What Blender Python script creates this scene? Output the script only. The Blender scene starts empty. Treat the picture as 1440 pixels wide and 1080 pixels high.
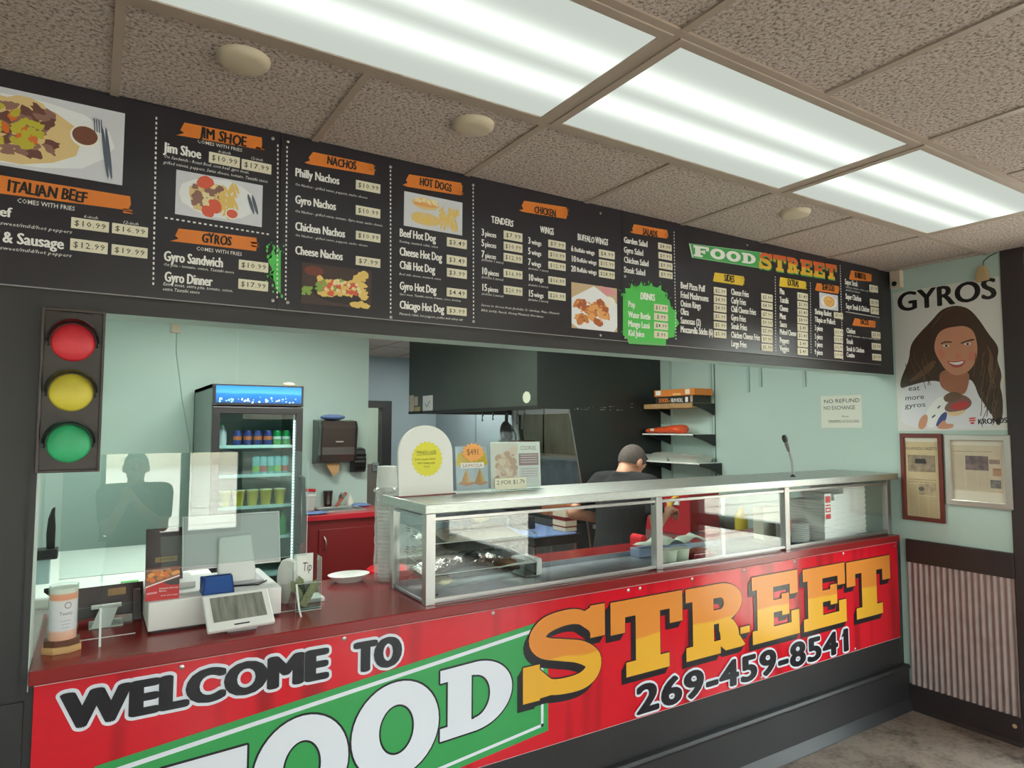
import bpy, bmesh, math, random
from math import sin, cos, pi, radians, atan2, sqrt
from mathutils import Vector, Matrix, Euler

# ------------------------------------------------------------------ camera, world, light, exposure
SC = bpy.context.scene
COL = SC.collection
SC.view_settings.view_transform = 'Standard'
SC.view_settings.look = 'None'
SC.view_settings.gamma = 1.0
SC.view_settings.use_curve_mapping = False
SC.view_settings.exposure = 0.08

CAM_LOC = Vector((-4.3923, -2.3182, 1.7437))
YAW, PITCH, ROLL = radians(32.205), radians(3.706), radians(0.052)
cam_data = bpy.data.cameras.new('camera')
cam = bpy.data.objects.new('camera', cam_data)
COL.objects.link(cam)
cam_data.sensor_width = 36.0
cam_data.lens = 938.51 / 1440.0 * 36.0
cam_data.clip_start = 0.02
_f = Vector((sin(YAW) * cos(PITCH), cos(YAW) * cos(PITCH), sin(PITCH)))
_r = Vector((cos(YAW), -sin(YAW), 0.0))
_u = _r.cross(_f)
_r2 = _r * cos(ROLL) + _u * sin(ROLL)
_u2 = _u * cos(ROLL) - _r * sin(ROLL)
cam.matrix_world = Matrix(((_r2.x, _u2.x, -_f.x, CAM_LOC.x), (_r2.y, _u2.y, -_f.y, CAM_LOC.y),
                           (_r2.z, _u2.z, -_f.z, CAM_LOC.z), (0, 0, 0, 1)))
SC.camera = cam

SKY_STRENGTH = 15.0         # daylight outside the shop windows
LIGHT_BASE, LIGHT_TUBE = 0.62, 0.75   # fluorescent diffusers: panel and tubes behind it
ROOM_FILL = 12.0             # unseen panels added to brighten the dining room
KITCHEN_LIGHT = 25.0
world = bpy.data.worlds.new('sky')
SC.world = world
world.use_nodes = True
wn = world.node_tree
wn.nodes.clear()
w_out = wn.nodes.new('ShaderNodeOutputWorld')
w_bg = wn.nodes.new('ShaderNodeBackground')
w_tc = wn.nodes.new('ShaderNodeTexCoord')
w_sep = wn.nodes.new('ShaderNodeSeparateXYZ')
w_ramp = wn.nodes.new('ShaderNodeValToRGB')
w_ramp.color_ramp.elements[0].position = 0.45
w_ramp.color_ramp.elements[0].color = (0.95, 0.93, 0.88, 1)
w_ramp.color_ramp.elements[1].position = 0.85
w_ramp.color_ramp.elements[1].color = (0.80, 0.90, 1.0, 1)
w_map = wn.nodes.new('ShaderNodeMapRange')
w_map.inputs[1].default_value = -1.0
w_map.inputs[2].default_value = 1.0
wn.links.new(w_tc.outputs['Generated'], w_sep.inputs[0])
wn.links.new(w_sep.outputs['Z'], w_map.inputs[0])
wn.links.new(w_map.outputs[0], w_ramp.inputs[0])
wn.links.new(w_ramp.outputs[0], w_bg.inputs['Color'])
wn.links.new(w_bg.outputs[0], w_out.inputs['Surface'])
w_bg.inputs['Strength'].default_value = SKY_STRENGTH

def portal(name, loc, rot, sx, sy):
    """guides daylight sampling through a window opening (adds no light of its own)"""
    d = bpy.data.lights.new(name, 'AREA')
    d.shape = 'RECTANGLE'
    d.size, d.size_y = sx, sy
    d.cycles.is_portal = True
    o = bpy.data.objects.new(name, d)
    o.location, o.rotation_euler = loc, rot
    COL.objects.link(o)

portal('daylight_side', (0.06, -3.55, 1.35), (0, radians(90), 0), 2.5, 5.8)
portal('daylight_front', (-4.55, -6.56, 1.5), (radians(90), 0, 0), 8.6, 2.2)

# ------------------------------------------------------------------ materials
def lin(c):
    c = c / 255.0
    return c / 12.92 if c <= 0.04045 else ((c + 0.055) / 1.055) ** 2.4

def rgb(r, g, b):
    return (lin(r), lin(g), lin(b), 1.0)

_M = {}
def mat(name, col, rough=0.5, metal=0.0, var=0.0, vscale=8.0, bump=0.0, bscale=40.0, spec=0.5, coat=0.0, stretch=None, emit=None, estr=0.0):
    if name in _M:
        return _M[name]
    m = bpy.data.materials.new(name)
    m.use_nodes = True
    nt = m.node_tree
    b = nt.nodes['Principled BSDF']
    c = rgb(*col)
    b.inputs['Base Color'].default_value = c
    b.inputs['Roughness'].default_value = rough
    b.inputs['Metallic'].default_value = metal
    b.inputs['Specular IOR Level'].default_value = spec
    b.inputs['Coat Weight'].default_value = coat
    if emit:
        b.inputs['Emission Color'].default_value = rgb(*emit)
        b.inputs['Emission Strength'].default_value = estr
    if var or bump:
        geo = nt.nodes.new('ShaderNodeNewGeometry')
        mp = nt.nodes.new('ShaderNodeMapping')
        nt.links.new(geo.outputs['Position'], mp.inputs[0])
        if stretch:
            mp.inputs['Scale'].default_value = stretch
        if var:
            n = nt.nodes.new('ShaderNodeTexNoise')
            n.inputs['Scale'].default_value = vscale
            n.inputs['Detail'].default_value = 4
            nt.links.new(mp.outputs[0], n.inputs['Vector'])
            r = nt.nodes.new('ShaderNodeValToRGB')
            r.color_ramp.elements[0].position, r.color_ramp.elements[1].position = 0.3, 0.7
            r.color_ramp.elements[0].color = tuple(max(0, x * (1 - var)) for x in c[:3]) + (1,)
            r.color_ramp.elements[1].color = tuple(min(1, x * (1 + var)) for x in c[:3]) + (1,)
            nt.links.new(n.outputs['Fac'], r.inputs[0])
            nt.links.new(r.outputs[0], b.inputs['Base Color'])
        if bump:
            n2 = nt.nodes.new('ShaderNodeTexNoise')
            n2.inputs['Scale'].default_value = bscale
            n2.inputs['Detail'].default_value = 3
            nt.links.new(mp.outputs[0], n2.inputs['Vector'])
            bp = nt.nodes.new('ShaderNodeBump')
            bp.inputs['Strength'].default_value = bump
            bp.inputs['Distance'].default_value = 0.01
            nt.links.new(n2.outputs['Fac'], bp.inputs['Height'])
            nt.links.new(bp.outputs[0], b.inputs['Normal'])
    _M[name] = m
    return m

def glass(name, tint=(250, 252, 251), rough=0.0, base=0.045, extra=0.0):
    """thin clear sheet: see-through with mirror reflection that grows at grazing angles"""
    if name in _M:
        return _M[name]
    m = bpy.data.materials.new(name)
    m.use_nodes = True
    nt = m.node_tree
    nt.nodes.clear()
    out = nt.nodes.new('ShaderNodeOutputMaterial')
    tr = nt.nodes.new('ShaderNodeBsdfTransparent')
    tr.inputs[0].default_value = rgb(*tint)
    gl = nt.nodes.new('ShaderNodeBsdfGlossy')
    gl.inputs['Roughness'].default_value = rough
    gl.inputs['Color'].default_value = (1, 1, 1, 1)
    lw = nt.nodes.new('ShaderNodeLayerWeight')
    lw.inputs[0].default_value = 0.5
    pw = nt.nodes.new('ShaderNodeMath'); pw.operation = 'POWER'; pw.inputs[1].default_value = 5.0
    mu = nt.nodes.new('ShaderNodeMath'); mu.operation = 'MULTIPLY_ADD'
    mu.inputs[1].default_value = 1 - base; mu.inputs[2].default_value = base
    mx = nt.nodes.new('ShaderNodeMixShader')
    nt.links.new(lw.outputs['Facing'], pw.inputs[0])
    nt.links.new(pw.outputs[0], mu.inputs[0])
    nt.links.new(mu.outputs[0], mx.inputs[0])
    nt.links.new(tr.outputs[0], mx.inputs[1])
    nt.links.new(gl.outputs[0], mx.inputs[2])
    last = mx
    if extra:
        df = nt.nodes.new('ShaderNodeBsdfDiffuse')
        df.inputs[0].default_value = rgb(235, 238, 236)
        m2 = nt.nodes.new('ShaderNodeMixShader')
        m2.inputs[0].default_value = extra
        nt.links.new(mx.outputs[0], m2.inputs[1])
        nt.links.new(df.outputs[0], m2.inputs[2])
        last = m2
    nt.links.new(last.outputs[0], out.inputs[0])
    _M[name] = m
    return m

# ------------------------------------------------------------------ mesh helpers
class MB:
    """collects shapes (world coordinates) and links them as ONE mesh object"""
    def __init__(self):
        self.v, self.f, self.m, self.mats = [], [], [], []
    def mi(self, m):
        if m not in self.mats:
            self.mats.append(m)
        return self.mats.index(m)
    def add(self, vs, fs, m):
        k = len(self.v); i = self.mi(m)
        self.v.extend([tuple(x) for x in vs])
        for f in fs:
            self.f.append(tuple(k + x for x in f)); self.m.append(i)
        return self
    def box(self, a, b, m, M=None):
        x0, x1 = sorted((a[0], b[0])); y0, y1 = sorted((a[1], b[1])); z0, z1 = sorted((a[2], b[2]))
        vs = [(x0, y0, z0), (x1, y0, z0), (x1, y1, z0), (x0, y1, z0), (x0, y0, z1), (x1, y0, z1), (x1, y1, z1), (x0, y1, z1)]
        if M is not None:
            vs = [M @ Vector(v) for v in vs]
        return self.add(vs, [(3, 2, 1, 0), (4, 5, 6, 7), (0, 1, 5, 4), (1, 2, 6, 5), (2, 3, 7, 6), (3, 0, 4, 7)], m)
    def prism(self, pts, d, m):
        """extrude a 3-D polygon by vector d"""
        n = len(pts); d = Vector(d)
        vs = [Vector(p) for p in pts] + [Vector(p) + d for p in pts]
        fs = [tuple(range(n)), tuple(range(2 * n - 1, n - 1, -1))]
        fs += [(i, i + n, (i + 1) % n + n, (i + 1) % n) for i in range(n)]
        return self.add(vs, fs, m)
    def poly(self, pts, m):
        return self.add(pts, [tuple(range(len(pts)))], m)
    def ring(self, c, ax, r, n, ry=None, ph=0.0):
        ax = Vector(ax).normalized()
        t = Vector((0, 0, 1)) if abs(ax.z) < 0.9 else Vector((1, 0, 0))
        a = t.cross(ax).normalized(); b = ax.cross(a)
        return [Vector(c) + a * (r * cos(2 * pi * i / n + ph)) + b * ((ry or r) * sin(2 * pi * i / n + ph)) for i in range(n)]
    def loft(self, rings, m, caps=True, close=False):
        n = len(rings[0]); vs = [v for r in rings for v in r]; fs = []
        for k in range(len(rings) - 1):
            for i in range(n):
                j = (i + 1) % n
                fs.append((k * n + i, k * n + j, (k + 1) * n + j, (k + 1) * n + i))
        if caps:
            fs.append(tuple(range(n - 1, -1, -1)))
            fs.append(tuple((len(rings) - 1) * n + i for i in range(n)))
        return self.add(vs, fs, m)
    def cyl(self, p0, p1, r, m, r1=None, n=16, caps=True, ph=0.0):
        p0, p1 = Vector(p0), Vector(p1)
        return self.loft([self.ring(p0, p1 - p0, r, n, ph=ph), self.ring(p1, p1 - p0, r if r1 is None else r1, n, ph=ph)], m, caps)
    def lathe(self, c, prof, m, n=20, caps=True, ax=(0, 0, 1)):
        c = Vector(c); ax = Vector(ax).normalized()
        return self.loft([self.ring(c + ax * h, ax, max(r, 1e-5), n) for r, h in prof], m, caps)
    def tube(self, pts, r, m, n=8):
        pts = [Vector(p) for p in pts]; rs = []
        for i, p in enumerate(pts):
            d = (pts[min(i + 1, len(pts) - 1)] - pts[max(i - 1, 0)])
            rr = r[i] if isinstance(r, (list, tuple)) else r
            rs.append(self.ring(p, d, rr, n))
        return self.loft(rs, m)
    def sphere(self, c, r, m, n=14, k=9, M=None):
        rx, ry, rz = r if isinstance(r, (list, tuple)) else (r, r, r)
        c = Vector(c); vs = []; fs = []
        for i in range(1, k):
            t = pi * i / k
            for j in range(n):
                p = 2 * pi * j / n
                q = Vector((rx * sin(t) * cos(p), ry * sin(t) * sin(p), rz * cos(t)))
                vs.append(c + (M @ q if M is not None else q))
        top = len(vs); q = Vector((0, 0, rz)); vs.append(c + (M @ q if M is not None else q))
        q = Vector((0, 0, -rz)); vs.append(c + (M @ q if M is not None else q))
        for i in range(k - 2):
            for j in range(n):
                a, b = i * n + j, i * n + (j + 1) % n
                fs.append((a, a + n, b + n, b))
        for j in range(n):
            fs.append((top, j, (j + 1) % n)); fs.append((top + 1, (k - 2) * n + (j + 1) % n, (k - 2) * n + j))
        return self.add(vs, fs, m)
    def frame(self, O, U, V, w, h, t, N, d, m, M=None):
        """picture-frame: outer size w x h at O along U,V; bar width t; depth d along N"""
        O, U, V, N = Vector(O), Vector(U), Vector(V), Vector(N)
        o = [O, O + U * w, O + U * w + V * h, O + V * h]
        i = [O + U * t + V * t, O + U * (w - t) + V * t, O + U * (w - t) + V * (h - t), O + U * t + V * (h - t)]
        vs = o + i + [p + N * d for p in o] + [p + N * d for p in i]
        fs = []
        for k in range(4):
            j = (k + 1) % 4
            fs += [(k, j, 4 + j, 4 + k), (8 + k, 12 + k, 12 + j, 8 + j), (k, 8 + k, 8 + j, j), (4 + k, 4 + j, 12 + j, 12 + k)]
        return self.add(vs, fs, m)
    def build(self, name, parent=None, smooth=None, bevel=0.0, kind=None, label=None, cat=None, group=None):
        off = Vector((0, 0, 0)); p = parent
        while p is not None:
            off += p.location; p = p.parent
        me = bpy.data.meshes.new(name)
        me.from_pydata([(x - off.x, y - off.y, z - off.z) for x, y, z in self.v], [], self.f)
        for m in self.mats:
            me.materials.append(m)
        me.polygons.foreach_set('material_index', self.m)
        if smooth is not None:
            me.polygons.foreach_set('use_smooth', [True] * len(self.f))
            me.set_sharp_from_angle(angle=radians(smooth))
        me.update()
        bm = bmesh.new(); bm.from_mesh(me); bmesh.ops.recalc_face_normals(bm, faces=bm.faces); bm.to_mesh(me); bm.free()
        o = bpy.data.objects.new(name, me)
        COL.objects.link(o)
        if parent is not None:
            o.parent = parent
        if bevel:
            bv = o.modifiers.new('bevel', 'BEVEL'); bv.width = bevel; bv.segments = 2; bv.limit_method = 'ANGLE'; bv.angle_limit = radians(40)
        tag(o, label, cat, group, kind)
        return o

def tag(o, label=None, cat=None, group=None, kind=None):
    if label: o['label'] = label
    if cat: o['category'] = cat
    if group: o['group'] = group
    if kind: o['kind'] = kind
    return o

def thing(name, label, cat, loc, group=None):
    o = bpy.data.objects.new(name, None)
    o.empty_display_size = 0.05
    o.location = loc
    COL.objects.link(o)
    return tag(o, label, cat, group)

def copy_tree(o, loc=None, label=None, parent=None, rz=None):
    c = o.copy()
    COL.objects.link(c)
    if parent is not None:
        c.parent = parent
    for ch in list(o.children):
        copy_tree(ch, parent=c)
    if loc is not None: c.location = loc
    if rz is not None: c.rotation_euler.z = rz
    if label: c['label'] = label
    return c

# ------------------------------------------------------------------ lettering (glyph outlines of the built-in font)
STYLES = {'b': (0.0, 2), 'h': (0.0, 2), 'i': (0.0, 1), 'c': (0.004, 1), 'p': (0.003, 1), 'x': (0.0, 4), 'r': (0.0, 3)}
CHARS = "ABCDEFGHIJKLMNOPQRSTUVWXYZabcdefghijklmnopqrstuvwxyz0123456789$.,&()-/!:"
_G = {}
CAPH = {}
def _glyphs():
    made = []
    for st, (off, res) in STYLES.items():
        for ch in CHARS:
            for body in (ch, 'H' + ch + 'H'):
                c = bpy.data.curves.new('glyph', 'FONT')
                c.body = body; c.offset = off; c.resolution_u = res
                o = bpy.data.objects.new('glyph', c); COL.objects.link(o)
                made.append((st, ch, body, o))
        c = bpy.data.curves.new('glyph', 'FONT'); c.body = 'HH'; c.offset = off
        o = bpy.data.objects.new('glyph', c); COL.objects.link(o); made.append((st, None, 'HH', o))
    bpy.context.view_layer.update()
    dg = bpy.context.evaluated_depsgraph_get()
    wide, hh = {}, {}
    for st, ch, body, o in made:
        e = o.evaluated_get(dg); me = e.to_mesh()
        xs = [v.co.x for v in me.vertices]
        if ch is None:
            hh[st] = max(xs) - min(xs); CAPH[st] = max(v.co.y for v in me.vertices)
        elif len(body) == 1:
            _G[st, ch] = ([(v.co.x, v.co.y) for v in me.vertices], [tuple(p.vertices) for p in me.polygons])
        else:
            wide[st, ch] = max(xs) - min(xs)
        e.to_mesh_clear()
    for k in list(_G):
        _G[k] = _G[k] + (wide[k] - hh[k[0]],)
    for st in STYLES:
        _G[st, ' '] = ([], [], 0.28)
    for _, _, _, o in made:
        d = o.data; bpy.data.objects.remove(o); bpy.data.curves.remove(d)
_glyphs()

def text(mb, m, s, O, U, V, width, cap, style='b', jit=0.0, shear=0.0, shifts=((0, 0),), N=(0, 0, 0), track=0.0, seed=1):
    """flat lettering: baseline start O, directions U (along) and V (up), total width and cap height in metres"""
    O, U, V, N = Vector(O), Vector(U).normalized(), Vector(V).normalized(), Vector(N)
    adv = sum(_G[style, c][2] + track for c in s) - track
    sx = width / adv; sy = cap / CAPH[style]
    rnd = random.Random(seed * 131 + len(s))
    out = U.cross(V); lift = 0.0
    for dx, dy in shifts:
        x = 0.0
        rnd.seed(seed * 131 + len(s))
        for c in s:
            vs, fs, a = _G[style, c]
            jr, jy, js = rnd.uniform(-jit, jit), rnd.uniform(-jit, jit) * 0.25, 1 + rnd.uniform(-jit, jit) * 0.5
            if vs:
                P = []
                for gx, gy in vs:
                    px, py = gx + shear * gy, gy
                    px, py = px - jr * py, py * js + jr * (px - a / 2) * 0.4 + jy
                    P.append(O + U * ((x + px) * sx + dx) + V * (py * sy + dy) + N + out * lift)
                mb.add(P, fs, m); lift += 4e-6      # overlapping prints never share a plane
            x += a + track
    return mb
# ------------------------------------------------------------------ shared materials
MINT = mat('mint_paint', (185, 206, 199), 0.45, var=0.03, vscale=1.5, bump=0.03, bscale=60)
BLUEGREY = mat('blue_grey_paint', (150, 163, 170), 0.5, var=0.04, vscale=1.5)
BLACKP = mat('black_paint', (42, 40, 42), 0.42, var=0.12, vscale=3.0)
BROWNBLK = mat('brown_black_trim', (52, 44, 46), 0.4, var=0.1, vscale=5)
TBAR = mat('beige_grid_metal', (178, 160, 146), 0.45)
CREAM = mat('cream_plastic', (212, 196, 172), 0.45)
STEEL = mat('brushed_steel', (184, 186, 182), 0.4, metal=1.0, var=0.12, vscale=30, stretch=(1, 1, 14))
STEEL2 = mat('dull_steel', (172, 176, 182), 0.42, metal=1.0, var=0.2, vscale=6)
ALU = mat('aluminium', (178, 175, 173), 0.34, metal=1.0)
WHITEP = mat('white_plastic', (228, 228, 226), 0.4)
WHITEC = mat('white_card', (238, 238, 234), 0.6)
GREYP = mat('grey_plastic', (150, 150, 150), 0.45)
BLKPL = mat('black_plastic', (26, 26, 28), 0.38)
BLKGL = mat('black_gloss', (18, 18, 20), 0.12)
RED = mat('red_laminate', (138, 32, 34), 0.2, var=0.05, vscale=4)
REDC = mat('dark_red_cabinet', (118, 26, 28), 0.42, var=0.05, vscale=3)
REDB = mat('bright_red', (214, 30, 44), 0.3)
INK = mat('ink_black', (22, 20, 22), 0.5)
WHITEI = mat('ink_white', (240, 238, 234), 0.5)
GLASS = glass('clear_glass', base=0.055)
ACRYL = glass('clear_acrylic', (246, 250, 249), base=0.003, extra=0.004)
WINGL = glass('window_glass', (240, 246, 244))
FOAM = mat('white_foam', (240, 240, 238), 0.55, bump=0.1, bscale=200)
WOODD = mat('dark_walnut', (96, 56, 34), 0.4, var=0.25, vscale=20, stretch=(1, 1, 8))
WOODL = mat('light_maple', (205, 165, 112), 0.45, var=0.12, vscale=20, stretch=(1, 1, 8))
WOODB = mat('raw_board', (178, 140, 96), 0.6, var=0.15, vscale=18)
BLUECL = mat('blue_cloth', (122, 148, 205), 0.8, var=0.1, vscale=40, bump=0.2, bscale=80)
SKIN = mat('skin', (196, 140, 112), 0.5, var=0.06, vscale=30)
SHIRTB = mat('black_cotton', (22, 22, 24), 0.85, var=0.15, vscale=30, bump=0.15, bscale=60)
NAVY = mat('navy_denim', (44, 46, 66), 0.85, var=0.15, vscale=60)
HAIRG = mat('dark_grey_hair', (84, 74, 70), 0.8, var=0.5, vscale=220, bump=.4, bscale=220)
FOIL = mat('crumpled_foil', (215, 213, 210), 0.22, metal=1.0, bump=0.9, bscale=60)
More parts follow.
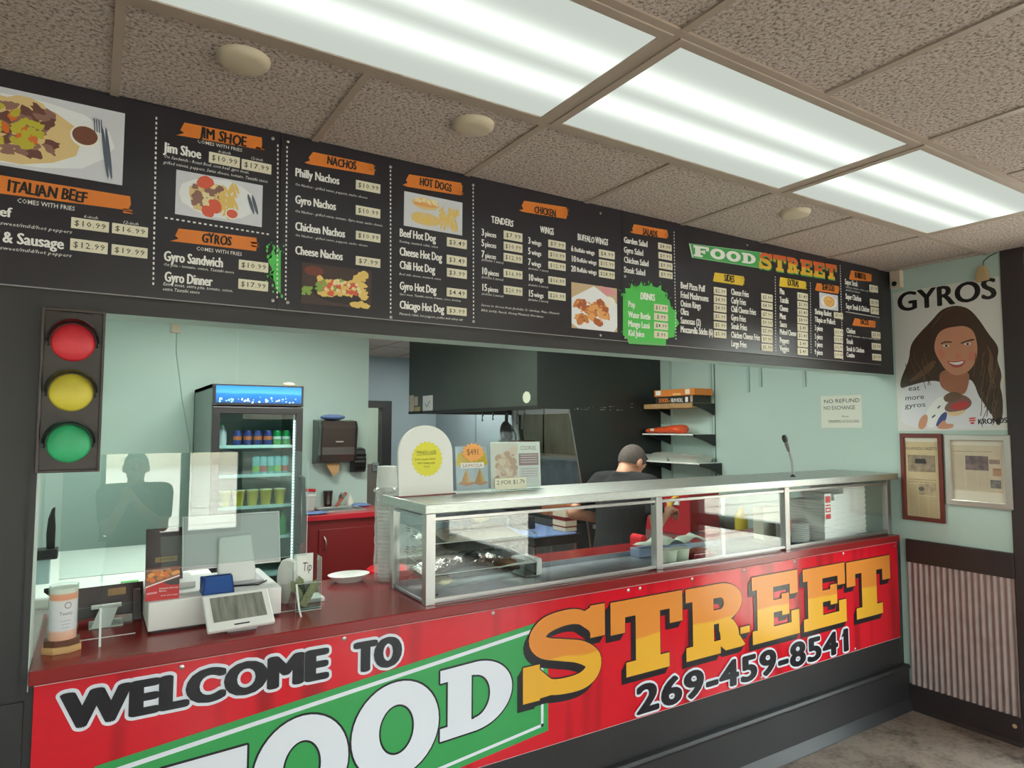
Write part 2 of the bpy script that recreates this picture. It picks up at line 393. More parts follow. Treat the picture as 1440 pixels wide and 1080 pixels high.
# ------------------------------------------------------------------ tables of the printed menu (metres on the board plane)
TXT = [
    ('ITALIAN BEEF', -4.616, 2.406, -4.426, 0.033, 'h', 'k'),
    ('COMES WITH FRIES', -4.592, 2.378, -4.454, 0.013, 'c', 'w'),
    ('Italian Beef', -4.762, 2.333, -4.604, 0.027, 'b', 'w'),
    ('Choice of either sweet/mild/hot peppers', -4.751, 2.309, -4.459, 0.01, 'i', 'w'),
    ('6-inch', -4.433, 2.362, -4.396, 0.009, 'i', 'w'),
    ('12-inch', -4.333, 2.361, -4.29, 0.009, 'i', 'w'),
    ('Italian Beef & Sausage', -4.787, 2.26, -4.477, 0.031, 'b', 'w'),
    ('Choice of either sweet/mild/hot peppers', -4.748, 2.239, -4.458, 0.01, 'i', 'w'),
    ('JIM SHOE', -4.126, 2.678, -3.985, 0.034, 'h', 'k'),
    ('COMES WITH FRIES', -4.134, 2.659, -3.997, 0.011, 'c', 'w'),
    ('Jim Shoe', -4.227, 2.608, -4.121, 0.031, 'b', 'w'),
    ('6-inch', -4.072, 2.641, -4.033, 0.01, 'i', 'w'),
    ('12-inch', -3.971, 2.641, -3.931, 0.009, 'i', 'w'),
    ('On Sandwich - Roast Beef, corn beef, gyro meat,', -4.228, 2.589, -3.974, 0.01, 'i', 'w'),
    ('grilled onions, peppers, Swiss cheese, tomato, Tzatziki sauce', -4.229, 2.57, -3.914, 0.01, 'i', 'w'),
    ('GYROS', -4.113, 2.337, -4.023, 0.03, 'h', 'k'),
    ('COMES WITH FRIES', -4.127, 2.308, -3.989, 0.012, 'c', 'w'),
    ('Gyro Sandwich', -4.218, 2.262, -4.046, 0.031, 'b', 'w'),
    ('On pita - tomato, onion, Tzatziki sauce', -4.219, 2.246, -4.012, 0.009, 'i', 'w'),
    ('Gyro Dinner', -4.214, 2.197, -4.077, 0.031, 'b', 'w'),
    ('Extra meat, extra pita, tomato, onion,', -4.218, 2.184, -4.014, 0.01, 'i', 'w'),
    ('extra Tzatziki sauce', -4.219, 2.168, -4.113, 0.01, 'i', 'w'),
    ('NACHOS', -3.714, 2.679, -3.605, 0.03, 'h', 'k'),
    ('Philly Nachos', -3.823, 2.613, -3.667, 0.029, 'b', 'w'),
    ('On Nachos - grilled onion, peppers, nacho cheese', -3.823, 2.58, -3.562, 0.009, 'i', 'w'),
    ('Gyro Nachos', -3.821, 2.517, -3.678, 0.029, 'b', 'w'),
    ('On Nachos - grilled onion, tomato, Gyro meat, nacho cheese', -3.821, 2.486, -3.502, 0.009, 'i', 'w'),
    ('Chicken Nachos', -3.819, 2.423, -3.643, 0.029, 'b', 'w'),
    ('On Nachos - grilled onion, peppers, nacho cheese', -3.819, 2.402, -3.559, 0.008, 'i', 'w'),
    ('Cheese Nachos', -3.817, 2.339, -3.65, 0.029, 'b', 'w'),
    ('HOT DOGS', -3.355, 2.673, -3.218, 0.031, 'h', 'k'),
    ('Beef Hot Dog', -3.434, 2.461, -3.284, 0.03, 'b', 'w'),
    ('Ketchup, mustard, relish, onion', -3.435, 2.438, -3.274, 0.009, 'i', 'w'),
    ('Cheese Hot Dog', -3.433, 2.389, -3.257, 0.031, 'b', 'w'),
    ('Chili Hot Dog', -3.432, 2.338, -3.286, 0.03, 'b', 'w'),
    ('Beef chili, cheese, mustard, onion', -3.434, 2.314, -3.26, 0.008, 'i', 'w'),
    ('Gyro Hot Dog', -3.431, 2.259, -3.28, 0.03, 'b', 'w'),
    ('Gyro meat, Tzatziki onions, tomato, onion, ketchup', -3.433, 2.238, -3.172, 0.008, 'i', 'w'),
    ('Chicago Hot Dog', -3.43, 2.187, -3.246, 0.03, 'b', 'w'),
    ('Mustard, relish, hot peppers, pickles and celery salt', -3.432, 2.163, -3.164, 0.009, 'i', 'w'),
    ('CHICKEN', -2.823, 2.658, -2.707, 0.029, 'h', 'k'),
    ('TENDERS', -3.033, 2.58, -2.928, 0.027, 'h', 'w'),
    ('WINGS', -2.79, 2.577, -2.719, 0.029, 'h', 'w'),
    ('BUFFALO WINGS', -2.588, 2.576, -2.414, 0.028, 'h', 'w'),
    ('3', -3.08, 2.52, -3.067, 0.028, 'b', 'w'),
    ('pieces', -3.063, 2.52, -3.01, 0.021, 'b', 'w'),
    ('5', -3.08, 2.476, -3.066, 0.028, 'b', 'w'),
    ('pieces', -3.063, 2.476, -3.01, 0.021, 'b', 'w'),
    ('7', -3.08, 2.43, -3.066, 0.028, 'b', 'w'),
    ('pieces', -3.062, 2.43, -3.011, 0.02, 'b', 'w'),
    ('10', -3.08, 2.361, -3.052, 0.028, 'b', 'w'),
    ('pieces', -3.048, 2.361, -2.997, 0.021, 'b', 'w'),
    ('15', -3.079, 2.294, -3.052, 0.028, 'b', 'w'),
    ('pieces', -3.048, 2.294, -3.0, 0.02, 'b', 'w'),
    ('(includes 1 sauce)', -3.08, 2.416, -2.975, 0.01, 'i', 'w'),
    ('(includes 2 sauces)', -3.08, 2.345, -2.975, 0.01, 'i', 'w'),
    ('(includes 2 sauces)', -3.079, 2.277, -2.975, 0.009, 'i', 'w'),
    ('3', -2.853, 2.52, -2.84, 0.028, 'b', 'w'),
    ('wings', -2.835, 2.52, -2.784, 0.02, 'b', 'w'),
    ('5', -2.853, 2.475, -2.84, 0.028, 'b', 'w'),
    ('wings', -2.835, 2.475, -2.785, 0.02, 'b', 'w'),
    ('7', -2.853, 2.428, -2.84, 0.028, 'b', 'w'),
    ('wings', -2.836, 2.428, -2.786, 0.02, 'b', 'w'),
    ('10', -2.853, 2.362, -2.826, 0.028, 'b', 'w'),
    ('wings', -2.822, 2.364, -2.774, 0.02, 'b', 'w'),
    ('15', -2.853, 2.294, -2.826, 0.028, 'b', 'w'),
    ('wings', -2.822, 2.295, -2.774, 0.02, 'b', 'w'),
    ('(includes 1 sauce)', -2.853, 2.41, -2.748, 0.009, 'i', 'w'),
    ('(includes 2 sauces)', -2.853, 2.34, -2.749, 0.009, 'i', 'w'),
    ('(includes 2 sauces)', -2.853, 2.277, -2.749, 0.009, 'i', 'w'),
    ('6', -2.625, 2.52, -2.612, 0.026, 'b', 'w'),
    ('Buffalo wings', -2.607, 2.521, -2.492, 0.019, 'b', 'w'),
    ('10', -2.626, 2.474, -2.598, 0.027, 'b', 'w'),
    ('Buffalo wings', -2.594, 2.477, -2.481, 0.019, 'b', 'w'),
    ('20', -2.626, 2.43, -2.599, 0.026, 'b', 'w'),
    ('Buffalo wings', -2.594, 2.432, -2.481, 0.02, 'b', 'w'),
    ('Sauces to choose from (includes 1) : ketchup, Mayo, Mustard,', -3.081, 2.231, -2.69, 0.009, 'i', 'w'),
    ('BBQ (mild), Ranch, Honey Mustard, Hot Sauce', -3.081, 2.21, -2.776, 0.009, 'i', 'w'),
    ('SALADS', -2.199, 2.663, -2.102, 0.029, 'h', 'k'),
    ('Garden Salad', -2.316, 2.605, -2.166, 0.028, 'b', 'w'),
    ('Gyro Salad', -2.317, 2.558, -2.194, 0.028, 'b', 'w'),
    ('Chicken Salad', -2.317, 2.511, -2.161, 0.028, 'b', 'w'),
    ('Steak Salad', -2.318, 2.464, -2.183, 0.028, 'b', 'w'),
    ('DRINKS', -2.217, 2.349, -2.122, 0.032, 'h', 'w'),
    ('Pop', -2.293, 2.304, -2.25, 0.029, 'b', 'w'),
    ('Water Bottle', -2.293, 2.255, -2.153, 0.029, 'b', 'w'),
    ('Mango Lassi', -2.294, 2.212, -2.159, 0.029, 'b', 'w'),
    ('Kid Juice', -2.294, 2.169, -2.194, 0.028, 'b', 'w'),
    ('SIDES', -1.628, 2.505, -1.549, 0.035, 'h', 'k'),
    ('Beef Pizza Puff', -1.948, 2.431, -1.774, 0.032, 'b', 'w'),
    ('Fried Mushrooms', -1.949, 2.383, -1.749, 0.033, 'b', 'w'),
    ('Onion Rings', -1.95, 2.34, -1.806, 0.032, 'b', 'w'),
    ('Okra', -1.951, 2.299, -1.894, 0.033, 'b', 'w'),
    ('Samosas (2)', -1.952, 2.255, -1.808, 0.032, 'b', 'w'),
    ('Mozzarella Sticks (6)', -1.953, 2.211, -1.72, 0.032, 'b', 'w'),
    ('Cheese Fries', -1.575, 2.439, -1.434, 0.032, 'b', 'w'),
    ('Curly Fries', -1.576, 2.393, -1.459, 0.033, 'b', 'w'),
    ('Chili Cheese Fries', -1.578, 2.348, -1.378, 0.032, 'b', 'w'),
    ('Gyro Fries', -1.579, 2.303, -1.462, 0.032, 'b', 'w'),
    ('Steak Fries', -1.58, 2.258, -1.455, 0.032, 'b', 'w'),
    ('Chicken Cheese Fries', -1.582, 2.212, -1.349, 0.032, 'b', 'w'),
    ('Large Fries', -1.583, 2.166, -1.46, 0.032, 'b', 'w'),
    ('EXTRAS', -1.099, 2.543, -0.998, 0.035, 'h', 'k'),
    ('Pita', -1.17, 2.487, -1.129, 0.032, 'b', 'w'),
    ('Tzatziki', -1.172, 2.439, -1.095, 0.032, 'b', 'w'),
    ('Cheese', -1.174, 2.392, -1.1, 0.032, 'b', 'w'),
    ('Meat', -1.176, 2.347, -1.122, 0.032, 'b', 'w'),
    ('Sauce', -1.177, 2.302, -1.115, 0.032, 'b', 'w'),
    ('Melted Cheese', -1.179, 2.259, -1.031, 0.031, 'b', 'w'),
    ('Peppers', -1.181, 2.211, -1.097, 0.032, 'b', 'w'),
    ('Veggies', -1.183, 2.166, -1.1, 0.032, 'b', 'w'),
    ('SEAFOOD', -0.775, 2.555, -0.65, 0.036, 'h', 'k'),
    ('Shrimp Basket', -0.851, 2.403, -0.688, 0.031, 'b', 'w'),
    ('Tilapia or Pollock', -0.854, 2.357, -0.65, 0.031, 'b', 'w'),
    ('3 piece', -0.856, 2.307, -0.779, 0.031, 'b', 'w'),
    ('5 piece', -0.858, 2.257, -0.782, 0.031, 'b', 'w'),
    ('7 piece', -0.86, 2.212, -0.784, 0.031, 'b', 'w'),
    ('9 piece', -0.863, 2.166, -0.786, 0.03, 'b', 'w'),
    ('BURRITOS', -0.432, 2.668, -0.31, 0.036, 'h', 'k'),
    ('Super Steak', -0.538, 2.615, -0.402, 0.033, 'b', 'w'),
    ('Lettuce, tomato, onion, sour cream', -0.533, 2.594, -0.223, 0.012, 'i', 'w'),
    ('and hot sauce', -0.534, 2.575, -0.382, 0.012, 'i', 'w'),
    ('Super Chicken', -0.536, 2.525, -0.369, 0.033, 'b', 'w'),
    ('Super Steak & Chicken', -0.535, 2.466, -0.283, 0.032, 'b', 'w'),
    ('TACOS', -0.393, 2.381, -0.297, 0.035, 'h', 'k'),
    ('Chicken', -0.537, 2.317, -0.445, 0.03, 'b', 'w'),
    ('with tomato, onion and cilantro', -0.534, 2.296, -0.172, 0.011, 'i', 'w'),
    ('Steak', -0.541, 2.251, -0.472, 0.03, 'b', 'w'),
    ('Steak & Chicken', -0.543, 2.206, -0.355, 0.029, 'b', 'w'),
    ('Combo', -0.545, 2.169, -0.46, 0.029, 'b', 'w'),
]
PRICES = [
    (-4.462, 2.326, -4.367, 2.358, '$10.99'),
    (-4.359, 2.327, -4.264, 2.358, '$16.99'),
    (-4.462, 2.26, -4.368, 2.295, '$12.99'),
    (-4.358, 2.261, -4.263, 2.293, '$19.99'),
    (-4.098, 2.602, -4.004, 2.637, '$10.99'),
    (-3.998, 2.601, -3.903, 2.635, '$17.99'),
    (-3.998, 2.262, -3.905, 2.295, '$10.99'),
    (-3.998, 2.198, -3.904, 2.231, '$17.99'),
    (-3.606, 2.609, -3.513, 2.643, '$10.99'),
    (-3.605, 2.515, -3.512, 2.549, '$10.99'),
    (-3.603, 2.424, -3.51, 2.455, '$10.99'),
    (-3.602, 2.33, -3.509, 2.362, '$7.99'),
    (-3.236, 2.452, -3.148, 2.488, '$3.49'),
    (-3.236, 2.382, -3.148, 2.418, '$3.49'),
    (-3.235, 2.332, -3.147, 2.366, '$3.99'),
    (-3.235, 2.254, -3.147, 2.288, '$4.49'),
    (-3.234, 2.183, -3.147, 2.214, '$3.99'),
    (-2.975, 2.521, -2.883, 2.557, '$7.99'),
    (-2.975, 2.475, -2.883, 2.51, '$10.99'),
    (-2.975, 2.429, -2.883, 2.463, '$12.99'),
    (-2.975, 2.362, -2.883, 2.396, '$16.99'),
    (-2.974, 2.292, -2.883, 2.326, '$20.99'),
    (-2.749, 2.521, -2.657, 2.553, '$7.99'),
    (-2.749, 2.472, -2.657, 2.506, '$10.99'),
    (-2.749, 2.426, -2.657, 2.458, '$12.99'),
    (-2.749, 2.361, -2.658, 2.393, '$16.99'),
    (-2.75, 2.294, -2.658, 2.327, '$20.99'),
    (-2.468, 2.516, -2.375, 2.551, '$8.99'),
    (-2.468, 2.471, -2.376, 2.505, '$15.99'),
    (-2.469, 2.424, -2.376, 2.457, '$28.99'),
    (-2.097, 2.606, -2.008, 2.638, '$8.99'),
    (-2.096, 2.56, -2.007, 2.592, '$9.99'),
    (-2.094, 2.513, -2.004, 2.547, '$9.99'),
    (-2.093, 2.469, -2.004, 2.502, '$9.99'),
    (-2.13, 2.301, -2.04, 2.335, '$1.99'),
    (-2.131, 2.257, -2.04, 2.291, '$.99'),
    (-2.131, 2.214, -2.041, 2.248, '$4.99'),
    (-2.132, 2.171, -2.042, 2.205, '$.99'),
    (-1.709, 2.428, -1.614, 2.465, '$2.99'),
    (-1.71, 2.382, -1.615, 2.421, '$4.99'),
    (-1.711, 2.339, -1.617, 2.377, '$4.99'),
    (-1.713, 2.295, -1.618, 2.331, '$5.99'),
    (-1.714, 2.25, -1.619, 2.286, '$5.99'),
    (-1.715, 2.204, -1.621, 2.241, '$5.99'),
    (-1.331, 2.433, -1.237, 2.473, '$5.99'),
    (-1.333, 2.389, -1.239, 2.426, '$4.99'),
    (-1.334, 2.339, -1.24, 2.378, '$7.99'),
    (-1.336, 2.294, -1.242, 2.333, '$9.99'),
    (-1.338, 2.247, -1.244, 2.287, '$5.99'),
    (-1.339, 2.204, -1.246, 2.242, '$9.99'),
    (-1.341, 2.159, -1.247, 2.197, '$5.99'),
    (-1.012, 2.472, -0.917, 2.513, '$1.49'),
    (-1.014, 2.425, -0.919, 2.464, '$1.99'),
    (-1.016, 2.381, -0.921, 2.419, '$1.49'),
    (-1.018, 2.336, -0.923, 2.375, '$4.99'),
    (-1.02, 2.291, -0.925, 2.33, '$.49'),
    (-1.022, 2.245, -0.927, 2.286, '$1.49'),
    (-1.024, 2.201, -0.929, 2.239, '$.49'),
    (-1.026, 2.155, -0.931, 2.195, '$.49'),
    (-0.662, 2.396, -0.574, 2.432, '$9.99'),
    (-0.665, 2.292, -0.579, 2.334, '$10.99'),
    (-0.668, 2.249, -0.582, 2.288, '$13.99'),
    (-0.67, 2.202, -0.584, 2.241, '$16.99'),
    (-0.672, 2.156, -0.587, 2.195, '$19.99'),
    (-0.273, 2.6, -0.18, 2.643, '$9.99'),
    (-0.271, 2.51, -0.178, 2.553, '$9.99'),
    (-0.267, 2.459, -0.179, 2.502, '$9.99'),
    (-0.265, 2.306, -0.17, 2.347, '$3.99'),
    (-0.268, 2.233, -0.17, 2.274, '$3.99'),
    (-0.267, 2.165, -0.17, 2.206, '$9.99'),
]
SHAPES = [
    ('banner', [(-4.795, 2.443), (-4.633, 2.449), (-4.315, 2.448), (-4.312, 2.424), (-4.319, 2.404), (-4.631, 2.397), (-4.793, 2.387)], 'o'),
    ('banner', [(-4.195, 2.669), (-4.172, 2.682), (-4.184, 2.688), (-4.173, 2.716), (-3.936, 2.723), (-3.934, 2.7), (-3.938, 2.68), (-4.171, 2.671)], 'o'),
    ('banner', [(-4.202, 2.326), (-4.178, 2.337), (-4.188, 2.346), (-4.179, 2.37), (-3.945, 2.376), (-3.942, 2.353), (-3.945, 2.331), (-4.178, 2.327)], 'o'),
    ('splat', [(-3.906, 2.303), (-3.89, 2.349), (-3.882, 2.326), (-3.865, 2.345), (-3.862, 2.194), (-3.876, 2.208), (-3.884, 2.235), (-3.899, 2.253), (-3.892, 2.277)], 'g'),
    ('banner', [(-3.793, 2.667), (-3.773, 2.679), (-3.778, 2.688), (-3.763, 2.712), (-3.541, 2.715), (-3.535, 2.693), (-3.538, 2.674), (-3.773, 2.665)], 'o'),
    ('banner', [(-3.425, 2.66), (-3.403, 2.673), (-3.411, 2.681), (-3.398, 2.707), (-3.174, 2.718), (-3.168, 2.694), (-3.173, 2.667), (-3.403, 2.657)], 'o'),
    ('banner', [(-2.9, 2.655), (-2.876, 2.665), (-2.885, 2.677), (-2.873, 2.701), (-2.649, 2.713), (-2.643, 2.688), (-2.651, 2.66), (-2.879, 2.652)], 'o'),
    ('banner', [(-2.277, 2.661), (-2.257, 2.67), (-2.264, 2.679), (-2.251, 2.703), (-2.035, 2.709), (-2.029, 2.688), (-2.036, 2.666), (-2.257, 2.658)], 'o'),
    ('splat', [(-2.325, 2.366), (-2.307, 2.364), (-2.312, 2.39), (-2.281, 2.392), (-2.271, 2.419), (-2.255, 2.403), (-2.224, 2.412), (-2.208, 2.435), (-2.198, 2.414), (-2.161, 2.419), (-2.144, 2.437), (-2.134, 2.419), (-2.107, 2.415), (-2.079, 2.433), (-2.08, 2.407), (-2.047, 2.396), (-2.055, 2.379), (-2.025, 2.362), (-2.015, 2.326), (-1.974, 2.31), (-1.982, 2.281), (-1.96, 2.254), (-1.989, 2.227), (-1.995, 2.184), (-2.05, 2.174), (-2.055, 2.136), (-2.292, 2.131), (-2.305, 2.16), (-2.328, 2.169)], 'g'),
    ('logo', [(-1.886, 2.666), (-1.319, 2.701), (-1.331, 2.609), (-1.866, 2.595)], 'g'),
    ('banner', [(-1.713, 2.494), (-1.699, 2.541), (-1.472, 2.548), (-1.468, 2.523), (-1.48, 2.497), (-1.698, 2.493)], 'y'),
    ('banner', [(-1.174, 2.53), (-1.163, 2.582), (-0.93, 2.584), (-0.925, 2.56), (-0.938, 2.539), (-1.16, 2.528)], 'y'),
    ('banner', [(-0.843, 2.544), (-0.823, 2.588), (-0.606, 2.595), (-0.601, 2.57), (-0.613, 2.547), (-0.821, 2.542)], 'o'),
    ('banner', [(-0.493, 2.651), (-0.468, 2.709), (-0.25, 2.713), (-0.243, 2.688), (-0.253, 2.664), (-0.472, 2.65)], 'o'),
    ('banner', [(-0.474, 2.369), (-0.446, 2.414), (-0.222, 2.416), (-0.217, 2.393), (-0.225, 2.373), (-0.453, 2.367)], 'o'),
]
DASHES = [(-4.252, 2.716, -4.244, 2.176), (-4.221, 2.398, -3.899, 2.394), (-3.883, 2.713, -3.873, 2.173), (-3.852, 2.714, -3.845, 2.17), (-3.473, 2.71, -3.465, 2.16), (-3.119, 2.711, -3.114, 2.172), (-1.987, 2.711, -1.985, 2.167), (-1.205, 2.583, -1.218, 2.156), (-0.886, 2.586, -0.897, 2.166), (-0.582, 2.728, -0.584, 2.144), (-0.536, 2.445, -0.163, 2.443)]
SCREWS = [(-3.9, 2.728), (-3.887, 2.17), (-3.849, 2.73), (-3.838, 2.168), (-3.473, 2.72), (-3.464, 2.151), (-3.119, 2.72), (-3.114, 2.165), (-2.455, 2.72), (-2.46, 2.158), (-2.312, 2.158), (-2.311, 2.446), (-2.31, 2.445), (-1.436, 2.723)]
PHOTOS = [('beef', -4.838, 2.478, -4.337, 2.703), ('jim', -4.191, 2.415, -3.929, 2.558), ('nachos', -3.794, 2.171, -3.542, 2.314), ('hotdog', -3.417, 2.505, -3.168, 2.638), ('wings', -2.624, 2.179, -2.362, 2.382), ('shrimp', -0.802, 2.442, -0.617, 2.536)]
POSTER = [
    ('hair', 'hair', [(-0.389, 2.477), (-0.447, 2.446), (-0.498, 2.367), (-0.537, 2.287), (-0.581, 2.217), (-0.584, 2.175), (-0.573, 2.133), (-0.597, 2.046), (-0.581, 1.984), (-0.593, 1.931), (-0.593, 1.826), (-0.571, 1.742), (-0.537, 1.795), (-0.485, 1.914), (-0.457, 1.936), (-0.431, 2.014), (-0.248, 2.024), (-0.161, 2.017), (-0.083, 2.01), (-0.023, 1.989), (-0.033, 2.06), (-0.089, 2.174), (-0.098, 2.268), (-0.151, 2.332), (-0.23, 2.404), (-0.285, 2.465), (-0.338, 2.479)]),
    ('shirt', 'shirt', [(-0.025, 1.732), (-0.027, 1.871), (-0.025, 1.977), (-0.095, 2.015), (-0.259, 2.041), (-0.288, 1.977), (-0.388, 1.928), (-0.417, 2.036), (-0.45, 2.013), (-0.475, 1.914), (-0.537, 1.816), (-0.571, 1.739)]),
    ('neck', 'skin2', [(-0.272, 2.102), (-0.434, 2.09), (-0.42, 1.981), (-0.388, 1.928), (-0.282, 1.971), (-0.258, 2.024)]),
    ('face', 'skin', [(-0.364, 2.352), (-0.414, 2.351), (-0.462, 2.317), (-0.478, 2.228), (-0.473, 2.163), (-0.449, 2.1), (-0.408, 2.064), (-0.352, 2.054), (-0.302, 2.088), (-0.263, 2.159), (-0.239, 2.219), (-0.244, 2.275), (-0.27, 2.33), (-0.312, 2.349)]),
    ('cheek', 'blush', [(-0.255, 2.217), (-0.287, 2.225), (-0.306, 2.19), (-0.284, 2.158), (-0.266, 2.171)]),
    ('cheek', 'blush', [(-0.428, 2.189), (-0.467, 2.197), (-0.466, 2.164), (-0.445, 2.133), (-0.426, 2.146)]),
    ('brow', 'hair', [(-0.276, 2.261), (-0.309, 2.271), (-0.342, 2.263), (-0.342, 2.255), (-0.309, 2.262), (-0.277, 2.252)]),
    ('brow', 'hair', [(-0.385, 2.25), (-0.426, 2.264), (-0.463, 2.268), (-0.465, 2.257), (-0.425, 2.255), (-0.39, 2.242)]),
    ('eye', 'white', [(-0.283, 2.244), (-0.309, 2.251), (-0.333, 2.239), (-0.308, 2.232)]),
    ('eye', 'white', [(-0.402, 2.241), (-0.426, 2.249), (-0.449, 2.24), (-0.425, 2.23)]),
    ('iris', 'ink', [(-0.298, 2.242), (-0.309, 2.25), (-0.321, 2.24), (-0.308, 2.233)]),
    ('iris', 'ink', [(-0.416, 2.24), (-0.426, 2.248), (-0.437, 2.239), (-0.425, 2.231)]),
    ('nose', 'blush', [(-0.368, 2.206), (-0.352, 2.165), (-0.361, 2.156), (-0.381, 2.154), (-0.393, 2.164), (-0.381, 2.172)]),
    ('lips', 'lip', [(-0.3, 2.151), (-0.356, 2.14), (-0.418, 2.148), (-0.395, 2.11), (-0.366, 2.102), (-0.339, 2.108)]),
    ('teeth', 'white', [(-0.31, 2.144), (-0.355, 2.134), (-0.408, 2.142), (-0.387, 2.121), (-0.35, 2.119)]),
    ('strand', 'hair2', [(-0.253, 2.16), (-0.229, 2.105), (-0.152, 2.053), (-0.061, 2.023), (-0.142, 2.088), (-0.21, 2.152)]),
    ('strand', 'hair2', [(-0.517, 2.246), (-0.542, 2.157), (-0.52, 2.073), (-0.562, 1.964), (-0.548, 2.071), (-0.56, 2.155)]),
    ('strand', 'hair2', [(-0.368, 2.472), (-0.317, 2.46), (-0.262, 2.399), (-0.205, 2.326), (-0.285, 2.442)]),
    ('foil', 'white', [(-0.168, 1.833), (-0.244, 1.928), (-0.307, 1.937), (-0.318, 1.899), (-0.227, 1.747), (-0.184, 1.739)]),
    ('print', 'ink2', [(-0.242, 1.866), (-0.261, 1.882), (-0.265, 1.874), (-0.246, 1.857)]),
    ('print', 'ink2', [(-0.208, 1.81), (-0.23, 1.826), (-0.234, 1.817), (-0.212, 1.8)]),
    ('blue', 'blue', [(-0.221, 1.741), (-0.261, 1.826), (-0.304, 1.847), (-0.285, 1.769)]),
    ('meat', 'meat', [(-0.278, 1.859), (-0.311, 1.903), (-0.358, 1.94), (-0.398, 1.939), (-0.436, 1.904), (-0.43, 1.867), (-0.374, 1.835), (-0.303, 1.836)]),
    ('tomato', 'tom', [(-0.315, 1.875), (-0.357, 1.898), (-0.412, 1.903), (-0.423, 1.872), (-0.375, 1.849), (-0.329, 1.85)]),
    ('lettuce', 'hair2', [(-0.276, 1.932), (-0.329, 1.964), (-0.379, 1.95), (-0.387, 1.917), (-0.326, 1.897), (-0.29, 1.898)]),
    ('pita', 'pita', [(-0.283, 1.837), (-0.344, 1.839), (-0.41, 1.853), (-0.374, 1.818), (-0.323, 1.81)]),
    ('hand', 'skin', [(-0.123, 1.735), (-0.137, 1.799), (-0.176, 1.833), (-0.191, 1.804), (-0.167, 1.733)]),
    ('hand', 'skin', [(-0.226, 1.735), (-0.265, 1.781), (-0.286, 1.792), (-0.29, 1.764), (-0.336, 1.769), (-0.325, 1.736)]),
    ('mark', 'red', [(-0.415, 1.801), (-0.453, 1.805), (-0.452, 1.796), (-0.416, 1.792)]),
    ('mark', 'red', [(-0.415, 1.788), (-0.452, 1.792), (-0.452, 1.783), (-0.416, 1.779)]),
    ('mark', 'red', [(-0.419, 1.775), (-0.448, 1.778), (-0.44, 1.765), (-0.426, 1.764)]),
]
POSTER_TXT = [('GYROS', -0.026, 2.491, -0.588, 2.491, 0.118), ('eat', -0.076, 1.977, -0.146, 1.979, 0.031), ('more', -0.054, 1.917, -0.171, 1.923, 0.031), ('gyros', -0.052, 1.867, -0.178, 1.875, 0.03), ('KRONOS', -0.462, 1.763, -0.612, 1.772, 0.03)]


# ------------------------------------------------------------------ the setting
H = 2.757
T = 0.6096
XK = lambda k: -3.757 + T * k
XL, YF, YK = -8.6, -6.5, 6.8           # left wall, shop front, far kitchen wall
Y1 = -0.5434; Y2 = Y1 - T
YW = 0.012                              # front face of the wall that carries the boards

def tile_mat():
    m = mat('ceiling_tile', (171, 155, 143), 0.9)
    nt = m.node_tree; b = nt.nodes['Principled BSDF']
    geo = nt.nodes.new('ShaderNodeNewGeometry')
    n1 = nt.nodes.new('ShaderNodeTexNoise'); n1.inputs['Scale'].default_value = 95; n1.inputs['Detail'].default_value = 5; n1.inputs['Roughness'].default_value = 0.65
    n2 = nt.nodes.new('ShaderNodeTexNoise'); n2.inputs['Scale'].default_value = 0.9
    nt.links.new(geo.outputs['Position'], n1.inputs['Vector']); nt.links.new(geo.outputs['Position'], n2.inputs['Vector'])
    r = nt.nodes.new('ShaderNodeValToRGB')
    e = r.color_ramp.elements
    e[0].position, e[0].color = 0.36, rgb(126, 109, 102)
    e[1].position, e[1].color = 0.49, rgb(208, 190, 181)
    x = r.color_ramp.elements.new(0.62); x.color = rgb(224, 208, 199)
    nt.links.new(n1.outputs['Fac'], r.inputs[0])
    mx = nt.nodes.new('ShaderNodeMix'); mx.data_type = 'RGBA'; mx.blend_type = 'MULTIPLY'; mx.inputs[0].default_value = 0.25
    nt.links.new(r.outputs[0], mx.inputs[6]); nt.links.new(n2.outputs['Color'], mx.inputs[7])
    nt.links.new(r.outputs[0], b.inputs['Base Color'])
    bp = nt.nodes.new('ShaderNodeBump'); bp.inputs['Strength'].default_value = 0.9; bp.inputs['Distance'].default_value = 0.012
    nt.links.new(n1.outputs['Fac'], bp.inputs['Height']); nt.links.new(bp.outputs[0], b.inputs['Normal'])
    return m
TILE = tile_mat()

def floor_mat():
    m = mat('worn_floor', (122, 108, 100), 0.38)
    nt = m.node_tree; b = nt.nodes['Principled BSDF']
    geo = nt.nodes.new('ShaderNodeNewGeometry')
    n1 = nt.nodes.new('ShaderNodeTexNoise'); n1.inputs['Scale'].default_value = 3.2; n1.inputs['Detail'].default_value = 8; n1.inputs['Roughness'].default_value = 0.7
    n2 = nt.nodes.new('ShaderNodeTexNoise'); n2.inputs['Scale'].default_value = 38; n2.inputs['Detail'].default_value = 4
    for n in (n1, n2): nt.links.new(geo.outputs['Position'], n.inputs['Vector'])
    ad = nt.nodes.new('ShaderNodeMath'); ad.operation = 'MULTIPLY_ADD'; ad.inputs[1].default_value = 0.35
    nt.links.new(n2.outputs['Fac'], ad.inputs[0]); nt.links.new(n1.outputs['Fac'], ad.inputs[2])
    r = nt.nodes.new('ShaderNodeValToRGB'); e = r.color_ramp.elements
    e[0].position, e[0].color = 0.48, rgb(62, 54, 50)
    e[1].position, e[1].color = 0.72, rgb(150, 134, 122)
    x = r.color_ramp.elements.new(0.6); x.color = rgb(122, 108, 98)
    nt.links.new(ad.outputs[0], r.inputs[0]); nt.links.new(r.outputs[0], b.inputs['Base Color'])
    return m

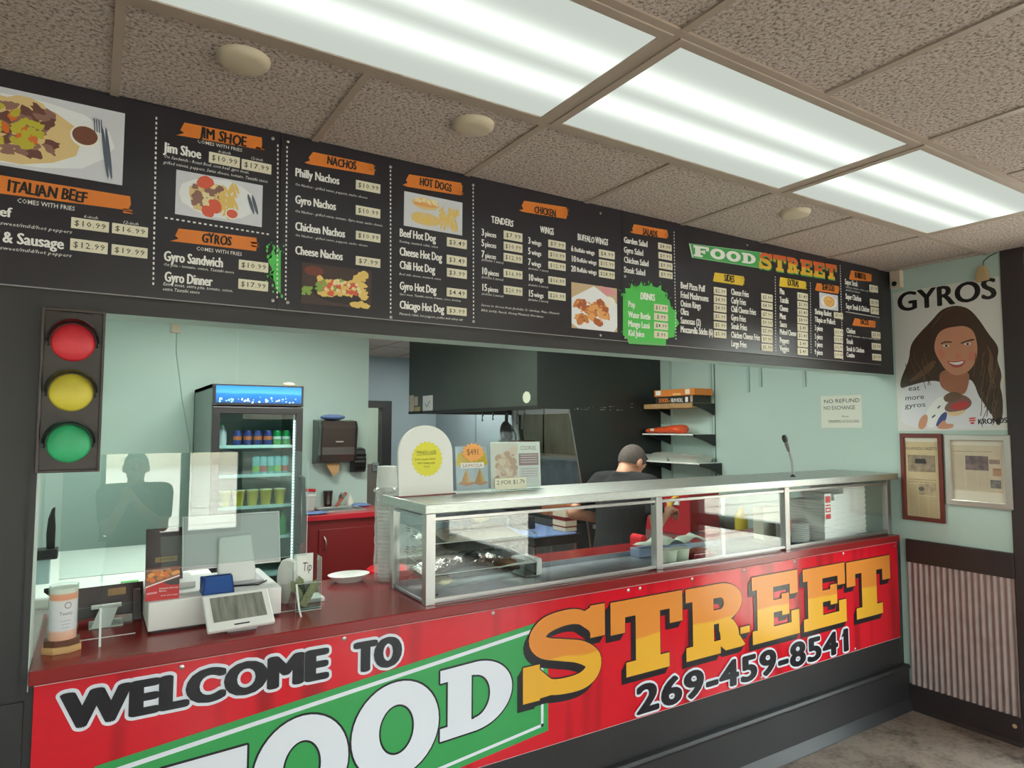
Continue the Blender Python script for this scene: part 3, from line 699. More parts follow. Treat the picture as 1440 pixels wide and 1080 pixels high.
MB().box((XL - .1, YF - .1, -0.1), (0.1, YK + 2.2, 0), floor_mat()).build('floor', kind='structure')
m = MB()
m.box((XL - .1, YF - .1, H), (0.1, YK + 2.2, H + .12), TILE)
m.build('ceiling', kind='structure')

# ceiling grid
g = MB()
bw = 0.012
for y in (Y1, Y2, Y2 - 2 * T, Y2 - 4 * T, Y2 - 6 * T, Y2 - 8 * T):
    g.box((XL, y - bw, H - .007), (-0.001, y + bw, H + .004), TBAR)
for k in range(-7, 7):
    x = XK(k)
    if x < -0.02:
        g.box((x - bw, Y1, H - .006), (x + bw, 0.0, H + .004), TBAR)
        g.box((x - bw, YF, H - .006), (x + bw, Y2, H + .004), TBAR)
        if k % 2:
            g.box((x - bw, Y2, H - .006), (x + bw, Y1, H + .004), TBAR)
for y in (0.7, 1.92, 3.14, 4.36, 5.58):
    g.box((-4.6, y - bw, H - .006), (-0.02, y + bw, H + .004), TBAR)
for k in range(-1, 6):
    g.box((XK(k) - bw, 0.15, H - .006), (XK(k) + bw, YK, H + .004), TBAR)
g.build('trim_1', kind='structure')

# wall with the serving opening: black towards the shop, mint towards the kitchen
ZO0, ZO1, XO = 1.03, 2.085, -4.52
w = MB()
for a, b in (((XL, 0), (XO, H)), ((XO, ZO1), (0.0, H)), ((XO, 0), (0.0, ZO0))):
    w.box((a[0], YW, a[1]), (b[0], YW + .006, b[1]), BLACKP)
    w.box((a[0], YW + .006, a[1]), (b[0], 0.14, b[1]), MINT)
w.build('wall_front', kind='structure')
t = MB()
t.box((XO, 0.004, ZO0 - .02), (XO + .006, 0.14, ZO1), mat('pale_edge_paint', (206, 220, 214), 0.5))
t.build('trim_2', kind='structure')
t = MB()                                                  # seam of the pillar's lower board
t.box((XL, 0.004, 0), (XO - .003, YW, 0.985), BLACKP)
t.box((XL, 0.002, 0), (XO - .004, 0.004, 0.17), BROWNBLK)
t.box((-4.532, 0.0, 1.0), (XO + .004, 0.004, ZO1 + .01), BLACKP)
t.build('trim_3', kind='structure')

# right wall: mint up to the dark storefront post, kitchen part beyond the counter
w = MB()
w.box((0, -0.61, 0), (0.1, 3.42, H), MINT)
w.box((0, 3.42, 0), (0.1, YK, H), BLUEGREY)
w.build('wall_right', kind='structure')
t = MB()
t.box((-0.022, -0.615, 0.903), (0.0, -0.034, 1.045), BROWNBLK)
t.build('trim_4', kind='structure', bevel=.003)
t = MB()                                                   # corrugated metal wainscot
n = 150; y0, y1 = -0.04, -0.612
pts = []
for i in range(n + 1):
    y = y0 + (y1 - y0) * i / n
    pts.append((-0.010 - 0.0050 * cos(2 * pi * (y - y0) / 0.0335), y))
vs = [(x, y, 0.15) for x, y in pts] + [(x, y, 0.905) for x, y in pts] + [(x + .003, y, 0.15) for x, y in pts] + [(x + .003, y, 0.905) for x, y in pts]
N = n + 1
fs = [(i, i + 1, N + i + 1, N + i) for i in range(n)] + [(2 * N + i + 1, 2 * N + i, 3 * N + i, 3 * N + i + 1) for i in range(n)]
t.add(vs, fs, mat('corrugated_zinc', (164, 145, 143), 0.45, metal=0.25, var=0.1, vscale=12))
t.build('trim_5', kind='structure', smooth=60)
t = MB().box((-0.02, -0.62, 0), (0, 0.0, 0.152), BROWNBLK)
t.prism([(-0.02, -.62, 0), (-.035, -.62, 0), (-.02, -.62, .02)], (0, .6, 0), BLACKP)
t.cyl((-0.019, -0.585, 0.10), (-0.0215, -0.585, 0.10), 0.012, mat('bare_plaster', (205, 165, 130), .8), n=7)
t.build('baseboard_right', kind='structure')
b = MB()
b.box((XO + .01, -0.02, 0), (-0.001, YW, 0.265), BLACKP)
b.prism([(0, -0.02, 0), (0, -.05, 0), (0, -.02, .06)], (XO + .03, 0, 0), BLACKP)
b.prism([(0, -0.02, .265), (0, -.028, .25), (0, -.02, .235)], (XO + .03, 0, 0), BLACKP)
b.build('baseboard_front', kind='structure', bevel=.004)

# storefront on the right: post, glass door, an added dark panel, one window
POST = mat('bronze_frame', (62, 54, 56), 0.42, metal=0.2)
p = MB()
p.box((-0.012, -0.73, 0), (0.1, -0.613, H), POST)
p.box((0, YF, 2.5), (0.1, -0.73, H), POST)
p.build('trim_6', kind='structure', bevel=.004)
def glazing(name, y0, y1, z0, z1, rails, side, fr=0.05):
    """framed pane: side 'x' stands in the right wall, 'y' in the shop front"""
    r = MB(); gl = MB()
    def bx(a0, b0, a1, b1, d0, d1, mb, m):
        if side == 'x': mb.box((d0, a0, b0), (d1, a1, b1), m)
        else: mb.box((a0, YF + d0 - .1, b0), (a1, YF + d1 - .1, b1), m)
    bx(y0, z0, y0 + fr, z1, 0.01, 0.09, r, POST); bx(y1 - fr, z0, y1, z1, 0.01, 0.09, r, POST)
    bx(y0, z0, y1, z0 + fr, 0.01, 0.09, r, POST); bx(y0, z1 - fr, y1, z1, 0.01, 0.09, r, POST)
    for a, b in rails: bx(y0, a, y1, b, 0.01, 0.09, r, POST)
    o = r.build(name, kind='structure')
    bx(y0 + .01, z0 + .01, y1 - .01, z1 - .01, 0.047, 0.053, gl, WINGL)
    gl.build('pane', parent=o)
    return o
glazing('door_1', -1.70, -0.73, 0.0, 2.5, [(0, .2), (0.92, 1.02)], 'x', 0.07)
MB().box((0.0, -4.20, 0), (0.09, -1.70, 2.5), BROWNBLK).build('reflection_block_panel', kind='structure')  # unseen dark panel, added to keep bright reflections off the case glass
glazing('window_1', YF, -4.20, 0.0, 2.5, [(0, .22)], 'x')
# shop front behind the viewer
w = MB()
for a, b in (((XL - .1, 0), (0.1, .40)), ((XL - .1, 2.5), (0.1, H)), ((XL - .1, .40), (-7.4, 2.5)), ((-5.45, .40), (-4.27, 2.5)), ((-2.70, .40), (-1.75, 2.5)), ((-0.2, .40), (0.1, 2.5))):
    w.box((a[0], YF - .1, a[1]), (b[0], YF, b[1]), MINT)
w.build('wall_shopfront', kind='structure')
glazing('window_2', -7.4, -5.45, .40, 2.5, [], 'y')
glazing('window_3', -4.27, -3.37, .40, 2.5, [], 'y')
glazing('window_4', -3.37, -2.70, .40, 2.5, [], 'y')
glazing('window_5', -1.75, -0.2, .40, 2.5, [], 'y')
MB().box((XL - .1, YF, 0), (XL, 0.012, H), MINT).build('wall_left', kind='structure')

# kitchen shell
YB, XBE = 4.1, -2.05
w = MB()
w.box((-4.72, 0.14, 0), (-4.68, YB, H), MINT)
w.build('wall_kitchen_left', kind='structure')
w = MB()
w.box((-4.72, YB, 0), (XBE, YB + .12, H), MINT)
w.box((-3.292, YB - .0015, 0), (-3.286, YB, H), mat('mint_seam', (196, 216, 208), .5))
w.build('wall_kitchen_back', kind='structure')
w = MB()
w.box((-2.17, YB + .12, 0), (XBE, YK, H), BLUEGREY)
w.box((XBE, YK, 2.1), (0, YK + .12, H), BLUEGREY)
w.box((-0.74, YK, 0), (0, YK + .12, 2.1), BLUEGREY)
w.box((XBE, YK, 0), (-1.75, YK + .12, 2.1), BLUEGREY)
w.build('wall_kitchen_far', kind='structure')
d = MB()
d.box((-0.86, YK - .03, 0), (-0.72, YK + .14, 2.12), BLACKP)
d.box((-1.77, YK - .03, 0), (-1.65, YK + .14, 2.12), BLACKP)
d.box((-1.65, YK - .03, 2.02), (-0.86, YK + .14, 2.12), BLACKP)
d.box((-1.65, YK + .03, 0.0), (-0.88, YK + .07, 1.22), mat('grey_brown_door', (112, 104, 98), .5))
dd = d.build('door_2', kind='structure')
l = MB().box((-0.98, YK + .01, 1.12), (-0.89, YK + .03, 1.24), STEEL2)
l.cyl((-0.93, YK + .01, 1.2), (-0.93, YK - .03, 1.2), .018, STEEL)
l.build('door_latch', parent=dd)
w = MB()
w.box((-2.3, YK + 2.0, 0), (0, YK + 2.12, H), MINT)
w.box((-2.3, YK + .12, 0), (-2.2, YK + 2, H), MINT)
w.box((-0.05, YK + .12, 0), (0.0, YK + 2, H), mat('pale_wood', (190, 160, 130), .6))
w.build('wall_storeroom', kind='structure')

# street outside: pale concrete with joints, a kerb and a beige building across the lot
def lot_mat():
    m = mat('pale_concrete', (204, 186, 168), .9)
    nt = m.node_tree; b = nt.nodes['Principled BSDF']
    geo = nt.nodes.new('ShaderNodeNewGeometry'); wv = nt.nodes.new('ShaderNodeTexWave'); wv.bands_direction = 'Y'; wv.inputs['Scale'].default_value = .22; wv.inputs['Distortion'].default_value = .4
    nt.links.new(geo.outputs['Position'], wv.inputs['Vector'])
    r = nt.nodes.new('ShaderNodeValToRGB'); e = r.color_ramp.elements
    e[0].position, e[0].color = 0.0, rgb(150, 130, 116); e[1].position, e[1].color = .06, rgb(206, 188, 170)
    nt.links.new(wv.outputs['Fac'], r.inputs[0]); nt.links.new(r.outputs[0], b.inputs['Base Color']); return m
MB().box((-40, -45, -0.16), (40, 14, -0.13), lot_mat()).build('ground_outside', kind='structure')
w = MB(); w.box((-30, -34, -.13), (20, -33, 4.2), mat('beige_siding', (206, 190, 168), .8)); w.box((-30, -33.02, 1.0), (20, -33, 2.2), mat('far_windows', (96, 108, 116), .3))
w.build('wall_across_street', kind='structure')
w = MB(); w.box((22, -34, -.13), (23, 10, 4.2), mat('beige_siding', (206, 190, 168), .8)); w.build('wall_across_lot', kind='structure')
# ------------------------------------------------------------------ ceiling fittings
def diffuser_mat(name, base, tube):
    m = bpy.data.materials.new(name); m.use_nodes = True
    nt = m.node_tree; nt.nodes.clear()
    out = nt.nodes.new('ShaderNodeOutputMaterial'); em = nt.nodes.new('ShaderNodeEmission')
    tc = nt.nodes.new('ShaderNodeTexCoord'); sp = nt.nodes.new('ShaderNodeSeparateXYZ')
    nt.links.new(tc.outputs['Object'], sp.inputs[0])
    ab = nt.nodes.new('ShaderNodeMath'); ab.operation = 'ABSOLUTE'
    nt.links.new(sp.outputs['Y'], ab.inputs[0])
    su = nt.nodes.new('ShaderNodeMath'); su.operation = 'SUBTRACT'; su.inputs[1].default_value = 0.085
    nt.links.new(ab.outputs[0], su.inputs[0])
    p = nt.nodes.new('ShaderNodeMath'); p.operation = 'MULTIPLY'
    nt.links.new(su.outputs[0], p.inputs[0]); nt.links.new(su.outputs[0], p.inputs[1])
    e = nt.nodes.new('ShaderNodeMath'); e.operation = 'MULTIPLY'; e.inputs[1].default_value = -1.0 / (0.05 ** 2)
    nt.links.new(p.outputs[0], e.inputs[0])
    ex = nt.nodes.new('ShaderNodeMath'); ex.operation = 'EXPONENT'
    nt.links.new(e.outputs[0], ex.inputs[0])
    # prismatic lens: fine ribs modulate the glow
    wv = nt.nodes.new('ShaderNodeTexWave'); wv.inputs['Scale'].default_value = 60; wv.bands_direction = 'DIAGONAL'
    nt.links.new(tc.outputs['Object'], wv.inputs['Vector'])
    rb = nt.nodes.new('ShaderNodeMath'); rb.operation = 'MULTIPLY_ADD'; rb.inputs[1].default_value = 0.12; rb.inputs[2].default_value = 0.94
    nt.links.new(wv.outputs['Fac'], rb.inputs[0])
    s = nt.nodes.new('ShaderNodeMath'); s.operation = 'MULTIPLY_ADD'; s.inputs[1].default_value = tube; s.inputs[2].default_value = base
    nt.links.new(ex.outputs[0], s.inputs[0])
    s2 = nt.nodes.new('ShaderNodeMath'); s2.operation = 'MULTIPLY'
    nt.links.new(s.outputs[0], s2.inputs[0]); nt.links.new(rb.outputs[0], s2.inputs[1])
    em.inputs['Color'].default_value = (0.88, 0.955, 0.86, 1)
    nt.links.new(s2.outputs[0], em.inputs['Strength']); nt.links.new(em.outputs[0], out.inputs[0])
    return m
DIFF = diffuser_mat('lit_diffuser', LIGHT_BASE, LIGHT_TUBE)
DIFFK = diffuser_mat('lit_kitchen_diffuser', KITCHEN_LIGHT, KITCHEN_LIGHT)

def ceiling_light(x0, x1, y0, y1, label, group, dm):
    t = thing('ceiling_light', label, 'light', ((x0 + x1) / 2, (y0 + y1) / 2, H - .012), group)
    f = MB()
    f.frame((x0, y0, H - .010), (1, 0, 0), (0, 1, 0), x1 - x0, y1 - y0, .03, (0, 0, 1), .012, TBAR)
    f.build('frame', t, bevel=.002)
    d = bpy.data.meshes.new('diffuser')
    hx, hy = (x1 - x0) / 2 - .03, (y1 - y0) / 2 - .03
    d.from_pydata([(-hx, -hy, .006), (hx, -hy, .006), (hx, hy, .006), (-hx, hy, .006)], [], [(3, 2, 1, 0)])
    d.materials.append(dm)
    o = bpy.data.objects.new('diffuser', d); COL.objects.link(o); o.parent = t
    return t
g = 'fluorescent panel lights in the shop ceiling'
ceiling_light(XK(-1) + bw, XK(1) - bw, Y2 + bw, Y1 - bw, 'lit fluorescent ceiling panel nearest the viewer, cut off by the top of the picture', g, DIFF)
ceiling_light(XK(1) + bw, XK(3) - bw, Y2 + bw, Y1 - bw, 'lit fluorescent ceiling panel in the middle of the row of three', g, DIFF)
ceiling_light(XK(3) + bw, XK(5) - bw, Y2 + bw, Y1 - bw, 'lit fluorescent ceiling panel farthest from the viewer, closest to the poster wall', g, DIFF)
gr = 'added fill light panels over the dining room'  # these panels are added out of view to lift the room's light
DIFFR = diffuser_mat('room_fill_diffuser', ROOM_FILL * .5, ROOM_FILL)
ceiling_light(XK(-5) + bw, XK(-3) - bw, Y2 + bw, Y1 - bw, 'added fill light panel over the left end of the counter, outside the picture', gr, DIFFR)
ceiling_light(XK(-1) + bw, XK(1) - bw, -4.2 + bw, -4.2 + T - bw, 'added fill light panel over the dining room behind the viewer on the left', gr, DIFFR)
ceiling_light(XK(3) + bw, XK(5) - bw, -4.2 + bw, -4.2 + T - bw, 'added fill light panel over the dining room behind the viewer on the right', gr, DIFFR)
gk = 'fluorescent panel lights in the kitchen ceiling'
ceiling_light(-3.9, -2.7, 1.95, 2.55, 'lit ceiling panel in front of the drinks fridge behind the menu boards', gk, DIFFK)
ceiling_light(-2.2, -1.72, 0.5, 1.7, 'lit ceiling panel over the kitchen work aisle', gk, DIFFK)
ceiling_light(-.95, -.2, 4.78, 5.5, 'added fill light panel hidden behind the range hood near the back door', gk, diffuser_mat('passage_fill_diffuser', KITCHEN_LIGHT * .95, KITCHEN_LIGHT * .95))  # added out of sight behind the hood to brighten the far wall
ceiling_light(-1.6, -1.0, YK + .6, YK + 1.4, 'lit ceiling panel in the storeroom beyond the back door', gk, DIFFK)

for (x, y), lab in (((-4.071, -.421), 'round cream ceiling cover nearest the viewer, above the beef sandwich board'), ((-3.344, -.411), 'round cream ceiling cover in the middle, above the hot dog column'), ((-1.621, -.418), 'round cream ceiling cover farthest away, above the green and orange shop logo')):
    m = MB().lathe((x, y, H - .022), [(0.0, 0), (.05, .001), (.061, .004), (.068, .012), (.07, .022)], CREAM, n=32)
    m.build('ceiling_cover', smooth=50, label=lab, cat='ceiling cover', group='round covers on the ceiling tiles')

# ------------------------------------------------------------------ menu boards
BOARD = mat('menu_black', (43, 39, 46), 0.3, var=0.05, vscale=2)
ORANGE = mat('ink_orange', (228, 128, 48), 0.4); YELLOW = mat('ink_yellow', (232, 196, 60), 0.4)
GREEN = mat('ink_green', (84, 196, 88), 0.4); LOGOG = mat('logo_green', (72, 170, 92), 0.4)
STRIP = mat('price_card', (232, 224, 200), 0.5); PINK = mat('price_ink', (52, 40, 40), 0.5)
LOGOO = mat('logo_orange', (224, 110, 52), 0.4); LOGOY = mat('logo_yellow', (228, 178, 52), 0.4)
GRYPIC = mat('photo_plate', (214, 214, 222), 0.4)
def pm(name, c): return mat('photo_' + name, c, 0.45)

UX, UZ = (1, 0, 0), (0, 0, 1)
BJ = (-3.8725, -2.3285)
def board_of(x): return 0 if x < BJ[0] else (1 if x < BJ[1] else 2)
BB = []
for i, (a, b, lab) in enumerate(((-5.05, BJ[0] - .001, 'black menu board at the left end with the big Italian beef photo'),
                                 (BJ[0] + .001, BJ[1] - .001, 'black menu board in the middle listing nachos, hot dogs and chicken'),
                                 (BJ[1] + .001, -0.168, 'black menu board at the right end with salads, drinks and the shop logo'))):
    t = thing('menu_board', lab, 'menu board', ((a + b) / 2, 0.0, 2.135), 'menu boards above the counter opening')
    p = MB().box((a, 0.0, 2.141), (b, 0.011, H - .001), BOARD)
    p.box((a, -0.0012, 2.139), (b, 0.0, 2.1425), mat('board_edge', (150, 146, 148), .4))
    p.build('panel', t, label='black panel with a pale lower edge')
    BB.append(t)

lett = {}
def letters(i, key):
    return lett.setdefault((i, key), MB())
YT = -0.0012
for n, (s, x0, z0, x1, cap, st, col) in enumerate(TXT):
    mb = letters((board_of((x0 + x1) / 2), sum((x0 + x1) / 2 > q for q in (-4.26, -3.5, -3.1, -2.01, -1.45, -1.13, -.8, -.48))), {'w': 'lettering', 'k': 'heading_lettering'}[col])
    text(mb, {'w': WHITEI, 'k': INK}[col], s, (x0, YT - (0.0012 if col == 'k' else 0), z0), UX, UZ, x1 - x0, cap, st,
         shifts=((-.05 * cap, 0), (.05 * cap, 0), (0, .02 * cap), (0, -.02 * cap), (0, 0)) if st in 'bh' else ((0, 0),), jit=0.11 if st == 'h' else 0.0, shear={'i': 0.25, 'h': 0.06}.get(st, 0), seed=n)
for i_k, mb in lett.items():
    mb.build(i_k[1], BB[i_k[0][0]], label={'lettering': 'white lettering', 'heading_lettering': 'brush style black headings'}[i_k[1]])
for kind, pts, col in SHAPES:
    i = board_of(sum(p[0] for p in pts) / len(pts))
    mm = {'o': ORANGE, 'y': YELLOW, 'g': GREEN}[col]
    if kind == 'logo':
        mb = MB()
        mb.poly([(x, YT, z) for x, z in pts], LOGOG)
        cx = sum(p[0] for p in pts) / 4; cz = sum(p[1] for p in pts) / 4
        for a, b in zip(pts, pts[1:] + pts[:1]):
            f = lambda p, s: (cx + (p[0] - cx) * s, YT - .0006, cz + (p[1] - cz) * (s - .06))
            mb.poly([f(a, .99), f(b, .99), f(b, .965), f(a, .965)], WHITEI)
        mb.build('logo_panel', BB[i], label='green logo panel'); LOGO = pts
        continue
    mb = MB().poly([(x, YT if kind == 'banner' else YT + .0004, z) for x, z in pts], mm)
    rnd = random.Random(int(pts[0][0] * 1000))
    if kind == 'banner':                              # dry-brush streaks at the ends
        zs = [p[1] for p in pts]; xs = [p[0] for p in pts]
        for _ in range(3):
            z = rnd.uniform(min(zs) + .006, max(zs) - .008); x = max(xs)
            mb.poly([(x - .02, YT, z), (x + rnd.uniform(.002, .010), YT, z + .001), (x + .001, YT, z + .004), (x - .02, YT, z + .005)], mm)
    else:
        for _ in range(38):                           # paint spatter round the blob
            a = rnd.choice(pts); r = rnd.uniform(.001, .005); cx, cz = a[0] + rnd.uniform(-.028, .012), a[1] + rnd.uniform(-.01, .02)
            mb.poly([(cx + r * cos(q * 1.05), YT + .0004, cz + 1.6 * r * sin(q * 1.05)) for q in range(6)], mm)
    mb.build({'banner': 'brush_banner', 'splat': 'paint_splash'}[kind], BB[i])
for x0, z0, x1, z1, s in PRICES:
    mb = MB().box((x0, -.0035, z0), (x1, 0, z1), STRIP)
    w, hh = x1 - x0, z1 - z0
    k = min(0.86, 0.16 * len(s) + .02)
    text(mb, PINK, s, (x0 + w * (.5 - k / 2), -.0042, z0 + hh * .26), UX, UZ, w * k, hh * .5, 'p', track=.06)
    mb.build('price_strip', BB[board_of(x0)])
dl = {}
for x0, z0, x1, z1 in DASHES:
    n = max(4, int(sqrt((x1 - x0) ** 2 + (z1 - z0) ** 2) / 0.0155))
    mb = dl.setdefault(board_of((x0 + x1) / 2), MB())
    vert = abs(z1 - z0) > abs(x1 - x0)
    for q in range(n):
        a = (q + .12) / n; b = (q + .62) / n; e = .0024
        if vert: mb.box((x0 + (x1 - x0) * a - e, YT, z0 + (z1 - z0) * a), (x0 + (x1 - x0) * a + e, 0, z0 + (z1 - z0) * b), WHITEI)
        else: mb.box((x0 + (x1 - x0) * a, YT, z0 + (z1 - z0) * a - e), (x0 + (x1 - x0) * b, 0, z0 + (z1 - z0) * a + e), WHITEI)
for i, mb in dl.items(): mb.build('dashed_lines', BB[i])
for x, z in SCREWS:
    MB().lathe((x, 0, z), [(.0058, 0), (.0058, .0015), (.003, .003), (0.0, .0032)], ALU, n=10, ax=(0, -1, 0)).build('screw', BB[board_of(x)], smooth=40)

# the small shop logo on the right board
a, b, c, d = LOGO
def slab(ch, mb, m, O, U, V, w, h, N=(0, 0, 0), shifts=((0, 0),)):
    """slab-serif capitals built from bars and ring sectors in a unit box"""
    O, U, V, N = Vector(O), Vector(U), Vector(V), Vector(N)
    lift = [0.0]; out = U.cross(V).normalized()
    def P(x, y, s): return O + U * (x * w + s[0]) + V * (y * h + s[1]) + N + out * lift[0]
    def up(): lift[0] += 5e-6
    def R(x0, y0, x1, y1):
        for s in shifts: up(); mb.poly([P(x0, y0, s), P(x1, y0, s), P(x1, y1, s), P(x0, y1, s)], m)
    def G(pts):
        for s in shifts: up(); mb.poly([P(x, y, s) for x, y in pts], m)
    def ring(cx, cy, rx, ry, ix, iy, a0, a1, ocx=0, n=28):
        for s in shifts:
            up(); vs = []
            for i in range(n + 1):
                t = radians(a0 + (a1 - a0) * i / n)
                vs += [P(cx + rx * cos(t), cy + ry * sin(t), s), P(cx + ocx + ix * cos(t), cy + iy * sin(t), s)]
            mb.add(vs, [(2 * i, 2 * i + 2, 2 * i + 3, 2 * i + 1) for i in range(n)], m)
    if ch == 'T':
        R(0, .78, 1, 1); R(0, .58, .19, .8); R(.81, .58, 1, .8); R(.33, .1, .67, .8); R(.2, 0, .8, .19)
    elif ch == 'E':
        R(0, .8, .98, 1); R(.8, .64, .98, .82); R(0, 0, 1, .2); R(.82, .18, 1, .38); R(.1, .1, .44, .9); R(.4, .41, .76, .6); R(.62, .34, .78, .67)
    elif ch == 'F':
        R(0, .8, 1, 1); R(.8, .62, 1, .82); R(.1, .1, .44, .9); R(.4, .4, .74, .58); R(.6, .33, .76, .65); R(0, 0, .58, .18)
    elif ch == 'R':
        R(0, .81, .55, 1); R(.1, .1, .42, .9); R(0, 0, .52, .19); ring(.52, .715, .36, .285, .06, .085, -90, 90); R(.4, .43, .53, .63); R(.4, .8, .53, 1)
        ring(.5, .2, .32, .33, .02, .12, 0, 90); G([(.52, .2), (.82, .2), (.82, .12), (.84, .02), (.6, .02), (.52, .1)]); ring(.84, .19, .16, .17, .0, .02, 180, 300); R(.84, .2, 1, .3)
    elif ch == 'D':
        R(0, .82, .5, 1); R(.1, .08, .42, .92); R(0, 0, .5, .18); ring(.46, .5, .54, .5, .22, .31, -90, 90)
    elif ch == 'O':
        ring(.5, .5, .5, .5, .2, .26, 0, 360, n=40)
    elif ch == 'S':
        C = [(.88, .66), (.80, .80), (.64, .895), (.45, .905), (.25, .85), (.155, .72), (.24, .60), (.45, .53), (.68, .455), (.83, .33), (.815, .19), (.69, .105), (.48, .095), (.30, .13), (.16, .23), (.10, .38)]
        Hw = [.05, .075, .09, .095, .105, .115, .125, .13, .135, .13, .12, .105, .095, .09, .08, .05]
        pts, wid = [], []
        for i in range(len(C) - 1):
            p0, p1, p2, p3 = C[max(i - 1, 0)], C[i], C[i + 1], C[min(i + 2, len(C) - 1)]
            for q in range(5):
                t = q / 5
                pts.append(tuple(.5 * (2 * p1[k] + (p2[k] - p0[k]) * t + (2 * p0[k] - 5 * p1[k] + 4 * p2[k] - p3[k]) * t * t + (3 * p1[k] - p0[k] - 3 * p2[k] + p3[k]) * t ** 3) for k in (0, 1))); wid.append(Hw[i] + (Hw[i + 1] - Hw[i]) * t)
        pts.append(C[-1]); wid.append(Hw[-1]); L, R_ = [], []
        for i, p in enumerate(pts):
            a_, b_ = pts[max(i - 1, 0)], pts[min(i + 1, len(pts) - 1)]
            dx, dy = (b_[0] - a_[0]) * w, (b_[1] - a_[1]) * h; l = sqrt(dx * dx + dy * dy); k = wid[i] * h / l
            L.append((p[0] - dy * k / w, p[1] + dx * k / h)); R_.append((p[0] + dy * k / w, p[1] - dx * k / h))
        n = len(pts)
        for s in shifts:
            up(); mb.add([P(x, y, s) for x, y in L] + [P(x, y, s) for x, y in R_], [(i, i + 1, n + i + 1, n + i) for i in range(n - 1)], m)
        R(.80, .60, .99, 1); R(.0, .0, .19, .42); G([(.17, .02), (.19, .36), (.27, .27), (.36, .18), (.36, .03)]); G([(.70, .93), (.82, .99), (.82, .62), (.78, .70), (.66, .80)])
        for q in (20, 23, 26, 28, 30, 42, 45, 48):
            G([(pts[q][0] + wid[q] * h / w * .97 * cos(a_ * pi / 7), pts[q][1] + wid[q] * .97 * sin(a_ * pi / 7)) for a_ in range(14)])
LB = BB[2]
def logo_line(word, p0, p1, h, m_of, name):
    mb = MB(); n = len(word); w = (p1[0] - p0[0]) / n; sl = (p1[1] - p0[1]) / (p1[0] - p0[0])
    for k, ch in enumerate(word):
        x = p0[0] + k * w
        o = (x, YT - .0012, p0[1] + sl * (x - p0[0]))
        for sh, m, y in m_of:
            slab(ch, mb, m, o, (1, 0, sl), UZ, w * .92, h, (0, y, 0), sh)
    mb.build(name, LB)
z0 = d[1]
logo_line('FOOD', (-1.853, 2.605), (-1.362, 2.625), .056, [(((0, 0),), WHITEI, 0)], 'logo_lettering')
SP = mat('logo_fire', (226, 120, 52), 0.4)
def fire(m, z_mid, c_top, c_bot, slope=0.0):
    nt = m.node_tree; b_ = nt.nodes['Principled BSDF']
    geo = nt.nodes.new('ShaderNodeNewGeometry'); sp = nt.nodes.new('ShaderNodeSeparateXYZ')
    nz = nt.nodes.new('ShaderNodeTexNoise'); nz.inputs['Scale'].default_value = 2.2
    nt.links.new(geo.outputs['Position'], sp.inputs[0]); nt.links.new(geo.outputs['Position'], nz.inputs['Vector'])
    a1 = nt.nodes.new('ShaderNodeMath'); a1.operation = 'MULTIPLY_ADD'; a1.inputs[1].default_value = 0.07
    nt.links.new(nz.outputs['Fac'], a1.inputs[0]); nt.links.new(sp.outputs['Z'], a1.inputs[2])
    r = nt.nodes.new('ShaderNodeMapRange'); r.inputs[1].default_value = z_mid + .035 - .004; r.inputs[2].default_value = z_mid + .035 + .004
    nt.links.new(a1.outputs[0], r.inputs[0])
    mx = nt.nodes.new('ShaderNodeMix'); mx.data_type = 'RGBA'
    nt.links.new(r.outputs[0], mx.inputs[0]); mx.inputs[6].default_value = rgb(*c_bot); mx.inputs[7].default_value = rgb(*c_top)
    nt.links.new(mx.outputs[2], b_.inputs['Base Color'])
fire(SP, 2.664, (222, 96, 48), (226, 178, 54))
x1 = -0.628
logo_line('STREET', (-1.345, 2.609), (-.612, 2.631), .090, [(((.005, -.007), (.003, -.004)), LOGOG, .0008), (((0, 0),), SP, 0)], 'logo_street_lettering')

# ------------------------------------------------------------------ food photographs printed on the boards
def blob(mb, m, cx, cz, rx, rz, y, n=14, ir=.15, rot=0.0, rnd=random, U=UX, V=UZ):
    pts = []
    for i in range(n):
        t = 2 * pi * i / n; k = 1 + rnd.uniform(-ir, ir)
        px, pz = rx * k * cos(t), rz * k * sin(t)
        pts.append((cx + px * cos(rot) - pz * sin(rot), y, cz + px * sin(rot) + pz * cos(rot)))
    mb.poly(pts, m)
def photo(name, x0, z0, x1, z1, bg, recipe, parent, yb=0.0, seed=1):
    """recipe rows: (material, count, cx, cz, spread x, spread z, rx, rz, irregularity) in picture fractions"""
    rnd = random.Random(seed); mb = MB(); w, h = x1 - x0, z1 - z0
    mb.box((x0, yb - .0014, z0), (x1, yb, z1), bg); y = yb - .0016
    for m, cnt, cx, cz, sx, sz, rx, rz, ir in recipe:
        for _ in range(cnt):
            y -= .000012
            r_ = rnd.uniform(-1, 1) if cnt > 1 else 0
            px = min(max(cx + rnd.uniform(-sx, sx), rx * 1.05), 1 - rx * 1.05); pz = min(max(cz + rnd.uniform(-sz, sz), rz * 1.05), 1 - rz * 1.05)
            blob(mb, m, x0 + w * px, z0 + h * pz, w * rx, h * rz, y, ir=ir, rot=r_ * .8 if cnt > 1 else 0, rnd=rnd)
    y -= .0001
    return mb, y
P_ = {n: (x0, z0, x1, z1) for n, x0, z0, x1, z1 in PHOTOS}
BUN = pm('bun', (226, 196, 140)); MEAT = pm('meat', (150, 108, 98)); MEAT2 = pm('meat_dark', (112, 70, 62)); PEP = pm('pepper', (196, 184, 60)); CAR = pm('carrot', (222, 112, 48))
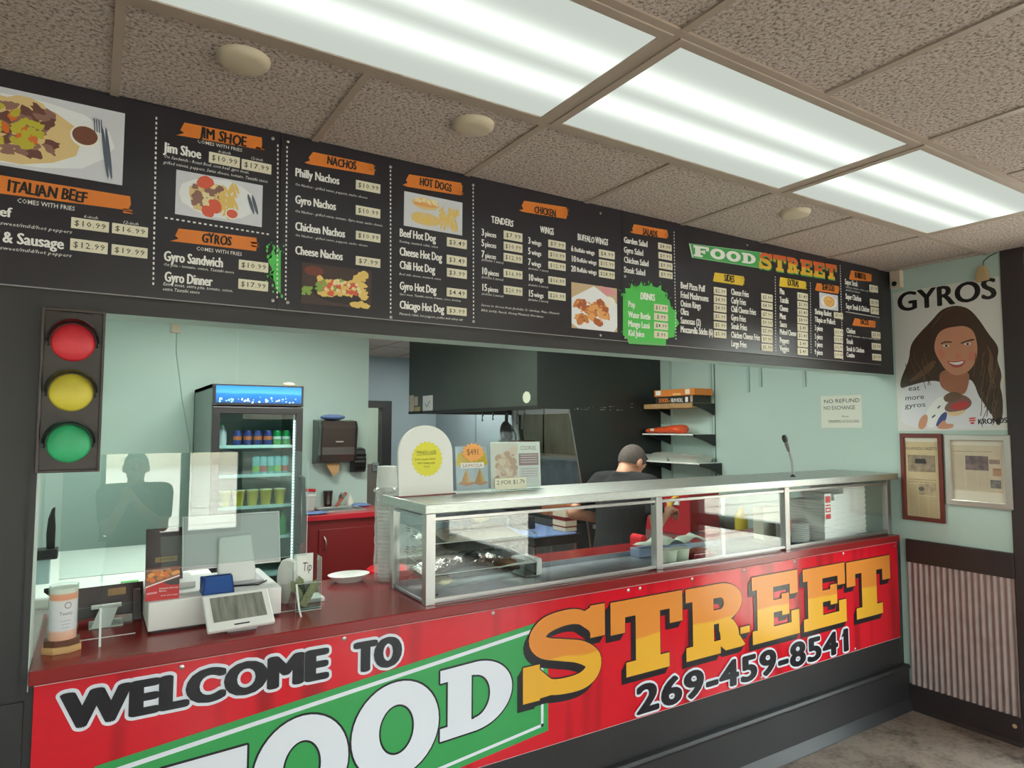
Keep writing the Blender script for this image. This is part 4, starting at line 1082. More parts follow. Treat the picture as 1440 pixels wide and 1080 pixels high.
TOM = pm('tomato', (222, 96, 72)); FRY = pm('fries', (232, 196, 110)); CHE = pm('cheese', (238, 220, 170)); SAU = pm('sauce', (124, 74, 58)); SIL = pm('cutlery', (92, 100, 116)); GRN = pm('lettuce', (140, 170, 80))
PLT = pm('dish', (236, 236, 240)); DKB = pm('dark_table', (70, 52, 48)); FRD = pm('fried', (206, 128, 66)); FRD2 = pm('fried_light', (232, 164, 96)); CRM = pm('dip', (240, 236, 230)); PNK = pm('pink_cloth', (226, 150, 160)); TAN = pm('tan_table', (206, 176, 140))
x0, z0, x1, z1 = P_['beef']
x0 = -4.838
mb, y = photo('beef', x0, z0, x1, z1, GRYPIC, [(PLT, 1, .5, .5, 0, 0, .46, .46, .06), (BUN, 1, .42, .48, 0, 0, .36, .42, .06), (BUN, 1, .5, .6, 0, 0, .14, .36, .05), (MEAT2, 26, .40, .5, .24, .30, .045, .06, .3), (MEAT, 46, .40, .5, .25, .32, .035, .045, .3), (CAR, 14, .40, .55, .18, .25, .02, .07, .2), (PEP, 36, .42, .5, .17, .28, .03, .045, .3)], BB[0], seed=3)
w, h = x1 - x0, z1 - z0
blob(mb, CRM, x0 + .80 * w, z0 + .57 * h, .074 * w, .15 * h, y - .0002, n=24, ir=0); blob(mb, SAU, x0 + .80 * w, z0 + .58 * h, .064 * w, .125 * h, y - .0003, n=24, ir=0)
for k in (0, .018): blob(mb, SIL, x0 + (.905 + k) * w, z0 + .40 * h, .010 * w, .36 * h, y - .0004 - k * .001, n=12, ir=.03, rot=.13)
for k in range(4): mb.poly([(x0 + (.845 + .012 * k) * w, y - .0005, z0 + .66 * h), (x0 + (.851 + .012 * k) * w, y - .0005, z0 + .66 * h), (x0 + (.845 + .012 * k) * w, y - .0005, z0 + .84 * h), (x0 + (.839 + .012 * k) * w, y - .0005, z0 + .84 * h)], SIL)
mb.build('food_photo', BB[0], label='printed photo of a beef sandwich with peppers and a sauce cup')
x0, z0, x1, z1 = P_['jim']; w, h = x1 - x0, z1 - z0
mb, y = photo('jim', x0, z0, x1, z1, GRYPIC, [(PLT, 1, .48, .5, 0, 0, .44, .46, .05), (BUN, 1, .35, .5, 0, 0, .22, .38, .1), (MEAT, 26, .35, .5, .16, .28, .04, .06, .3), (CHE, 8, .37, .52, .05, .3, .04, .07, .3), (FRY, 34, .60, .5, .10, .34, .018, .13, .1), (TOM, 2, .33, .8, .03, .05, .09, .14, .1), (TOM, 3, .4, .28, .07, .12, .08, .12, .1)], BB[0], seed=5)
blob(mb, CRM, x0 + .64 * w, z0 + .2 * h, .08 * w, .13 * h, y - .0002, n=20, ir=0); blob(mb, TOM, x0 + .64 * w, z0 + .2 * h, .065 * w, .1 * h, y - .0003, n=20, ir=0)
for k in range(2): blob(mb, SIL, x0 + (.86 + .05 * k) * w, z0 + .5 * h, .02 * w, .24 * h, y - .0004, n=10, ir=.05, rot=.3)
mb.build('food_photo', BB[0], label='printed photo of a sandwich with fries')
mb, y = photo('nachos', *P_['nachos'], DKB, [(pm('plate_dark', (44, 36, 36)), 1, .55, .36, 0, 0, .42, .28, .04), (pm('sauce_bowl', (120, 60, 50)), 1, .17, .82, 0, 0, .14, .12, .05), (FRY, 24, .58, .45, .32, .16, .07, .1, .35), (TOM, 26, .52, .45, .26, .16, .04, .05, .3), (GRN, 10, .4, .5, .22, .14, .04, .05, .3), (CHE, 16, .6, .5, .26, .16, .025, .05, .3), (FRY, 3, .85, .78, .06, .1, .07, .12, .3), (GRN, 8, .08, .3, .05, .1, .03, .06, .3), (FRY, 3, .84, .1, .08, .02, .08, .07, .2)], BB[1], seed=7)
mb.build('food_photo', BB[1], label='printed photo of loaded nachos')
mb, y = photo('hotdog', *P_['hotdog'], GRYPIC, [(BUN, 1, .36, .74, 0, 0, .24, .17, .06), (FRD2, 1, .36, .72, 0, 0, .22, .07, .1), (CHE, 24, .38, .82, .19, .05, .03, .04, .3), (BUN, 1, .36, .3, 0, 0, .25, .2, .06), (FRY, 26, .36, .3, .18, .10, .03, .05, .3), (FRY, 46, .76, .42, .16, .26, .016, .12, .1)], BB[1], seed=9)
mb.build('food_photo', BB[1], label='printed photo of two hot dogs with fries')
x0, z0, x1, z1 = P_['wings']; w, h = x1 - x0, z1 - z0
mb, y = photo('wings', x0, z0, x1, z1, TAN, [(PNK, 10, .8, .88, .14, .08, .06, .05, .2)], BB[1], seed=11)
q = lambda a, b_, yy: (x0 + a * w, yy, z0 + b_ * h)
mb.poly([q(0, .1, y), q(.14, 0, y), (x0 + .92 * w, y, z0), q(1, .12, y), q(1, .64, y), q(.48, .98, y), q(0, .66, y)], PLT)
rnd = random.Random(4)
blob(mb, CRM, x0 + .82 * w, z0 + .66 * h, .14 * w, .13 * h, y - .0002, n=22, ir=0)
for k in range(24):
    blob(mb, (FRD, FRD2, pm('crispy', (176, 92, 48)))[k % 3], x0 + rnd.uniform(.12, .76) * w, z0 + rnd.uniform(.18, .62) * h, .11 * w, .085 * h, y - .0003 - k * .00001, ir=.2, rot=rnd.uniform(-1, 1), rnd=rnd)
for k in range(30):
    blob(mb, (FRD2, pm('crispy', (176, 92, 48)))[k % 2], x0 + rnd.uniform(.12, .76) * w, z0 + rnd.uniform(.18, .62) * h, .035 * w, .02 * h, y - .0006 - k * .00001, ir=.3, rot=rnd.uniform(-1, 1), rnd=rnd)
mb.build('food_photo', BB[1], label='printed photo of chicken wings on a square plate')
mb, y = photo('shrimp', *P_['shrimp'], GRYPIC, [(PLT, 1, .5, .5, 0, 0, .44, .42, .05), (FRD2, 1, .52, .5, 0, 0, .3, .34, .1), (FRY, 26, .52, .5, .22, .24, .06, .08, .3), (FRD2, 14, .52, .5, .2, .22, .05, .06, .3)], BB[2], seed=13)
mb.build('food_photo', BB[2], label='printed photo of fried shrimp')

# ------------------------------------------------------------------ counter front banner
def redmat():
    m = mat('banner_red', (212, 24, 42), 0.22, spec=0.5)
    nt = m.node_tree; b_ = nt.nodes['Principled BSDF']
    geo = nt.nodes.new('ShaderNodeNewGeometry'); mp = nt.nodes.new('ShaderNodeMapping'); mp.inputs['Scale'].default_value = (9, 1, .9); mp.inputs['Rotation'].default_value = (0, .12, 0)
    nz = nt.nodes.new('ShaderNodeTexNoise'); nz.inputs['Scale'].default_value = 1.0; nz.inputs['Detail'].default_value = 1
    r = nt.nodes.new('ShaderNodeValToRGB'); e = r.color_ramp.elements
    e[0].position, e[0].color = .34, rgb(170, 22, 34); e[1].position, e[1].color = .48, rgb(214, 24, 42)
    nt.links.new(geo.outputs['Position'], mp.inputs[0]); nt.links.new(mp.outputs[0], nz.inputs['Vector']); nt.links.new(nz.outputs['Fac'], r.inputs[0]); nt.links.new(r.outputs[0], b_.inputs['Base Color'])
    n2 = nt.nodes.new('ShaderNodeTexNoise'); n2.inputs['Scale'].default_value = 5; bp = nt.nodes.new('ShaderNodeBump'); bp.inputs['Strength'].default_value = .12; bp.inputs['Distance'].default_value = .02
    nt.links.new(geo.outputs['Position'], n2.inputs['Vector']); nt.links.new(n2.outputs['Fac'], bp.inputs['Height']); nt.links.new(bp.outputs[0], b_.inputs['Normal'])
    return m
BRED = redmat(); BRED.node_tree.nodes['Principled BSDF'].inputs['Roughness'].default_value = .16
LG = dict(rough=.24)
BINK = mat('banner_ink', (30, 26, 34), .24); BWHITE = mat('banner_white', (226, 228, 240), .24); BGREEN = mat('banner_green', (56, 156, 84), .24)
STREETM = mat('banner_street', (226, 140, 58), 0.24)
fire(STREETM, 0.79, (224, 138, 56), (232, 172, 52))
JX = -2.273
bt = []
for a, b_, lab in ((-4.50, JX - .0008, 'glossy red counter banner on the left with the welcome words and green logo half'), (JX + .0008, -0.058, 'glossy red counter banner on the right with orange letters and the phone number')):
    t = thing('counter_banner', lab, 'banner', ((a + b_) / 2, 0, .435), 'printed banners on the counter front')
    p = MB().box((a, -.0, .4345), (b_, .006, 1.0245), BRED)
    e = mat('banner_edge', (214, 190, 190), .4)
    p.box((a, -.0006, 1.0225), (b_, 0, 1.0245), e); p.box((a, -.0006, .4345), (b_, 0, .4362), e)
    p.build('panel', t); bt.append(t)
circ = lambda r, n=12: tuple((r * cos(2 * pi * i / n), r * sin(2 * pi * i / n)) for i in range(n)) + ((0, 0),)
A = -.0008
# green panel, white line
gp = MB()
gpts = [(-4.36, A, .4362), (-4.36, A, .765), (-2.80, A, .945), (-2.755, A, .945), (-2.755, A, .500), (-3.35, A, .4362)]
gpts = [(-4.349, A, .770), (-2.755, A, .948), (-2.755, A, .4985), (-3.372, A, .4362), (-4.349, A, .4362)]
gp.poly(gpts[::-1], BGREEN)
def strip(p, q, t_, y, m, mb):
    p, q = Vector(p), Vector(q); d = (q - p).normalized(); n = Vector((-d.y, d.x)) * t_ / 2
    mb.poly([((p + s * n).x, y, (p + s * n).y) for s in (1, -1)] + [((q + s * n).x, y, (q + s * n).y) for s in (-1, 1)], m)
strip((-4.30, .745), (-2.785, .917), .014, A - .0003, BWHITE, gp); strip((-2.785, .921), (-2.785, .520), .012, A - .0003, BWHITE, gp); strip((-2.779, .527), (-3.55, .443), .012, A - .0003, BWHITE, gp)
gp.build('logo_panel', bt[0], label='green panel with a white border line')
for ch, x, zb, wd, ht in (('F', -4.178, .418, .245, .30), ('O', -3.915, .443, .315, .335), ('O', -3.59, .487, .335, .335), ('D', -3.25, .572, .318, .258)):
    food = MB()
    for k, (m_, sh, y) in enumerate(((BINK, circ(.007), A - .0006), (BWHITE, ((0, 0),), A - .0018))):
        tmp = MB()
        if ch == 'O': slab('O', tmp, m_, (x, 0, zb), (1, 0, .02), UZ, wd, ht, (0, y, 0), sh)
        else: slab(ch, tmp, m_, (x, 0, zb), (1, 0, .045), UZ, wd, ht, (0, y, 0), sh)
        lim = .4368
        for f in tmp.f:                                # cut at the panel's lower edge
            P = [Vector(tmp.v[i]) for i in f]; out = []
            for p, q in zip(P, P[1:] + P[:1]):
                if p.z >= lim: out.append(p)
                if (p.z - lim) * (q.z - lim) < 0: out.append(p.lerp(q, (lim - p.z) / (q.z - p.z)))
            if len(out) > 2: food.poly(out, m_)
    food.build('logo_letter', bt[0], label='white slab letter with black outline')
fat = tuple((.012 * cos(2 * pi * i / 12), .0055 * sin(2 * pi * i / 12)) for i in range(12)) + ((0, 0),)
wide = tuple((.0215 * cos(2 * pi * i / 36), .0155 * sin(2 * pi * i / 36)) for i in range(36)) + ((0, 0),)
for word, xa, xb, za, ca in (('WELCOME', -4.428, -3.68, .893, .093), ('TO', -3.578, -3.412, .889, .095)):
    wel = MB()
    text(wel, BWHITE, word, (xa, A, za), UX, UZ, xb - xa, ca, 'x', shifts=wide, track=.02)
    text(wel, BINK, word, (xa, A - .0026, za), UX, UZ, xb - xa, ca, 'x', shifts=fat, track=.02)
    wel.build('welcome_word', bt[0], label='black letters with white outline')
for k, (ch, xa, xb, zb, zt) in enumerate((('S', -2.881, -2.447, .629, .972), ('T', -2.419, -1.972, .629, .968), ('R', -1.95, -1.488, .627, .966), ('E', -1.466, -1.075, .624, .966), ('E', -1.036, -.63, .620, .958), ('T', -.622, -.155, .612, .953))):
    mb = MB()
    slab(ch, mb, BINK, (xa, 0, zb), UX, UZ, xb - xa, zt - zb, (0, A - .0012, 0), circ(.005, 8) + tuple((-.012 * q - .002, -.014 * q) for q in (.4, .8, 1.2, 1.6, 2.0)))
    slab(ch, mb, STREETM, (xa, 0, zb), UX, UZ, xb - xa, zt - zb, (0, A - .0032, 0))
    mb.build('street_letter', bt[0 if k == 0 else 1])
ph = MB()
text(ph, BWHITE, '269-459-8541', (-2.272, A - .0034, .458), UX, UZ, 1.69, .118, 'x', shifts=wide, track=.05)
text(ph, BINK, '269-459-8541', (-2.272, A - .0062, .458), UX, UZ, 1.69, .118, 'x', shifts=fat, track=.05)
adv_ = sum(_G['x', c_][2] + .05 for c_ in '269-459-8541') - .05; sx_ = 1.69 / adv_
xl_ = -2.272 + (adv_ - _G['x', '1'][2] + min(v_[0] for v_ in _G['x', '1'][0])) * sx_
for m_, y, e in ((BWHITE, A - .0035, .014), (BINK, A - .0063, .0)):
    ph.poly([(xl_ - .034 - e, y, .538 - e), (xl_ + .006, y, .546 - e), (xl_ + .006, y, .576 + e), (xl_ - .010 - e, y, .566 + e)], m_)
ph.build('phone_lettering', bt[1], label='black phone number with white outline')
for x, z in ((-4.13, 1.008), (-3.62, 1.01), (-3.02, 1.01), (-2.31, 1.008), (-2.24, 1.008), (-1.9, 1.01), (-1.52, 1.008), (-1.1, 1.008), (-.64, 1.008), (-.085, 1.0), (-2.22, .45), (-1.4, .448), (-.55, .447)):
    MB().lathe((x, -.0005, z), [(.008, 0), (.008, .001), (.004, .003), (0, .0032)], ALU, n=10, ax=(0, -1, 0)).build('screw', bt[0 if x < JX else 1], smooth=40)
# ------------------------------------------------------------------ counter, traffic light, display case
ZC = 1.07
m = MB()
m.box((XO + .007, -.022, 1.0305), (-.062, .66, ZC), RED)
m.build('worktop', bevel=.004, label='long dark red laminate counter top below the serving opening', cat='worktop')
m = MB().box((XO + .01, .145, 0), (-.03, .60, 1.027), REDC)
for k in range(6): m.box((-4.4 + .73 * k, .60, .12), (-3.72 + .73 * k, .615, .98), REDC)
m.build('cabinet_run', label='dark red cabinet base under the kitchen side of the counter', cat='cabinet')

m = MB(); pts = [(-1.745, ZC), (-1.695, ZC), (-1.695, ZC + .04)] + [(-1.72 + .025 * cos(a * pi / 6), ZC + .04 + .025 * sin(a * pi / 6)) for a in range(7)] + [(-1.745, ZC + .04)]
m.prism([(x, .52, z) for x, z in pts], (0, .09, 0), REDB); m.build('red_stop', bevel=.003, label='small red rounded block standing on the counter behind the display case', cat='block')

t = thing('traffic_light', 'decorative traffic light with red, yellow and green lenses hung on the black pillar', 'traffic light sign', (-4.442, 0, 1.615))
TLX0, TLX1, TLZ0, TLZ1 = -4.520, -4.366, 1.615, 2.080
HOUS = mat('traffic_housing', (58, 50, 46), 0.3, var=.3, vscale=12)
m = MB().box((TLX0, -.035, TLZ0), (TLX1, .003, TLZ1), HOUS)
m.frame((TLX0, -.046, TLZ0), UX, UZ, TLX1 - TLX0, TLZ1 - TLZ0, .008, (0, 1, 0), .02, mat('traffic_rim', (66, 54, 52), .35))
m.build('housing', t, bevel=.002)
xm = (TLX0 + TLX1) / 2
for z, n, c in ((1.985, 'red', (226, 52, 64)), (1.842, 'yellow', (224, 206, 70)), (1.697, 'green', (62, 190, 126))):
    MB().lathe((xm, -.035, z), [(.0545, 0), (.054, .004), (.048, .008), (.034, .012), (.016, .0145), (0, .015)], mat('lens_' + n, c, .42, var=.06, vscale=25), n=32, ax=(0, -1, 0)).build('lens', t, smooth=50, label=n + ' lens')
    v = MB(); rs = []
    for i in range(21):
        a = radians(-12 + 204 * i / 20); L = .012 + .05 * max(0, sin(a)) ** .8
        ca, sa = cos(a), sin(a)
        rs.append([(xm + .057 * ca, -.034, z + .057 * sa), (xm + .062 * ca, -.034, z + .062 * sa), (xm + .064 * ca, -.034 - L, z + .064 * sa + .002), (xm + .060 * ca, -.034 - L, z + .060 * sa + .002)])
    v.loft(rs, BLKPL); v.build('visor', t, smooth=40)

# ---- stainless display case
CX0, CX1 = -3.31, -.075
t = thing('display_case', 'long stainless steel and glass display case standing on the red counter', 'display case', (-1.7, .2, ZC))
m = MB().box((CX0 - .012, -.012, 1.416), (CX1 + .04, .43, 1.4545), STEEL)
m.build('steel_top', t, bevel=.004, label='brushed steel top slab')
posts = [-3.282, -2.088, -1.118, CX1 - .012]
for x in posts: MB().box((x - .020, .022, ZC), (x + .020, .060, 1.416), ALU).build('post', t, bevel=.002)
for x in (-3.288, CX1 - .012): MB().box((x - .016, .345, ZC), (x + .016, .377, 1.416), ALU).build('post', t, bevel=.002)
for a, b in zip(posts, posts[1:]):
    for z in (1.086, 1.392):
        MB().box((a + .02, .026, z - .007), (b - .02, .042, z + .007), ALU).build('rail', t, bevel=.0015)
    MB().box((a + .02, .044, 1.071), (b - .02, .052, 1.083), ALU).build('door_track', t)
for z in (1.080, 1.398): MB().box((CX0 + .012, .06, z - .006), (CX0 + .024, .345, z + .006), STEEL2).build('rail', t, bevel=.0015)
m = MB()
m.box((CX0 + .03, .06, ZC), (CX1 - .03, .36, ZC + .004), STEEL2)
m.box((CX0 + .03, .352, ZC), (CX1 - .03, .36, ZC + .026), STEEL2)
m.build('bottom_pan', t, label='dull steel bottom pan')
def pane(a, b, y, tilt=0.0):
    MB().prism([(a, y, 1.090), (b + tilt * .3, y, 1.090), (b, y, 1.388), (a, y, 1.388)], (0, .004, 0), GLASS).build('glass_pane', t, label='clear glass pane')
pane(-3.26, -2.72, .030); pane(-2.735, -2.11, .038); pane(-2.066, -1.62, .030); pane(-1.635, -1.14, .038); pane(-1.096, CX1 - .034, .030)
MB().prism([(CX0 + .016, .062, 1.083), (CX0 + .016, .343, 1.083), (CX0 + .016, .343, 1.396), (CX0 + .016, .062, 1.396)], (.004, 0, 0), GLASS).build('glass_pane', t, label='clear glass end pane')
m = MB()
for z in (1.29, 1.105): m.box((-3.262, .029, z - .004), (-3.246, .030, z + .004), BLKPL)
for x in (-2.118, -1.148): m.box((x - .012, .0285, 1.376), (x + .004, .030, 1.388), BLKPL)
m.build('clips', t)
nt_ = MB()
for k, (y, z) in enumerate(((.13, 1.33), (.19, 1.345), (.13, 1.27), (.20, 1.26), (.15, 1.19), (.17, 1.15))):
    for q in range(3): nt_.box((CX0 + .0150, y + .002 * q, z - .010 * q), (CX0 + .0158, y + .03 + .006 * ((k + q) % 3), z - .010 * q + .003), GREYP)
nt_.build('pane_notice', t, label='faint printed notice on the end pane')

# ---- trays and food inside the left bay
rack = thing('acrylic_tray_rack', 'two-level clear acrylic tray rack in the left bay of the display case', 'tray rack', (-3.0, .2, ZC + .004))
def bakery_tray(x0, x1, y0, y1, z, rise, label):
    b = MB(); w = .005
    Mx = Matrix.Translation((0, y0, z)) @ Matrix.Rotation(radians(rise), 4, 'X') @ Matrix.Translation((0, -y0, -z))
    b.box((x0, y0, z), (x1, y1, z + w), ACRYL, Mx)
    for a in ((x0, x0 + w), (x1 - w, x1)): b.box((a[0], y0, z), (a[1], y1, z + .055), ACRYL, Mx)
    for a in ((y0, y0 + w), (y1 - w, y1)): b.box((x0, a[0], z), (x1, a[1], z + .055), ACRYL, Mx)
    e = mat('acrylic_edge', (226, 234, 232), .2)
    for a in (x0, x1 - w): b.box((a, y0, z + .0545), (a + w, y1, z + .0565), e, Mx)
    for a in (y0, y1 - w): b.box((x0, a, z + .0545), (x1, a + w, z + .0565), e, Mx)
    b.build('tray', rack, label=label)
    return Mx
MU = bakery_tray(-3.245, -2.76, .075, .335, 1.235, 10, 'upper clear tray')
ML = bakery_tray(-3.245, -2.76, .075, .335, 1.115, 7, 'lower clear tray')
for x in (-3.248, -2.757):
    for y, zt in ((.09, 1.24), (.32, 1.28)): MB().cyl((x, y, ZC + .0042), (x, y, zt), .004, ACRYL, n=8).build('support_rod', rack)
def crumple(name, lab, x0, x1, y0, y1, z, hgt, m_, nx=26, ny=16, Mx=None, cat='foil', seed=2, group=None):
    rnd = random.Random(seed); b = MB(); vs = []; fs = []
    for j in range(ny + 1):
        for i in range(nx + 1):
            u, v = i / nx, j / ny
            e = min(u, 1 - u, v, 1 - v) * 6
            p = Vector((x0 + (x1 - x0) * u, y0 + (y1 - y0) * v, z + hgt * min(1, e) * rnd.uniform(.45, 1) + rnd.uniform(0, hgt * .12)))
            vs.append(Mx @ p if Mx is not None else p)
    k = len(vs)
    for j in range(ny):
        for i in range(nx):
            a = j * (nx + 1) + i; fs.append((a, a + 1, a + nx + 2, a + nx + 1))
    b.add(vs, fs, m_)
    lo = []
    for p in vs:
        q = Vector(p); lo.append(q)
    rim = [i for i in range(nx + 1)] + [j * (nx + 1) + nx for j in range(1, ny + 1)] + [ny * (nx + 1) + i for i in range(nx - 1, -1, -1)] + [j * (nx + 1) for j in range(ny - 1, 0, -1)]
    base = [Vector((vs[i][0], vs[i][1], 0)) for i in rim]
    bp = []
    for i in rim:
        p = Vector(vs[i]); bp.append(p - Vector((0, 0, hgt * .3)))
    n = len(rim)
    b.add([vs[i] for i in rim] + bp, [(q, (q + 1) % n, n + (q + 1) % n, n + q) for q in range(n)] + [tuple(range(2 * n - 1, n - 1, -1))], m_)
    return b.build(name, smooth=70, label=lab, cat=cat, group=group)
PAPERF = mat('greaseproof_paper', (214, 206, 194), .5, bump=.6, bscale=50)
crumple('foil_sheet', 'crumpled shiny foil lining the upper acrylic tray', -3.235, -2.79, .085, .325, 1.247, .035, FOIL, Mx=MU, seed=4)
crumple('foil_sheet', 'crumpled shiny foil lining the lower acrylic tray', -3.235, -2.79, .16, .325, 1.127, .035, FOIL, Mx=ML, seed=5)
crumple('paper_sheet', 'wrinkled pale paper over the foil in the upper tray', -3.18, -2.83, .10, .25, 1.285, .02, PAPERF, Mx=MU, seed=7, cat='paper')
CREAMF = mat('pale_pastry', (222, 208, 168), .7, bump=.4, bscale=90); BROWNF = mat('brown_pastry', (142, 100, 66), .7, var=.3, vscale=60, bump=.5, bscale=90)
def lump(name, lab, c, r, m_, M=None, group=None, cat='pastry', seed=1):
    rnd = random.Random(seed); b = MB().sphere((0, 0, 0), r, m_, 16, 10)
    b.v = [tuple(Vector(v) * (1 + rnd.uniform(-.12, .12))) for v in b.v]
    b.v = [tuple((M @ (Vector(v) + Vector(c))) if M is not None else (Vector(v) + Vector(c))) for v in b.v]
    return b.build(name, smooth=80, label=lab, cat=cat, group=group)
lump('pastry', 'pale crumbly pastry at the back of the upper tray', (-2.94, .27, 1.315), (.045, .03, .02), CREAMF, MU, seed=3)
lump('pastry', 'brown crusty pastry on the right of the lower tray', (-2.86, .16, 1.145), (.055, .045, .025), BROWNF, ML, seed=4)
lump('pastry', 'small tan pastry at the front left of the lower tray', (-3.19, .10, 1.135), (.04, .03, .015), CREAMF, ML, seed=6)
for lab, c0, c1, w in (('black rubber tongs lying at the front of the lower tray', (-3.17, .11, 1.150), (-2.97, .13, 1.150), .022), ('black tong head resting on the foil of the lower tray', (-3.05, .20, 1.172), (-2.97, .22, 1.176), .024)):
    p, q = ML @ Vector(c0), ML @ Vector(c1)
    b = MB(); d = q - p; rs = []
    for i in range(11):
        u = i / 10; k = w * (.35 + .65 * sin(pi * min(1, u * .75 + .2)) ** .7)
        rs.append(b.ring(p + d * u + Vector((0, 0, .008 * sin(pi * u))), d, k * .55, 12, k))
    b.loft(rs, BLKPL); b.build('tongs', smooth=50, label=lab, cat='tongs')
b = MB(); b.tube([ML @ Vector(p) for p in ((-2.93, .11, 1.155), (-2.85, .12, 1.158), (-2.78, .13, 1.158))], .004, WHITEP); b.build('plastic_stick', smooth=60, label='thin white plastic stick beside the brown pastry', cat='stick')
MB().box((-2.735, .20, ZC + .006), (-2.64, .33, ZC + .085), WHITEP).build('plastic_tub', bevel=.012, label='white plastic tub behind the right end of the acrylic trays', cat='tub')

# ---- third bay: paper, tubs and tray
PGREEN = mat('pale_green_paper', (206, 222, 206), .6)
b = MB(); n = 14; vs = []
for j in range(2):
    for i in range(n + 1):
        vs.append((-1.98 + .42 * i / n, .20 + .13 * j, 1.150 + .012 * sin(i * 1.3) - .02 * j * sin(i * .7 + 1)))
b.add(vs, [(i, i + 1, n + 2 + i, n + 1 + i) for i in range(n)], PGREEN)
b.add([(x, y, z - .002) for x, y, z in vs], [(i, i + 1, n + 2 + i, n + 1 + i) for i in range(n)], PGREEN)
b.build('wrapping_paper', smooth=60, label='pale green wrapping paper draped over the tubs in the third bay', cat='paper')
PALE = mat('pale_tub', (204, 214, 196), .4)
for k, (x, lab) in enumerate(((-1.93, 'pale plastic tub in the third bay, next to the steel post'), (-1.845, 'pale plastic tub in the third bay, next to the red meat tray'))):
    b = MB().lathe((x, .12, ZC + .005), [(.034, 0), (.040, .055), (.043, .057), (.043, .062), (.038, .062)], PALE, n=24); b.build('tub', smooth=40, label=lab, cat='tub', group='pale tubs in the third bay')
b = MB().box((-1.80, .075, ZC + .005), (-1.64, .17, ZC + .035), RED); b.build('meat_tray', bevel=.004, label='small red tray in the third bay beside the pale tubs', cat='tray')
lump('minced_filling', 'reddish brown filling heaped in the small red tray', (-1.72, .122, 1.108), (.07, .04, .016), mat('filling', (140, 66, 50), .7, var=.4, vscale=90), seed=8, cat='food')
MB().box((-1.99, .27, ZC + .005), (-1.60, .34, ZC + .05), mat('blue_grey_tray', (150, 166, 196), .4)).build('blue_tray', bevel=.004, label='pale blue plastic tray standing at the back of the third bay', cat='tray')

# ---- right bay: bottle, plates, foam boxes
t2 = thing('sauce_bottle', 'small sauce bottle with red label and dark base in the right bay of the case', 'bottle', (-1.03, .10, ZC + .004))
MB().lathe((-1.03, .10, ZC + .004), [(.026, 0), (.028, .005), (.028, .16), (.020, .175), (.014, .185)], glass('bottle_plastic', (220, 214, 200), base=.06, extra=.35), n=20).build('body', t2, smooth=40)
MB().lathe((-1.03, .10, ZC + .0045), [(.0285, 0), (.0285, .062)], mat('dark_sauce', (40, 40, 50), .3), n=20).build('dark_base', t2, smooth=40)
MB().lathe((-1.03, .10, ZC + .189), [(.016, 0), (.016, .018), (.0, .019)], BLKPL, n=16).build('cap', t2, smooth=40)
b = MB()
for i in range(9):
    a = radians(200 + 70 * i / 8)
for i in range(8):
    a0, a1 = radians(190 + 12 * i), radians(202 + 12 * i); R_ = .0287
    b.poly([(-1.03 + R_ * cos(a0), .10 + R_ * sin(a0), ZC + .09), (-1.03 + R_ * cos(a1), .10 + R_ * sin(a1), ZC + .09), (-1.03 + R_ * cos(a1), .10 + R_ * sin(a1), ZC + .16), (-1.03 + R_ * cos(a0), .10 + R_ * sin(a0), ZC + .16)], REDB)
b.build('label', t2, label='red label')
proto = None
for k in range(10):
    if proto is None:
        b = MB().lathe((-.885, .16, ZC + .006), [(.058, 0), (.062, .004), (.092, .013), (.092, .015), (.060, .0065), (0, .006)], FOAM, n=28)
        b.v = [(x + .885, y - .16, z - ZC - .006) for x, y, z in b.v]
        proto = b.build('foam_plate', smooth=50, label='x', cat='plate', group='stacked white foam plates in the right bay'); o = proto
    else:
        o = copy_tree(proto)
    o.location = (-.885 + .001 * (k % 3), .16, ZC + .006 + .0105 * k)
    o['label'] = 'white foam plate at the bottom of the stack in the right bay' if k == 0 else ('white foam plate on top of the stack in the right bay' if k == 9 else 'white foam plate in the middle of the stack in the right bay')
proto = None
stacks = [(-.665, .17, .235, 'standing nearest the round plates'), (-.525, .195, .265, 'standing second from the round plates'), (-.385, .22, .305, 'standing third from the round plates'), (-.245, .235, .315, 'standing at the right end of the case')]
for k, (x, y, hh, lab) in enumerate(stacks):
    b = MB(); n = int(hh / .0165)
    for q in range(n):
        z = ZC + .005 + hh * q / n; e = .003 if q % 2 else 0
        b.box((x - .062 + e, y - .115 + e, z), (x + .062 - e, y + .115 - e, z + hh / n), FOAM)
    b.build('foam_box_stack', bevel=.003, label='tall sleeve of nested white foam boxes ' + lab, cat='foam boxes', group='foam takeout box sleeves in the right bay')
t3 = thing('sticker_sign', 'small white sign with red bars standing before the foam boxes in the right bay', 'sign', (-.72, .055, ZC + .12))
MB().box((-.753, .0352, ZC + .125), (-.690, .0375, ZC + .285), WHITEC).build('card', t3)
b = MB()
b.box((-.746, .0344, ZC + .235), (-.697, .0350, ZC + .272), REDB); b.box((-.746, .0344, ZC + .215), (-.697, .0350, ZC + .222), REDB)
b.frame((-.746, .0344, ZC + .178), UX, UZ, .049, .028, .008, (0, 1, 0), .0006, REDB); b.box((-.746, .0344, ZC + .140), (-.697, .0350, ZC + .168), REDB)
b.build('red_marks', t3, label='red block lettering')
MB().box((-1.0, .27, ZC + .006), (-.83, .345, ZC + .20), mat('kraft_white', (214, 214, 196), .6)).build('paper_box', bevel=.004, label='cream paper box at the back of the right bay behind the bottle', cat='box')
